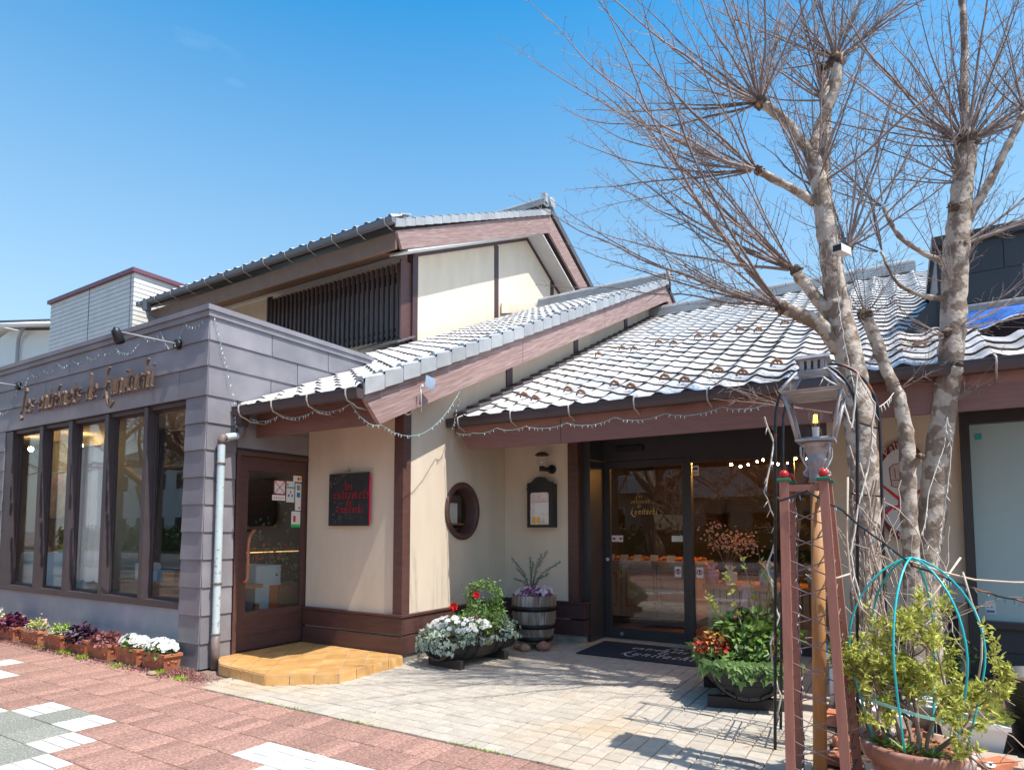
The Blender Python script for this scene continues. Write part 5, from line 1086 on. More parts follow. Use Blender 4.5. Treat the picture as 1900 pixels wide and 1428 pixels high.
def clump(g, c, r, n, L_, W_, rr2, shape=leafq, up=.6, shell=.55, flat_=0):
    c = Vector(c)
    for k in range(n):
        q = rv(rr2); 
        if q.z < -.35: q.z *= -.6
        rad = shell+(1-shell)*rr2.random(); p = c+Vector((q.x*r[0]*rad, q.y*r[1]*rad, q.z*r[2]*rad))
        d = (q*.8+rv(rr2)*.7+Vector((0, 0, flat_))).normalized(); nn_ = (Vector((0, 0, up))+q*.5+rv(rr2)*.5).normalized(); k_ = rr2.uniform(.65, 1.2)
        shape(g, p, d, nn_, L_*k_, W_*k_)
def flower(g, gy, p, n, s, rr2, petals=5):
    n = n.normalized(); u_ = n.orthogonal().normalized(); v_ = n.cross(u_); a0 = rr2.uniform(0, 6); p = Vector(p)
    for k in range(petals):
        a = a0+2*pi*k/petals; d = u_*cos(a)+v_*sin(a); e = u_*-sin(a)+v_*cos(a)
        g.face([p, p+d*s*.7+e*s*.48+n*s*.16, p+d*s*1.08+n*s*.05, p+d*s*.7-e*s*.48+n*s*.16])
    if gy is not None:
        q = p+n*s*.16; gy.face([q+u_*s*.16, q+v_*s*.16, q-u_*s*.16, q-v_*s*.16])
def flowers(g, gy, c, r, n, s, rr2, front=Vector((.3, -.8, .7))):
    c = Vector(c)
    for k in range(n):
        q = rv(rr2); q.z = abs(q.z)*.9+.1; p = c+Vector((q.x*r[0], q.y*r[1], q.z*r[2])); flower(g, gy, p, (q+front*.8+rv(rr2)*.35), s*rr2.uniform(.75, 1.2), rr2)
# terracotta window-box planters along the annex
def trough_pot(L_=.44, W_=.17, H_=.165):
    g = G(); a, b = L_/2, W_/2; k = .86
    g.hexa([(-a*k, -b*k, 0), (a*k, -b*k, 0), (a*k, b*k, 0), (-a*k, b*k, 0), (-a*.98, -b*.98, H_-.028), (a*.98, -b*.98, H_-.028), (a*.98, b*.98, H_-.028), (-a*.98, b*.98, H_-.028)])
    o = (-a, -b, a, b)
    g.box(-a*1.03, a*1.03, -b*1.05, -b*.86, H_-.027, H_); g.box(-a*1.03, a*1.03, b*.86, b*1.05, H_-.027, H_); g.box(-a*1.03, -a*.90, -b*.859, b*.859, H_-.027, H_); g.box(a*.90, a*1.03, -b*.859, b*.859, H_-.027, H_)
    # relief garland
    for s in (-1, 1):
        for q in range(6):
            x = -a*.7+q*a*.28; g.ball((x, s*(-b*.965 if s > 0 else -b*.965), H_*.55-.014*abs(q-2.5)), .013, 6, 4, (1.3, .5, .8))
    for s in (1,):
        for q in range(3): g.ball((a*.93, -b*.4+q*b*.4, H_*.55-.01*abs(q-1)), .014, 6, 4, (.5, 1.1, .9))
    return g
def add_planter(x, y, rz, lab, fills, seed):
    rr2 = random.Random(seed); t = bpy.data.objects.new('terracotta_planter', None); link(t); WL[t.name] = Vector((0, 0, 0))
    tag(t, lab, 'planter', 'terracotta planters along the annex wall')
    trough_pot().build('pot', m_terra, t); g = G(); g.box(-.19, .19, -.07, .07, .136, .150); g.build('soil', m_soil, t)
    for f in fills: f(t, rr2)
    t.location = (x, y, 0); t.rotation_euler = (0, 0, rz); return t
def fill_leaf(mat, n=260, L_=.045, W_=.035, h=.09, nm='foliage', shape=leafq, c=(0, 0, .17), r=None):
    def f(t, rr2): g = G(); clump(g, c, r or (.24, .11, h), n, L_, W_, rr2, shape); g.build(nm, mat, t)
    return f
def fill_flow(mat, n=70, s=.024, h=.10):
    def f(t, rr2): g = G(); gy = G(); flowers(g, gy, (0, 0, .19), (.22, .10, h), n, s, rr2); g.build('flowers', mat, t); gy.build('flower_eyes', m_yelc, t)
    return f
P_ = [(-6.16, 'terracotta planter of white pansies nearest the annex corner', [fill_leaf(m_ivy, 160), fill_flow(m_petal, 95)]),
      (-6.66, 'terracotta planter of white pansies second from the annex corner', [fill_leaf(m_ivy, 160), fill_flow(m_petal, 80)]),
      (-7.20, 'terracotta planter of rosy heuchera beside the white pansies', [fill_leaf(m_rose, 300, .05, .045)]),
      (-7.70, 'terracotta planter of tall dark purple leaves fourth from the corner', [fill_leaf(m_dpurp, 320, .06, .05, .13)]),
      (-8.20, 'terracotta planter with lime tufts over silvery trailing leaves', [fill_leaf(m_sage, 260, .03, .022, .08), fill_leaf(m_lime, 160, .035, .02, .12, c=(.05, 0, .2), r=(.14, .08, .09))]),
      (-8.78, 'terracotta planter with a small pink bud above yellow-green leaves', [fill_leaf(m_sage, 240, .03, .022, .08), fill_leaf(m_yel, 160, .03, .02, .13, c=(.03, 0, .2), r=(.15, .08, .10)), fill_flow(m_giftp, 4, .015, .16)]),
      (-9.38, 'terracotta planter of bright purple leaves second from the left edge', [fill_leaf(m_purp, 340, .055, .045, .13)]),
      (-9.98, 'pale green and white flowering planter at the left edge', [fill_leaf(m_yel, 240, .04, .03, .13), fill_flow(m_petal, 24, .018, .18)])]
for k, (x, lab, fl) in enumerate(P_): add_planter(x, 3.555+(.01 if k % 2 else 0), R.uniform(-.05, .05), lab, fl, 40+k)
# weeds and creeping sedum in the strip
g = G(); rr2 = random.Random(3)
for k in range(1500):
    x = rr2.uniform(-9.5, -5.3); y = rr2.gauss(3.40, .035); 
    if rr2.random() < .45: x = rr2.gauss(-5.75, .22); y = rr2.gauss(3.52, .06)
    leafq(g, Vector((x, y, .004)), (rv(rr2)+Vector((0, 0, 1.0))), rv(rr2), rr2.uniform(.012, .032), .014)
kind(solo(g, 'creeping_sedum', m_rose, 'low pinkish sedum creeping along the foot of the annex', 'ground cover', (-5.8, 3.5, 0)), 'stuff')
g = G()
for (x, y, n, r_) in ((-7.78, 3.42, 120, .10), (-7.35, 3.40, 90, .07), (-5.95, 3.42, 80, .09), (-8.35, 3.40, 40, .05), (-5.55, 3.40, 60, .08), (-6.6, 3.38, 50, .12)):
    for k in range(n): leafq(g, Vector((x+rr2.gauss(0, r_*.6), y+rr2.gauss(0, .03), .0)), rv(rr2)*.6+Vector((0, 0, 1)), rv(rr2), rr2.uniform(.02, .055), .010)
for k in range(420):                                      # moss and weed tufts in the paving joint
    x = -5.2+rr2.random()*3.4; 
    if sin(x*7.3)+sin(x*3.1+1) < .2: continue
    leafq(g, Vector((x, 3.312+rr2.gauss(0, .008), -.004)), rv(rr2)*.9+Vector((0, 0, .8)), rv(rr2), rr2.uniform(.008, .022), .008)
for k in range(90):
    i, j = rr2.randint(-9, 8), rr2.randint(-2, 3); x, y = X0+i*DX, Y0+j*DY+rr2.gauss(0, .01)
    for q in range(5): leafq(g, Vector((x+rr2.gauss(0, .03), y+rr2.gauss(0, .006), -.006)), rv(rr2)+Vector((0, 0, .7)), rv(rr2), .012, .007)
kind(solo(g, 'joint_weeds', m_lime, 'small lime-green weeds and moss in the paving joints', 'weeds', (-5, 3.4, 0)), 'stuff')
g = G(); g.ball((-5.98, 3.37, .012), .05, 8, 5, (1.3, .8, .5)); solo(g, 'stone', m_rock2, 'flat tan stone lying in front of the white pansy planters', 'stone', (-5.98, 3.37, 0))
# half-barrel troughs lying lengthwise
def half_barrel(nm, lab, loc, rz, L_, Rr, staves, mat_end, scale=1.0):
    """a barrel cut along its axis, axis = local Y, resting on two beams"""
    t = bpy.data.objects.new(nm, None); link(t); WL[t.name] = Vector((0, 0, 0)); tag(t, lab, 'planter')
    zc_ = Rr+.03
    def rad(s): return Rr*(1-.16*(2*s-1)**2)
    for k in range(staves):
        g = G(); a0, a1 = pi+pi*k/staves+.012, pi+pi*(k+1)/staves-.012
        for q in range(8):
            s0, s1 = q/8, (q+1)/8; r0, r1 = rad(s0), rad(s1)
            def P(s, r_, a): return (r_*cos(a), (s-.5)*L_, zc_+r_*sin(a))
            g.face([P(s0, r0, a0), P(s0, r0, a1), P(s1, r1, a1), P(s1, r1, a0)], True); g.face([P(s0, r0-.02, a1), P(s0, r0-.02, a0), P(s1, r1-.02, a0), P(s1, r1-.02, a1)], True)
            g.face([P(s0, r0-.02, a0), P(s0, r0, a0), P(s1, r1, a0), P(s1, r1-.02, a0)]); g.face([P(s0, r0, a1), P(s0, r0-.02, a1), P(s1, r1-.02, a1), P(s1, r1, a1)])
        for s in (0, 1): r_ = rad(s); g.face([P(s, r_, a0), P(s, r_, a1), P(s, r_-.02, a1), P(s, r_-.02, a0)])
        g.build('stave', m_bstave, t)
    for s in (.05, .95):
        g = G(); r_ = rad(s)-.021; y = (s-.5)*L_
        pts = [(r_*cos(pi+pi*k/20), y, zc_+r_*sin(pi+pi*k/20)) for k in range(21)]
        for m in range(3):                                # head boards
            z0 = zc_-r_+2*r_*.5*m/3; z1 = zc_-r_+2*r_*.5*(m+1)/3-.003
            w0 = sqrt(max(0, r_*r_-(zc_-z0)**2)); w1 = sqrt(max(0, r_*r_-(zc_-z1)**2))
            g2 = G(); g2.slab([(-max(w0, .05), y-.009, z0), (max(w0, .05), y-.009, z0), (w1, y-.009, z1), (-w1, y-.009, z1)], (0, .018, 0)); g2.build('head_board', mat_end, t)
    for s in (.03, .22, .36, .64, .78, .97):
        g = G(); r_ = rad(s)+.003
        for k in range(24):
            a0, a1 = pi+pi*k/24, pi+pi*(k+1)/24; y0, y1 = (s-.5)*L_-.014, (s-.5)*L_+.014
            g.face([(r_*cos(a0), y0, zc_+r_*sin(a0)), (r_*cos(a1), y0, zc_+r_*sin(a1)), (r_*cos(a1), y1, zc_+r_*sin(a1)), (r_*cos(a0), y1, zc_+r_*sin(a0))], True)
        g.build('hoop', m_hoop, t)
    for s in (.14, .80):
        y = (s-.5)*L_; g = G(); w = Rr*.85; g.cbox(-w, w, y-.03, y+.03, 0, .085, .004); g.build('beam', m_bstave, t)
    g = G(); g.box(-Rr*.88, Rr*.88, -L_*.44, L_*.44, zc_-.055, zc_-.04); g.build('soil', m_soil, t)
    t.location = loc; t.rotation_euler = (0, 0, rz); return t, zc_
rr2 = random.Random(11)
tr_, zc1 = half_barrel('barrel_trough', 'black half-barrel trough of white pansies and ivy by the brown skirting', (-3.80, 5.42, 0), radians(-9), .98, .265, 9, m_bstave)
g2 = G(); g2.box(.262, .266, -.06, .02, zc1-.10, zc1-.065); g2.build('maker_plate', m_brass, tr_)
def fol(t, c, r, n, L_, W_, mat, shape=leafq, nm='foliage', seed=1, **k): g = G(); clump(g, c, r, n, L_, W_, random.Random(seed), shape, **k); return g.build(nm, mat, t)
fol(tr_, (0, -.30, .30), (.33, .27, .13), 560, .045, .03, m_ivyp, leafivy, 'variegated_ivy', 1)
fol(tr_, (.05, .33, .32), (.27, .22, .13), 300, .042, .03, m_ivyp, leafivy, 'variegated_ivy', 2)
g = G()
for k in range(260):                                      # ivy hanging over the rim
    a = rr2.random(); side = rr2.choice([0, 0, 1, 2]); y = -.52+a*1.02
    if side == 0: p = Vector((-.26+a*.54, -.52-rr2.random()*.02, zc1-rr2.random()*.13))
    elif side == 1: p = Vector((.27+rr2.random()*.02, y, zc1-rr2.random()*.07))
    else: p = Vector((-.28, y, zc1-rr2.random()*.22))
    leafivy(g, p, Vector((rr2.gauss(0, .4), -.3, -1)), Vector((.2, -1, .3)), rr2.uniform(.025, .045))
g.build('trailing_ivy', m_ivyp, tr_)
g = G(); gy = G(); flowers(g, gy, (-.03, -.24, .33), (.27, .22, .14), 110, .026, rr2); flowers(g, gy, (.10, -.02, .36), (.15, .12, .10), 30, .026, rr2); kind(g.build('pansies', m_petal, tr_), 'stuff'); gy.build('flower_eyes', m_yelc, tr_)
fol(tr_, (.0, .0, .34), (.28, .34, .18), 560, .055, .026, m_ivy, leafq, 'leaves', 4); fol(tr_, (-.03, .24, .40), (.27, .24, .24), 800, .035, .022, m_ivy, leafq, 'shrub_leaves', 5)
g = G()
for k in range(140):                                      # grass-like tuft
    a = rr2.uniform(0, 6.28); l = rr2.uniform(.12, .24); d = Vector((cos(a)*.7, sin(a)*.7, 1)); p = Vector((.10, .12, .34)); q = p+d*l*.6; e = q+Vector((cos(a), sin(a), -.2))*l*.5; g.tube([p, q, e], [.0025, .002, .0008], 3, cap=False)
g.build('grass_tuft', m_leaf, tr_)
gw = G()
for k in range(900):                                      # ivy hoop (wreath) at the back of the trough
    a = rr2.uniform(0, 2*pi); 
    if -2.2 < a-2*pi < -.9: pass
    rr3 = .165+rr2.gauss(0, .03); c_ = Vector((-.10+rr3*1.25*cos(a)+rr2.gauss(0, .01), .30+rr2.gauss(0, .03), .60+rr3*sin(a)*.95)); leafq(gw, c_, rv(rr2), rv(rr2)+Vector((0, -.6, .5)), rr2.uniform(.022, .042), .022)
gw.build('ivy_hoop', m_ivy, tr_)
for (x, y, z, s, lab_) in ((-.03, .10, .66, .036, 0), (-.14, -.12, .55, .042, 0), (.16, -.1, .47, .016, 0)):
    g = G(); 
    for q in range(60):
        n_ = rv(rr2); leafq(g, Vector((x, y, z))+n_*s*.35, n_, rv(rr2), s*.8, s*.8)
    g.build('carnation', m_petalr, tr_); g = G(); g.tube([(x, y, z), (x+.02, y+.05, .34)], .003, 5); g.build('stem', m_stem, tr_)
# upright half barrel behind
bl = thing('half_barrel', 'upright weathered half barrel of purple pansies with a conifer sprig', 'planter', (-3.62, 6.42, .09))
nb_ = 22; 
for k in range(nb_):
    a0, a1 = 2*pi*k/nb_+.008, 2*pi*(k+1)/nb_-.008; g = G(); pr = [(.205, .09), (.235, .22), (.252, .38), (.258, .52), (.256, .60)]
    for (r0, z0), (r1, z1) in zip(pr[:-1], pr[1:]):
        g.face([(-3.62+r0*cos(a0), 6.42+r0*sin(a0), z0), (-3.62+r0*cos(a1), 6.42+r0*sin(a1), z0), (-3.62+r1*cos(a1), 6.42+r1*sin(a1), z1), (-3.62+r1*cos(a0), 6.42+r1*sin(a0), z1)])
    r_ = .256; q = .23; g.face([(-3.62+r_*cos(a0), 6.42+r_*sin(a0), .60), (-3.62+r_*cos(a1), 6.42+r_*sin(a1), .60), (-3.62+q*cos(a1), 6.42+q*sin(a1), .60), (-3.62+q*cos(a0), 6.42+q*sin(a0), .60)])
    g.build('stave', m_barrel, bl)
for z, h, r_ in ((.09, .055, .215), (.235, .05, .246), (.43, .055, .262)): g = G(); g.lathe([(r_-.012, z), (r_, z), (r_+.004, z+h), (r_-.012, z+h)], 36, (-3.62, 6.42, 0)); g.build('hoop', m_hoop, bl)
g = G(); g.lathe([(.001, .57), (.235, .57)], 24, (-3.62, 6.42, 0)); g.build('soil', m_soil, bl)
g = G(); gy = G(); flowers(g, gy, (-3.70, 6.34, .58), (.12, .1, .10), 26, .024, rr2); flowers(g, gy, (-3.47, 6.36, .60), (.12, .1, .11), 30, .024, rr2); g.build('lilac_pansies', m_petall, bl)
g = G(); flowers(g, None, (-3.56, 6.34, .59), (.16, .1, .10), 30, .024, rr2); g.build('purple_pansies', m_petalp, bl); gy.build('flower_eyes', m_yelc, bl)
fol(bl, (-3.6, 6.4, .58), (.24, .22, .08), 300, .035, .02, m_leaf, leafq, 'leaves', 8)
g = G()
for (ex_, ez, ey) in ((-.26, .40, 0), (-.02, .42, .02), (.22, .50, 0), (.40, .38, -.02), (.06, .36, -.05), (-.16, .28, -.04), (.26, .24, -.06), (-.22, .16, 0), (.12, .46, .05)):
    a = Vector((-3.68, 6.45, .6)); e = a+Vector((ex_, ey, ez)); m_ = a.lerp(e, .5)+Vector((-ex_*.12, 0, .05)); pts = [a.lerp(m_, q/5) for q in range(6)]+[m_.lerp(e, q/6) for q in range(1, 7)]
    g.tube(pts, .004, 4)
    for q in range(len(pts)-1):
        for w in range(11):
            p = pts[q].lerp(pts[q+1], w/11); d = (e-a).normalized()*.8+rv(rr2)*.9; g.face([p, p+d.normalized()*.030+Vector((0, 0, .002)), p+d.normalized()*.028+rv(rr2)*.005])
g.build('conifer_sprigs', m_fir, bl)
for (x, y, s, m_, lab) in ((-3.44, 6.30, .075, m_rock, 'reddish boulder under the right side of the half barrel'), (-3.60, 6.16, .06, m_rock2, 'tan boulder under the front of the half barrel'), (-3.72, 6.22, .05, m_rock, 'small red stone left under the half barrel')):
    g = G(); g.ball((0, 0, 0), s, 9, 6, (1.25, 1, .75)); g.v = [(x+p[0]*(1+.12*sin(p[1]*60)), y+p[1], s*.62+p[2]*(1+.1*cos(p[0]*70))) for p in g.v]; solo(g, 'boulder', m_, lab, 'stone', (x, y, 0), 'stones under the half barrel')
# right-hand half barrel seen end on
tp, zc2 = half_barrel('barrel_trough', 'black half-barrel trough of ivy and red leaves beside the lamp post', (-1.13, 5.42, 0), radians(17), .95, .335, 10, m_black)
fol(tp, (-.02, 0, .34), (.40, .48, .15), 820, .062, .05, m_ivy, leafivy, 'ivy', 21); fol(tp, (.10, .0, .47), (.34, .44, .21), 760, .085, .05, m_leaf, leafq, 'leaves', 22)
fol(tp, (-.24, -.20, .42), (.13, .20, .10), 200, .04, .034, m_redl, leafq, 'red_leaves', 23); fol(tp, (-.22, -.24, .49), (.11, .14, .06), 90, .038, .03, m_orl, leafq, 'orange_leaves', 24)
fol(tp, (.02, .1, .56), (.10, .12, .06), 60, .05, .04, m_redl, leafq, 'red_leaves', 25)
g = G()
for k in range(150):
    x = rr2.uniform(-.32, .36); z = zc2+.02-abs(rr2.gauss(0, .055)); leafivy(g, Vector((x, -.50-rr2.random()*.03, z)), Vector((rr2.gauss(0, .4), -.3, -1)), Vector((0, -1, .35)), rr2.uniform(.04, .075))
for k in range(60): leafivy(g, Vector((-.30-rr2.random()*.05, rr2.uniform(-.5, .4), zc2-rr2.random()*.10)), Vector((-.3, 0, -1)), Vector((-1, -.2, .3)), rr2.uniform(.035, .06))
g.build('trailing_ivy', m_ivy, tp)
def wisps(t, pts_list, mat, lm, seed, n_l=12, L_=.045, W_=.018, r0=.005):
    rr3 = random.Random(seed); g = G(); gl = G()
    for pts in pts_list:
        pts = [Vector(p) for p in pts]; dense = []
        for a, b in zip(pts[:-1], pts[1:]):
            for q in range(5): dense.append(a.lerp(b, q/5)+rv(rr3)*.006)
        dense.append(pts[-1]); g.tube(dense, [r0*(1-.75*i/len(dense)) for i in range(len(dense))], 5)
        for q in range(n_l):
            i = rr3.randint(len(dense)//3, len(dense)-1); p = dense[i]
            for w in range(3): leafq(gl, p+rv(rr3)*.01, rv(rr3)+Vector((0, 0, .6)), rv(rr3), L_*rr3.uniform(.6, 1.2), W_)
    g.build('stems', mat, t); gl.build('young_leaves', lm, t)
wisps(tp, [[(.05, -.1, .4), (-.05, -.15, .75), (-.12, -.2, 1.0)], [(.12, -.1, .4), (.10, -.1, .8), (.02, -.15, 1.1)], [(.15, 0, .4), (.22, -.1, .85), (.12, -.1, 1.25)], [(0, 0, .4), (-.2, -.1, .7), (-.28, -.15, .85)]], m_twig, m_yel, 5, 16)
# ================================================================ LAMP POST INSIDE THE OBELISK
lc = Vector((-.372, 3.80, 0))
lamp = thing('lamp_post', 'old silvery glass street lantern on a slim orange timber pole', 'lamp post', (lc.x, lc.y, 0))
g = G(); g.tube([(-.405, 3.80, 0), (-.372, 3.80, 1.64)], .0345, 14); g.build('pole', m_pole, lamp)
g = G(); g.lathe([(.030, 1.60), (.046, 1.605), (.040, 1.625), (.044, 1.70), (.056, 1.715), (.056, 1.725), (.048, 1.735), (.052, 1.765), (.060, 1.775), (.056, 1.79), (.075, 1.80), (.078, 1.822), (.001, 1.823)], 24, (lc.x, lc.y, 0))
g.build('neck', m_lantern, lamp)
for k in range(4):                                        # scroll brackets
    a = pi/4+k*pi/2; c_, s_ = cos(a), sin(a); pts = []
    def P(r_, z): return (lc.x+r_*c_, lc.y+r_*s_, z)
    for q in range(9): t = -pi/2+q*pi*1.5/8; pts.append(P(.083+.016*cos(t), 1.775+.016*sin(t)))
    pts = [P(.072, 1.79)]+[P(.083+.018*cos(t), 1.785+.018*sin(t)) for t in (2.4, 1.4, .4, -.5)]+[P(.098, 1.745), P(.078, 1.705), P(.062, 1.685), P(.072, 1.66)]+[P(.072+.012*cos(t), 1.652+.012*sin(t)) for t in (1.0, 0, -1.2, -2.4)]
    g = G(); g.tube(pts, [.006]*len(pts), 6); g.build('scroll', m_lantern, lamp)
def sq(h, z): return [(lc.x-h, lc.y-h, z), (lc.x+h, lc.y-h, z), (lc.x+h, lc.y+h, z), (lc.x-h, lc.y+h, z)]
B_, T_, E_, U_ = sq(.086, 1.835), sq(.138, 2.080), sq(.158, 2.094), sq(.074, 2.205)
g = G(); g.hexa(sq(.095, 1.8235)+sq(.095, 1.8345)); g.build('base_plate', m_lantern, lamp); g = G(); g.hexa(sq(.142, 2.081)+sq(.160, 2.093)); g.build('frame_rim', m_lantern, lamp)
for k in range(4):
    g = G(); g.tube([B_[k], T_[k]], .0085, 4); g.build('corner_bar', m_lantern, lamp); g = G(); g.tube([E_[k], U_[k]], .0085, 4); g.build('roof_bar', m_lantern, lamp)
    k2 = (k+1) % 4; g = G(); g.tube([T_[k], T_[k2]], .010, 4); g.build('side_bar', m_lantern, lamp); g = G(); g.tube([B_[k], B_[k2]], .008, 4); g.build('side_bar', m_lantern, lamp); g = G(); g.tube([U_[k], U_[k2]], .008, 4); g.build('side_bar', m_lantern, lamp)
    g = G(); g.face([B_[k], B_[k2], T_[k2], T_[k]]); g.build('pane', m_glass3, lamp); g = G(); g.face([E_[k], E_[k2], U_[k2], U_[k]]); g.build('roof_pane', m_glass3, lamp)
g = G()
for k in range(4):
    for q in range(4):
        h = .066; u0 = -h+q*2*h/4+.006; u1 = u0+2*h/4-.014
        if k == 0: g.box(lc.x+u0, lc.x+u1, lc.y-h, lc.y-h+.006, 2.212, 2.262)
        if k == 1: g.box(lc.x+h-.006, lc.x+h, lc.y+u0, lc.y+u1, 2.212, 2.262)
        if k == 2: g.box(lc.x+u0, lc.x+u1, lc.y+h-.006, lc.y+h, 2.212, 2.262)
        if k == 3: g.box(lc.x-h, lc.x-h+.006, lc.y+u0, lc.y+u1, 2.212, 2.262)
g.hexa(sq(.067, 2.203)+sq(.067, 2.2118)); g.hexa(sq(.067, 2.2622)+sq(.067, 2.272)); g.build('vent', m_lantern, lamp)
g = G(); g.hexa(sq(.086, 2.2725)+sq(.080, 2.290)); g.hexa(sq(.079, 2.2905)+sq(.02, 2.305)); g.build('vent_cap', m_lantern, lamp)
g = G(); g.lathe([(.016, 1.836), (.018, 1.90), (.020, 1.905)], 14, (lc.x, lc.y, 0)); g.build('lamp_socket', m_whitep, lamp)
g = G(); g.lathe([(.018, 1.905), (.022, 1.925), (.036, 1.955), (.037, 1.975), (.026, 2.0), (.001, 2.01)], 16, (lc.x, lc.y, 0)); g.build('glass_bulb', m_glass3, lamp)
for q in range(4): g = G(); a = q*pi/2; g.tube([(lc.x+.010*cos(a), lc.y+.010*sin(a), 1.93), (lc.x+.007*cos(a), lc.y+.007*sin(a), 1.975)], .0022, 5); g.build('filament', m_bulb, lamp)

ob = thing('garden_obelisk', 'tall tapering brown wooden obelisk with green caps and red balls', 'obelisk', (-.37, 3.75, 0))
FT = [(-.520, 3.66), (-.330, 3.66), (-.330, 3.88), (-.520, 3.88)]; FB = [(-.520, 3.60), (-.262, 3.60), (-.230, 3.93), (-.520, 3.93)]
zt_ = 1.605
for k in range(4):
    a, b = Vector((*FB[k], 0)), Vector((*FT[k], zt_)); g = G(); h = .022
    g.hexa([(a.x-h, a.y-h, 0), (a.x+h, a.y-h, 0), (a.x+h, a.y+h, 0), (a.x-h, a.y+h, 0), (b.x-h, b.y-h, zt_), (b.x+h, b.y-h, zt_), (b.x+h, b.y+h, zt_), (b.x-h, b.y+h, zt_)]); g.build('leg', m_obel, ob)
    g = G(); h = .032; g.cbox(b.x-h, b.x+h, b.y-h, b.y+h, zt_+.0005, zt_+.016, .003); g.build('green_cap', m_green_cap, ob)
    g = G(); g.ball((b.x, b.y, zt_+.038), .024, 14, 10); g.build('red_ball', m_redball, ob)
    c = Vector((*FT[(k+1) % 4], zt_)); d = (c-b).normalized(); p, q = b+d*.0225, c-d*.0225; n_ = Vector((-d.y, d.x, 0))*.010
    g = G(); g.hexa([p-n_-Vector((0, 0, .055)), q-n_-Vector((0, 0, .055)), q+n_-Vector((0, 0, .055)), p+n_-Vector((0, 0, .055)), p-n_-Vector((0, 0, .02)), q-n_-Vector((0, 0, .02)), q+n_-Vector((0, 0, .02)), p+n_-Vector((0, 0, .02))]); g.build('top_rail', m_obel, ob)
m_rope = M('grey_brown_rope', (.22, .17, .18), .8, vary=.2, scale=40)
for k in range(4):                                        # rope criss-cross between the legs
    k2 = (k+1) % 4
    for s in range(12):
        if k > 1: continue
        z0 = .05+.132*s; z1 = z0+.085
        if z1 > 1.53: continue
        def at(kk, z): return Vector((*FB[kk], 0)).lerp(Vector((*FT[kk], zt_)), z/zt_)
        a0, a1, b0, b1 = at(k, z0), at(k2, z1), at(k2, z0), at(k, z1); m_ = .022
        def trim(p, q): d = (q-p).normalized(); return p+d*m_, q-d*m_
        for (p, q) in (trim(a0, a1), trim(b0, b1)):
            g = G(); mid = p.lerp(q, .5)+Vector((0, 0, R.uniform(-.004, .004))); g.tube([p, mid, q], .0032, 5); g.build('rope', m_rope, ob)
# small pale lights hugging the inside of the obelisk
fairy('fairy_lights', 'strand of small silvery lights winding up inside the brown obelisk', [(-.485+.02*(k % 2), 3.70+.04*((k+1) % 2), .05+.19*k) for k in range(9)], .03, m_seam, wr=.003, lead=.022)
fairy('fairy_lights', 'dark cable with blue tipped lights draped across the obelisk and down right', [(-.54, 3.62, 1.50), (-.40, 3.62, 1.55), (-.24, 3.70, 1.44), (.05, 3.85, 1.17), (.35, 4.1, 1.03), (.75, 4.4, .93)], .02, m_iron, wr=.0055, lead=.035, bulb=M('blue_led', (.10, .30, .45), .3))
# ---------------------------------------------------------------- black iron arch trellis
ar = thing('iron_arch', 'slender black iron garden arch with rust patches behind the lantern', 'garden arch', (-.45, 4.45, 0))
def archpts(xa0, xa, xb0, xb, y, zs, zt2):
    pts = [(xa0, y, 0), (xa, y, zs)]; cx_ = (xa+xb)/2; r_ = (xb-xa)/2
    for q in range(1, 16): t = pi-pi*q/16; pts.append((cx_+r_*cos(t), y, zs+(zt2-zs)*sin(t)))
    return pts+[(xb, y, zs), (xb0, y, 0)]
def pole_split(pts, nm='hoop'):
    g = G(); g.tube(pts, .0095, 8, cap=True); g.build(nm, m_iron, ar)
pole_split(archpts(-.70, -.645, -.255, -.19, 4.25, 2.02, 2.36)); pole_split(archpts(-.735, -.665, -.10, -.085, 4.70, 2.05, 2.46))
for z in (.12, .52, .62, 1.56, 2.0):
    g = G(); f = z/2; g.tube([(-.70+.027*f, 4.25, z), (-.735+.035*f, 4.70, z)], .006, 6); g.build('cross_bar', m_iron, ar)
    g = G(); g.tube([(-.255+.03*f, 4.25, z), (-.10, 4.70, z)], .006, 6); g.build('cross_bar', m_iron, ar)
def curl(c, r_, axis='x', s=1, n=16):
    return [(c[0]+s*r_*(1-.055*q)*cos(q*.42), c[1], c[2]+r_*(1-.055*q)*sin(q*.42)) for q in range(n)]
for (c, r_, s) in (((-.64, 4.25, .42), .05, 1), ((-.56, 4.25, 1.35), .04, -1), ((-.16, 4.5, 1.32), .045, 1), ((-.13, 4.55, 1.36), .04, -1), ((-.22, 4.26, 2.24), .035, 1), ((-.30, 4.25, 2.02), .05, 1)):
    g = G(); g.tube(curl(c, r_, s=s), .004, 5); g.build('scroll', m_iron, ar)
fairy('fairy_lights', 'pale tangled light strand wound up the left side of the iron arch', [(-.70+.03*sin(k*1.9), 4.3+.1*((k % 3)/3), .15+.16*k) for k in range(13)], .03, m_wirew, wr=.0055, lead=.055, bulb=m_wirew)
fairy('fairy_lights', 'pale tangled light strand looped over the right side of the iron arch', [(-.40, 4.3, 2.32), (-.27, 4.25, 2.20), (-.22, 4.22, 1.95), (-.18, 4.25, 2.28), (-.10, 4.3, 2.1), (-.14, 4.3, 1.75), (-.20, 4.25, 1.5), (-.25, 4.2, 1.2), (-.2, 4.2, .9)], .06, m_wirew, wr=.0055, lead=.06, bulb=m_wirew)
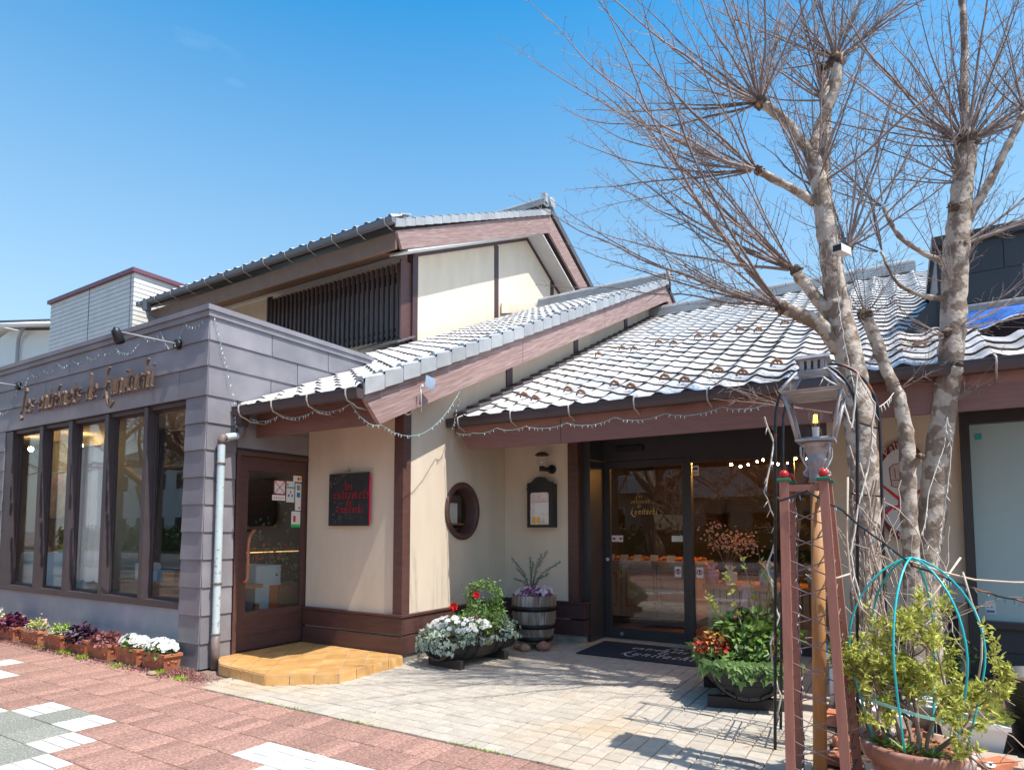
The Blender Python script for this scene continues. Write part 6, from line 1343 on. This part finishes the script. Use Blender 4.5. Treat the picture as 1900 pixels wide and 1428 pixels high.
# ---------------------------------------------------------------- shrub pot with turquoise supports
px_, py_ = .035, 3.86
sp = thing('shrub_pot', 'large limed terracotta pot holding a twiggy yellow-green shrub', 'potted shrub', (px_, py_, 0))
g = G(); g.lathe([(.001, 0), (.17, 0), (.215, .19), (.218, .195), (.243, .20), (.250, .262), (.243, .275), (.222, .275), (.212, .24), (.001, .235)], 36, (px_, py_, 0)); g.build('pot', m_terra2, sp)
g = G(); 
for k in range(500): a, r_ = R.uniform(0, 6.28), .21*sqrt(R.random()); x, y = px_+r_*cos(a), py_+r_*sin(a); s = R.uniform(.006, .016); g.face([(x-s, y, .243), (x, y-s, .243+R.random()*.01), (x+s, y, .246), (x, y+s*.6, .25)])
kind(g.build('bark_mulch', M('bark_mulch', (.42, .22, .08), .9, island=.5), sp), 'stuff')
def branch_rec(g, tips, p, d, L_, r_, depth, rr2, up=.25, gap=.75, spread=.7):
    n = 4; pts = [p]; q = p
    for k in range(n):
        d = (d+rv(rr2)*.22+Vector((0, 0, up*.25))).normalized(); q = q+d*(L_/n); pts.append(q)
    g.tube(pts, [r_*(1-.4*k/n) for k in range(n+1)], 5 if depth > 1 else 4, cap=False)
    tips.append((pts, depth))
    if depth == 0: return
    for k in range(rr2.choice([2, 3, 3])):
        s = rr2.choice(pts[2:]); branch_rec(g, tips, s, (d*.7+rv(rr2)*spread).normalized(), L_*gap*rr2.uniform(.7, 1.1), r_*.58, depth-1, rr2, up, gap, spread)
rr2 = random.Random(77); g = G(); tips = []
for (dx, dy, dz, r_, L_) in ((-.5, -.1, 1, .012, .24), (.1, 0, 1, .014, .28), (.65, -.1, .8, .013, .28), (-.15, .3, 1, .011, .3), (.4, .2, 1, .011, .3), (-.7, .2, .9, .010, .28), (.0, -.3, 1, .010, .28)):
    branch_rec(g, tips, Vector((px_+dx*.10, py_+dy*.1, .235)), Vector((dx, dy, dz)).normalized(), L_, r_, 4, rr2, .35, .80, .75)
# rein the shrub in to the ellipsoid of its supports
def rein(v):
    c = Vector((px_+.02, py_, .72)); q = Vector(v)-c; e = sqrt((q.x/.37)**2+(q.y/.32)**2+(q.z/.50)**2)
    return tuple(c+q*(1/(e**.75))) if e > 1 else v
g.v = [rein(v) if v[2] > .4 else v for v in g.v]; g.build('branches', M('shrub_twig', (.27, .19, .15), .85, vary=.25, scale=10, island=.3), sp)
g = G()
for pts, dep in tips:
    if dep > 1: continue
    for p in pts[1:]:
        if rr2.random() < (.97 if dep == 0 else .6):
            p2 = Vector(rein(tuple(p)))
            for w in range(rr2.choice([4, 5, 6, 7])): leafq(g, p2+rv(rr2)*.012, rv(rr2)+Vector((0, 0, .35)), rv(rr2)+Vector((0, 0, .5)), rr2.uniform(.022, .045), rr2.uniform(.010, .018))
kind(g.build('young_leaves', m_yel, sp), 'stuff')
g = G(); 
for (x, y, n_) in ((px_-.05, py_-.12, 26), (px_+.06, py_-.13, 34), (px_-.14, py_-.05, 20)):
    for k in range(n_): a = rr2.uniform(0, 6.28); leafq(g, Vector((x, y, .245)), Vector((cos(a), sin(a), rr2.uniform(.4, 1.5))), Vector((0, 0, 1)), rr2.uniform(.05, .11), .02)
g.build('underplanting', m_ivy, sp)
for k in range(3):                                       # three hoops crossing at the crown
    a = radians(12+60*k); ca, sa = cos(a), sin(a); pts = []
    for q in range(33):
        t = q/32; s = 2*t-1                             # -1 .. 1 along the hoop
        th = s*2.45; r_ = .30*sin(abs(th))*(1 if abs(th) < pi/2 else 1) ; zz = .735+.47*cos(th)
        if abs(th) > pi/2: r_ = .20+.10*(1-((abs(th)-pi/2)/(2.45-pi/2))**1.4)
        sg_ = 1 if th > 0 else -1; zz = 1.205-(1.205-.26)*(abs(th)/2.45)**1.55 if abs(th) > 0 else 1.205
        pts.append((px_+.012+sg_*r_*ca, py_+sg_*r_*sa, zz))
    g = G(); g.tube(pts, .0050, 8); g.build('support_hoop', m_teal, sp)
g = G(); pts = [(px_+.225*cos(t), py_+.225*sin(t), .46+.02*sin(t*2)) for t in [2*pi*k/24 for k in range(25)]]
for a, b in zip(pts[:-1], pts[1:]): g.slab([a, b, (b[0], b[1], b[2]+.016), (a[0], a[1], a[2]+.016)], (.001, .001, 0))
g.build('twine', m_twine, sp)
# bare climber tangled between arch and shrub
cl = thing('bare_climber', 'tangle of bare straw-coloured climber stems between the arch and the bare trees', 'climbing plant', (-.1, 4.5, 0))
g = G(); rr2 = random.Random(9)
for k in range(60):
    p = Vector((rr2.uniform(-.22, .22), rr2.uniform(4.25, 4.7), rr2.uniform(.2, 1.2))); d = Vector((rr2.gauss(0, .5), rr2.gauss(0, .2), rr2.choice([-1, 1, 1]))).normalized(); pts = [p]
    for q in range(8): d = (d+rv(rr2)*.35).normalized(); p = p+d*.075; p.z = max(.03, p.z); pts.append(p.copy())
    g.tube(pts, [rr2.uniform(.0018, .0038)]*len(pts), 4, cap=False)
for k in range(14):
    x = rr2.uniform(-.24, -.08); pts = [(x+.03*sin(q*.9+k), 4.35+.2*rr2.random()*0+.05*cos(q+k), .1+q*.11) for q in range(rr2.randint(8, 17))]; g.tube(pts, .0055, 5, cap=False)
kind(g.build('stems', m_twigp, cl), 'stuff')
g = G(); gl = G()
LP_ = [[(-.15, 3.95, .93), (-.06, 3.9, .86), (.05, 3.92, .90), (.15, 4.0, 1.02), (.27, 4.1, 1.2)], [(.03, 3.83, 1.19), (.18, 3.95, 1.13), (.32, 4.05, 1.09), (.48, 4.1, 1.08), (.7, 4.2, 1.08)], [(.27, 4.0, 1.13), (.30, 4.0, .98), (.34, 4.02, .85), (.33, 4.0, .70), (.31, 4.0, .58)], [(-.22, 3.72, 1.62), (-.235, 3.72, 1.3), (-.225, 3.72, 1.1), (-.19, 3.76, .95), (-.13, 3.9, .86)], [(-.225, 3.72, 1.12), (-.28, 3.68, 1.10), (-.33, 3.66, 1.085)]]
for pts in LP_: g.tube(pts, .0055, 6)
g.build('long_shoot', M('pale_shoot', (.55, .45, .36), .7, vary=.15), cl)
# small pots behind
def pot_round(lab, x, y, r_, h, mat, leafm, seed, nleaf=160, hl=.10, L_=.05):
    t = thing('plant_pot', lab, 'plant pot', (x, y, 0)); g = G(); g.lathe([(.001, 0), (r_*.75, 0), (r_*.97, h-.012), (r_*1.05, h-.012), (r_*1.05, h), (r_*.92, h), (r_*.88, h-.03), (.001, h-.035)], 26, (x, y, 0)); g.build('pot', mat, t)
    g = G(); g.lathe([(.001, h-.03), (r_*.89, h-.03)], 20, (x, y, 0)); g.build('soil', m_soil, t)
    fol(t, (x, y, h+.02), (r_*.9, r_*.9, hl), nleaf, L_, .02, leafm, leafq, 'foliage', seed); return t
pot_round('white round pot with sparse soil and stems left of the shrub pot', -.30, 4.95, .10, .19, m_whitep, m_lime, 1, 20, .05, .03); pot_round('white round bowl of dry earth directly behind the shrub pot', -.08, 4.9, .12, .17, m_whitep, m_soil, 2, 30, .02, .03)
pot_round('pale blue plastic bowl tilted against the tree foot', .10, 5.15, .14, .20, m_cloth, m_sage, 3, 60, .06, .05)
t = thing('window_box', 'white rectangular window box of yellow-green leaves right of the shrub', 'window box', (.34, 4.95, 0)); g = G(); g.hexa([(.20, 4.86, 0), (.48, 4.86, 0), (.48, 5.04, 0), (.20, 5.04, 0), (.17, 4.83, .15), (.51, 4.83, .15), (.51, 5.07, .15), (.17, 5.07, .15)]); g.box(.155, .525, 4.815, 5.085, .1502, .175); g.build('box', m_whitep, t)
fol(t, (.34, 4.93, .20), (.20, .13, .13), 260, .06, .03, m_yel, leafq, 'foliage', 31)
t = thing('black_tub', 'ribbed glossy black planting tub at the right edge of the bed', 'tub', (.82, 5.10, 0)); g = G(); pr = [(.001, 0), (.24, 0)]
for q in range(18): r_ = .245+.075*q/18; pr += [(r_, .01+q*.0235), (r_+.006, .018+q*.0235), (r_, .026+q*.0235)]
pr += [(.335, .435), (.335, .45), (.318, .45), (.30, .36), (.001, .35)]; g.lathe(pr, 40, (.82, 5.10, 0), smooth=True); g.build('tub', m_black, t); g = G(); g.lathe([(.001, .36), (.305, .385)], 20, (.82, 5.1, 0)); g.build('soil', m_soil, t)
g = G(); gy = G(); g2 = G(); flower(g, None, (.37, 4.28, .10), Vector((0, -.5, 1)), .022, rr2, 12); g2.tube([(.37, 4.28, 0), (.37, 4.28, .1)], .002, 4)
t = thing('daisy', 'single white daisy with dark centre in the bed beside the pot', 'flower', (.37, 4.28, 0)); g.build('petals', m_petal, t); g2.ball((.37, 4.277, .104), .006, 8, 5); g2.build('stem', m_dpurp, t)
t = thing('garden_tap', 'pale garden tap with blue handle behind the obelisk', 'tap', (-.50, 5.35, 0)); g = G(); g.tube([(-.47, 5.35, 0), (-.47, 5.35, .42)], .018, 10); g.tube([(-.47, 5.35, .40), (-.51, 5.25, .42)], .03, 10); g.build('body', m_whitep, t); g = G(); g.tube([(-.50, 5.27, .45), (-.48, 5.26, .50)], .02, 8); g.build('handle', m_skb, t)
g = G(); g.box(.36, .44, 7.28, 7.32, 0, .62); g.box(.30, .36, 7.29, 7.31, .55, .62); g.build; solo(g, 'wall_post', m_black, 'short black meter post standing before the cream wall', 'post', (.38, 7.3, 0))
bx_ = G(); bx_.cbox(.30, .50, 7.33, 7.395, .66, .84, .01); solo(bx_, 'meter_box', m_grey, 'small grey meter box on the cream wall below the oval sign', 'meter box', (.4, 7.36, .66))
wv = thing('low_shrubs', 'low dark shrubs growing against the cream wall behind the trees', 'shrub', (.2, 6.9, 0)); fol(wv, (.1, 6.9, .22), (.45, .25, .26), 700, .05, .03, m_leaf, leafq, 'foliage', 61); fol(wv, (-.45, 6.6, .2), (.22, .25, .22), 350, .05, .035, m_ivy, leafq, 'foliage', 62)

# ================================================================ BARE POLLARDED TREES
CR = Vector((cos(radians(31.4)), sin(radians(31.4)), 0)); CF = Vector((-sin(radians(31.4)), cos(radians(31.4)), 0)); UZ = Vector((0, 0, 1))
def smooth_path(pts, sub=4):
    P = [Vector(p[:3]) for p in pts]; Rr = [p[3] for p in pts]; out, ro = [], []
    for i in range(len(P)-1):
        p0 = P[max(i-1, 0)]; p1 = P[i]; p2 = P[i+1]; p3 = P[min(i+2, len(P)-1)]
        for q in range(sub):
            t = q/sub; out.append(.5*((2*p1)+(-p0+p2)*t+(2*p0-5*p1+4*p2-p3)*t*t+(-p0+3*p1-3*p2+p3)*t**3)); ro.append(Rr[i]+(Rr[i+1]-Rr[i])*t)
    out.append(P[-1]); ro.append(Rr[-1]); return out, ro
def limb(parent, nm, pts, mat=None, n=14, rough=.06, k=.86):
    P, Rr = smooth_path(pts, 5); g = G(); rr3 = random.Random(len(pts)*7+int(abs(pts[0][0])*100)); g.tube(P, [r_*k*(1+rr3.uniform(-rough, rough)) for r_ in Rr], n)
    for i in range(0, len(g.v)): x, y, z = g.v[i]; s = .0035*sin(x*71+z*33)+.003*sin(y*83-z*47); g.v[i] = (x+s, y+s, z)
    return g.build(nm, mat or m_bark, parent)
def knob(parent, c, r_, seed=0):
    rr3 = random.Random(seed+5); r_ *= .82; g = G(); g.ball((0, 0, 0), r_, 12, 9); c = Vector(c)
    g.v = [tuple(c+Vector(v)*(1+.25*sin(v[0]*90+seed)*cos(v[1]*80+v[2]*70)+.08*rr3.random())) for v in g.v]
    for k in range(16):
        d = rv(rr3); d.z = abs(d.z)*.6; g.tube([c+d*r_*.7, c+d*r_*1.25+rv(rr3)*.01], [.010, .005], 5)
    g.build('pollard_head', m_bark2, parent)
def shoots(g, c, n, th, ln, rr3, curve=.35, depth=.45, r_=None, bend=None, dens=1.0, rad=.05):
    c = Vector(c)
    for k in range(n):
        a = radians(rr3.uniform(*th)); L_ = rr3.uniform(*ln); curve_ = curve*rr3.uniform(.3, 2.2); d0 = CR*cos(a)+UZ*sin(a)+CF*rr3.gauss(0, depth); d = d0.normalized(); p = c+d*rad*rr3.uniform(.3, 1)
        tgt = (d+UZ*curve_+rv(rr3)*.25).normalized() if bend is None else (d+bend+rv(rr3)*.1).normalized()
        m = max(6, int(L_/.09)); pts = [p.copy()]; dirs = [d]; r0 = (r_ or (.0040+.0040*L_))*rr3.uniform(.6, 1.15); curve_ = curve*rr3.uniform(.3, 2.2)
        wob = rv(rr3)*.11
        for q in range(m):
            t = (q+1)/m; dd = (d*(1-t)+tgt*t+wob*sin(q*.9)+rv(rr3)*.035).normalized(); p = p+dd*(L_/m); pts.append(p.copy()); dirs.append(dd)
        rads = [max(.0013, r0*(1-.86*q/m)) for q in range(m+1)]; g.tube(pts, rads, 5, cap=False)
        az = rr3.uniform(0, 6)
        for q in range(1, m+1):
            for rep in range(2 if rr3.random() < .75*dens else (1 if rr3.random() < .8*dens else 0)):
                az += 2.4; dd = dirs[q]; u_ = dd.orthogonal().normalized(); v_ = dd.cross(u_); side = u_*cos(az)+v_*sin(az)
                t = q/m; l2 = (.06+.30*(1-t)*min(1, L_/1.3))*rr3.uniform(.35, 1.15) if t > .12 else .05; s0 = pts[q]; d2 = (dd*.75+side*.75+UZ*.12).normalized(); e1 = s0+d2*l2*.5; d3 = (d2+UZ*.22+rv(rr3)*.15).normalized(); e2 = e1+d3*l2*.5
                rr4 = rads[q]*.45; rr4 = max(.0016, min(.0035, rr4)); g.tube([s0, e1, e2], [rr4, rr4*.8, .0009], 3, cap=False)
                for w in range(int(l2/.055)):
                    f = rr3.uniform(.25, 1); b0 = s0.lerp(e1, min(1, f*2)) if f < .5 else e1.lerp(e2, f*2-1); b1 = b0+(d3*.8+rv(rr3)*.75).normalized()*rr3.uniform(.02, .07); g.tube([b0, b1], [.0016, .0009], 3, cap=False)
T1 = thing('bare_tree', 'large bare plane tree leaning left behind the lantern, camera in its fork', 'tree', (-.236, 5.3, 0), 'bare pollarded trees')
limb(T1, 'trunk', [(-.236, 5.3, -.02, .145), (-.233, 5.3, .499, .121), (-.22, 5.3, 1.08, .114), (-.207, 5.3, 1.67, .118), (-.226, 5.3, 2.15, .119), (-.257, 5.3, 2.518, .116), (-.305, 5.3, 2.813, .110), (-.347, 5.3, 3.07, .108)])
limb(T1, 'limb', [(-.347, 5.3, 3.04, .100), (-.371, 5.3, 3.37, .0866), (-.399, 5.3, 3.674, .083), (-.437, 5.3, 4.03, .0712), (-.487, 5.3, 4.285, .0634)])
limb(T1, 'limb', [(-.47, 5.3, 4.25, .052), (-.574, 5.25, 4.419, .0424), (-.65, 5.2, 4.549, .0424), (-.75, 5.15, 4.654, .0448), (-.816, 5.12, 4.709, .040)], n=10)
limb(T1, 'limb', [(-.487, 5.3, 4.25, .056), (-.428, 5.35, 4.513, .0467), (-.348, 5.38, 4.702, .0467), (-.299, 5.4, 4.874, .051), (-.302, 5.4, 5.031, .0536)], n=10)
limb(T1, 'limb', [(-.378, 5.42, 3.25, .0592), (-.387, 5.5, 3.755, .0516), (-.417, 5.55, 4.19, .0505), (-.399, 5.6, 4.668, .0487), (-.405, 5.65, 5.167, .045)], n=10)
limb(T1, 'limb', [(-.33, 5.3, 2.70, .075), (-.43, 5.25, 2.862, .0653), (-.532, 5.18, 2.943, .0612), (-.615, 5.1, 2.976, .0569), (-.682, 5.05, 3.006, .055)], n=10)
limb(T1, 'limb', [(-.355, 5.3, 2.95, .070), (-.463, 5.28, 3.086, .0537), (-.532, 5.25, 3.196, .0478), (-.591, 5.22, 3.283, .047), (-.606, 5.2, 3.322, .048)], n=10)
limb(T1, 'limb', [(-.35, 5.3, 3.20, .055), (-.335, 5.3, 3.362, .0452), (-.307, 5.3, 3.44, .041), (-.262, 5.3, 3.463, .0367)], n=9)
limb(T1, 'limb', [(-.47, 5.3, 3.88, .045), (-.618, 5.2, 3.991, .0336), (-.719, 5.1, 4.038, .0334), (-.822, 5.0, 4.093, .0353)], n=9)
for k, (c, r_) in enumerate([((-.69, 5.04, 3.01), .058), ((-.61, 5.2, 3.335), .05), ((-.83, 4.99, 4.10), .042), ((-.82, 5.12, 4.72), .062), ((-.30, 5.4, 5.03), .075), ((-.26, 5.3, 3.465), .042), ((-.405, 5.65, 5.17), .06), ((-.50, 5.3, 4.33), .05)]): knob(T1, c, r_, k)
rr3 = random.Random(21); g = G()
shoots(g, (-.70, 5.04, 3.02), 13, (130, 177), (1.2, 2.6), rr3, .32, .32, dens=.9); shoots(g, (-.62, 5.2, 3.34), 13, (110, 165), (1.2, 2.7), rr3, .30, .32, dens=.9)
shoots(g, (-.84, 4.98, 4.10), 18, (112, 196), (1.0, 2.3), rr3, .35, .35, dens=.9); shoots(g, (-.82, 5.12, 4.72), 30, (60, 200), (.6, 1.9), rr3, .35, .4, dens=.85)
shoots(g, (-.30, 5.4, 5.05), 30, (20, 160), (.6, 1.5), rr3, .35, .4, dens=.85); shoots(g, (-.26, 5.3, 3.47), 12, (15, 115), (.9, 2.2), rr3, .5, .3, dens=.9)
shoots(g, (-.405, 5.65, 4.9), 20, (5, 150), (.6, 1.7), rr3, .3, .3, dens=.8); shoots(g, (-.47, 5.3, 4.0), 14, (10, 165), (.6, 1.7), rr3, .4, .4, dens=.8); shoots(g, (-.36, 5.28, 3.1), 8, (20, 160), (.3, 1.2), rr3, .3, .5, r_=.004, dens=.8)
shoots(g, (-.62, 5.1, 3.0), 7, (165, 195), (.5, 1.1), rr3, .15, .3, r_=.005, dens=.8)
shoots(g, (-.55, 5.0, 2.22), 5, (158, 178), (.4, .8), rr3, .1, .3, r_=.004, dens=.5); g.tube([(-.23, 5.3, 2.2), (-.4, 5.15, 2.2), (-.56, 4.99, 2.22)], .006, 5)
kind(g.build('twigs', m_twig, T1), 'stuff')
T2 = thing('bare_tree', 'second bare plane tree with pale flaking bark standing further right', 'tree', (.134, 5.8, 0), 'bare pollarded trees')
limb(T2, 'trunk', [(.134, 5.8, -.06, .146), (.143, 5.8, .538, .1228), (.156, 5.8, 1.067, .1153), (.219, 5.8, 1.478, .1111), (.261, 5.8, 1.847, .107), (.324, 5.8, 2.257, .0987), (.371, 5.8, 2.585, .0987), (.404, 5.8, 2.915, .1029), (.434, 5.8, 3.331, .099), (.467, 5.8, 3.662, .0971), (.502, 5.8, 3.952, .0868), (.527, 5.8, 4.158, .0909), (.542, 5.8, 4.283, .0827)])
limb(T2, 'limb', [(.45, 5.8, 3.50, .060), (.543, 5.8, 3.727, .041), (.668, 5.8, 3.946, .0325), (.791, 5.8, 4.201, .0321), (.895, 5.8, 4.416, .0279)], n=9)
limb(T2, 'limb', [(.327, 5.8, 2.30, .0659), (.389, 5.72, 2.483, .0525), (.417, 5.7, 2.557, .0482)], n=10)
limb(T2, 'limb', [(.542, 5.8, 4.25, .05), (.541, 5.8, 4.672, .0333), (.564, 5.8, 5.1, .0292), (.561, 5.8, 5.454, .0252), (.555, 5.8, 5.9, .022)], n=8)
limb(T2, 'limb', [(.40, 5.78, 3.38, .040), (.25, 5.72, 3.46, .022), (.08, 5.65, 3.62, .018), (-.02, 5.6, 3.86, .014)], n=8); limb(T2, 'limb', [(.42, 5.78, 3.10, .035), (.22, 5.72, 3.14, .02), (.05, 5.65, 3.26, .015), (-.04, 5.6, 3.5, .011)], n=8)
for k, (c, r_) in enumerate([((.545, 5.8, 4.30), .10), ((.47, 5.77, 3.50), .06), ((.44, 5.74, 3.80), .05), ((.42, 5.7, 2.57), .045), ((.36, 5.72, 2.83), .04)]): knob(T2, c, r_, 20+k)
g = G(); shoots(g, (.52, 5.8, 4.0), 12, (95, 175), (.6, 1.6), rr3, .5, .4); shoots(g, (.545, 5.8, 4.30), 38, (8, 172), (.8, 2.1), rr3, .4, .4, dens=.85); shoots(g, (.47, 5.78, 3.50), 9, (15, 80), (.8, 1.7), rr3, .3, .35, dens=.85); shoots(g, (.9, 5.8, 4.42), 9, (30, 120), (.6, 1.2), rr3, .4, .3)
shoots(g, (-.02, 5.6, 3.86), 6, (70, 150), (.5, 1.3), rr3, .3, .35); shoots(g, (-.04, 5.6, 3.5), 5, (90, 170), (.4, 1.1), rr3, .3, .35)
shoots(g, (.40, 5.72, 2.85), 10, (-5, 40), (.5, 1.0), rr3, .2, .3, r_=.0045, dens=.6); shoots(g, (.36, 5.72, 2.8), 9, (150, 205), (.6, 1.2), rr3, .25, .3, r_=.0045, dens=.6); shoots(g, (.40, 5.72, 3.2), 9, (10, 170), (.5, 1.2), rr3, .3, .4, r_=.005, dens=.7)
shoots(g, (.38, 5.7, 2.3), 4, (10, 60), (.25, .5), rr3, .2, .3, r_=.0035, dens=.5)
kind(g.build('twigs', m_twig, T2), 'stuff')
T3 = thing('bare_tree', 'thin topped bare stem ending in a tufted knob between the two trees', 'tree', (.06, 5.6, 0), 'bare pollarded trees')
limb(T3, 'trunk', [(.06, 5.6, 0, .0871), (.069, 5.6, 1.074, .0682), (.063, 5.6, 1.475, .0686), (.07, 5.6, 1.84, .0649), (.065, 5.6, 2.086, .0611), (.032, 5.6, 2.337, .0533), (-.025, 5.6, 2.51, .0496), (-.082, 5.6, 2.729, .0501), (-.122, 5.6, 2.863, .0504), (-.168, 5.6, 3.009, .0534)], n=12)
limb(T3, 'limb', [(.068, 5.6, 1.76, .0365), (.113, 5.55, 1.833, .032), (.15, 5.5, 1.875, .0276)], n=9)
knob(T3, (-.17, 5.6, 3.02), .062, 33); knob(T3, (.15, 5.5, 1.88), .028, 34)
g = G(); shoots(g, (-.168, 5.6, 3.02), 12, (20, 165), (.4, 1.2), rr3, .3, .35, r_=.0045, dens=.6); shoots(g, (.02, 5.6, 2.4), 6, (10, 60), (.3, .7), rr3, .2, .3, r_=.004, dens=.5); kind(g.build('twigs', m_twig, T3), 'stuff')
fairy('fairy_lights', 'pale light string dangling in a loop down the right-hand tree trunk', [(.23, 5.62, 1.14), (.14, 5.45, 1.30), (.20, 5.55, 1.65), (.30, 5.64, 1.95), (.335, 5.66, 2.18), (.345, 5.66, 1.9), (.29, 5.63, 1.5), (.22, 5.62, 1.1), (.13, 5.6, .8)], .015, m_wirew, wr=.004, lead=.05, bulb=m_wirew)
fairy('fairy_lights', 'pale wire looped from the leaning tree trunk to the thin stem', [(-.33, 5.15, 3.1), (-.30, 5.15, 2.75), (-.24, 5.15, 2.35), (-.10, 5.2, 2.22), (.0, 5.45, 2.36)], .05, m_wirew, wr=.004, lead=.05, bulb=m_wirew)

# ================================================================ ACROSS THE STREET (seen only as reflections)
def cherry(lab, x, y, h, seed, bl=True):
    t = thing('street_tree', lab, 'tree', (x, y, 0), 'street trees across the road'); rr5 = random.Random(seed); g = G(); tips = []
    branch_rec(g, tips, Vector((x, y, 0)), Vector((rr5.uniform(-.1, .1), 0, 1)), h*.32, .30, 0, rr5, .3); tips = []
    top = Vector((x, y, h*.30))
    for k in range(5): a = k*1.26+rr5.random()*.6; branch_rec(g, tips, top, Vector((cos(a)*.9, sin(a)*.9, rr5.uniform(.45, 1))).normalized(), h*.30, .17, 6, rr5, .25, .80, .8)
    g.build('trunk', M('warm_bark', (.34, .22, .14), .9) if 'warm_bark' not in MATS else MATS['warm_bark'], t)
    g = G()
    for pts, dep in tips:
        if dep <= 1 and rr5.random() < .5:
            for p in pts[1:]:
                for w in range(2 if bl else 1):
                    q = p+rv(rr5)*.07; s = .022; g.face([q+rv(rr5)*s, q+rv(rr5)*s, q+rv(rr5)*s, q+rv(rr5)*s])
    kind(g.build('blossom', m_blos, t), 'stuff')
cherry('spreading cherry tree across the road to the far left', -17.5, -4.2, 9, 1); cherry('cherry tree at the kerb opposite the annex windows', -11.5, -3.6, 8.5, 2); cherry('cherry tree opposite the entrance door', -6.8, -5.6, 8, 3); cherry('broad cherry tree opposite the right shop window', -3.0, -6.3, 7.5, 4); cherry('distant cherry tree further left down the road', -25, -6, 10, 5)
t = thing('hedge', 'clipped dark hedge on the far side of the road', 'hedge', (-12, -14, 0)); g = G(); rr5 = random.Random(4)
for k in range(9000):
    x, y, z = rr5.uniform(-50, 12), -14+rr5.gauss(0, .35), rr5.uniform(0, 1.5); leafq(g, Vector((x, y, z)), rv(rr5), rv(rr5), .22, .16)
kind(g.build('foliage', m_hedge, t), 'stuff'); bx('core', m_hedge, t, -50, 12, -14.3, -13.7, 0, 1.3)
def far_house(lab, x0, x1, y0, y1, h, mw, mr, rh=2.2):
    t = thing('house', lab, 'house', ((x0+x1)/2, (y0+y1)/2, 0)); bx('wall', mw, t, x0, x1, y0, y1, 0, h)
    g = G(); e = .6; ym = (y0+y1)/2; g.slab([(x0-e, y0-e, h), (x0-e, y1+e, h), (x0-e, ym, h+rh)], (x1-x0+2*e, 0, 0)); g.build('roof', mr, t)
    n = int((x1-x0)/2.4)
    for k in range(n):
        for z in (1.0, h-2.0):
            x = x0+.8+k*(x1-x0-1)/n; w = bx('window', m_whitep, t, x, x+1.2, y1, y1+.05, z, z+1.2); bx('pane', m_black, w, x+.06, x+1.14, y1+.051, y1+.06, z+.06, z+1.14)
far_house('white two-storey house across the road on the left', -34, -25, -27, -19, 5.8, m_white_wall, m_roofd); far_house('low tan house across the road with a dark roof', -21, -12, -28, -20, 3.4, m_houset, m_roofd); far_house('grey-roofed house opposite the entrance', -9.5, -1.5, -27, -19, 3.0, m_houset, m_roofd); far_house('white walled house across the road on the right', 1, 10, -26, -18, 5.6, m_white_wall, m_coping)
far_house('pale house far along the street', -52, -39, -26, -17, 6, m_white_wall, m_roofd)

# dry leaves and petals blown about the paving
g = G(); rr6 = random.Random(8)
for k in range(170):
    x, y = rr6.uniform(-5.2, -.6), rr6.uniform(3.35, 7.0)
    if rr6.random() < .4: x, y = rr6.gauss(-4.0, .35), rr6.gauss(5.3, .5)
    if -5.8 < x < -4.2 and y > 3.6: continue
    if x < XR+.06 and y > YP-.06: continue
    leafq(g, Vector((x, y, .006)), Vector((rr6.gauss(0, 1), rr6.gauss(0, 1), .15)), Vector((0, 0, 1)), rr6.uniform(.010, .026), rr6.uniform(.006, .014))
kind(solo(g, 'fallen_leaves', M('dry_leaf', (.34, .20, .10), .9, island=.5), 'dry leaves and petals scattered over the beige setts', 'leaves', (-3, 5, 0)), 'stuff')
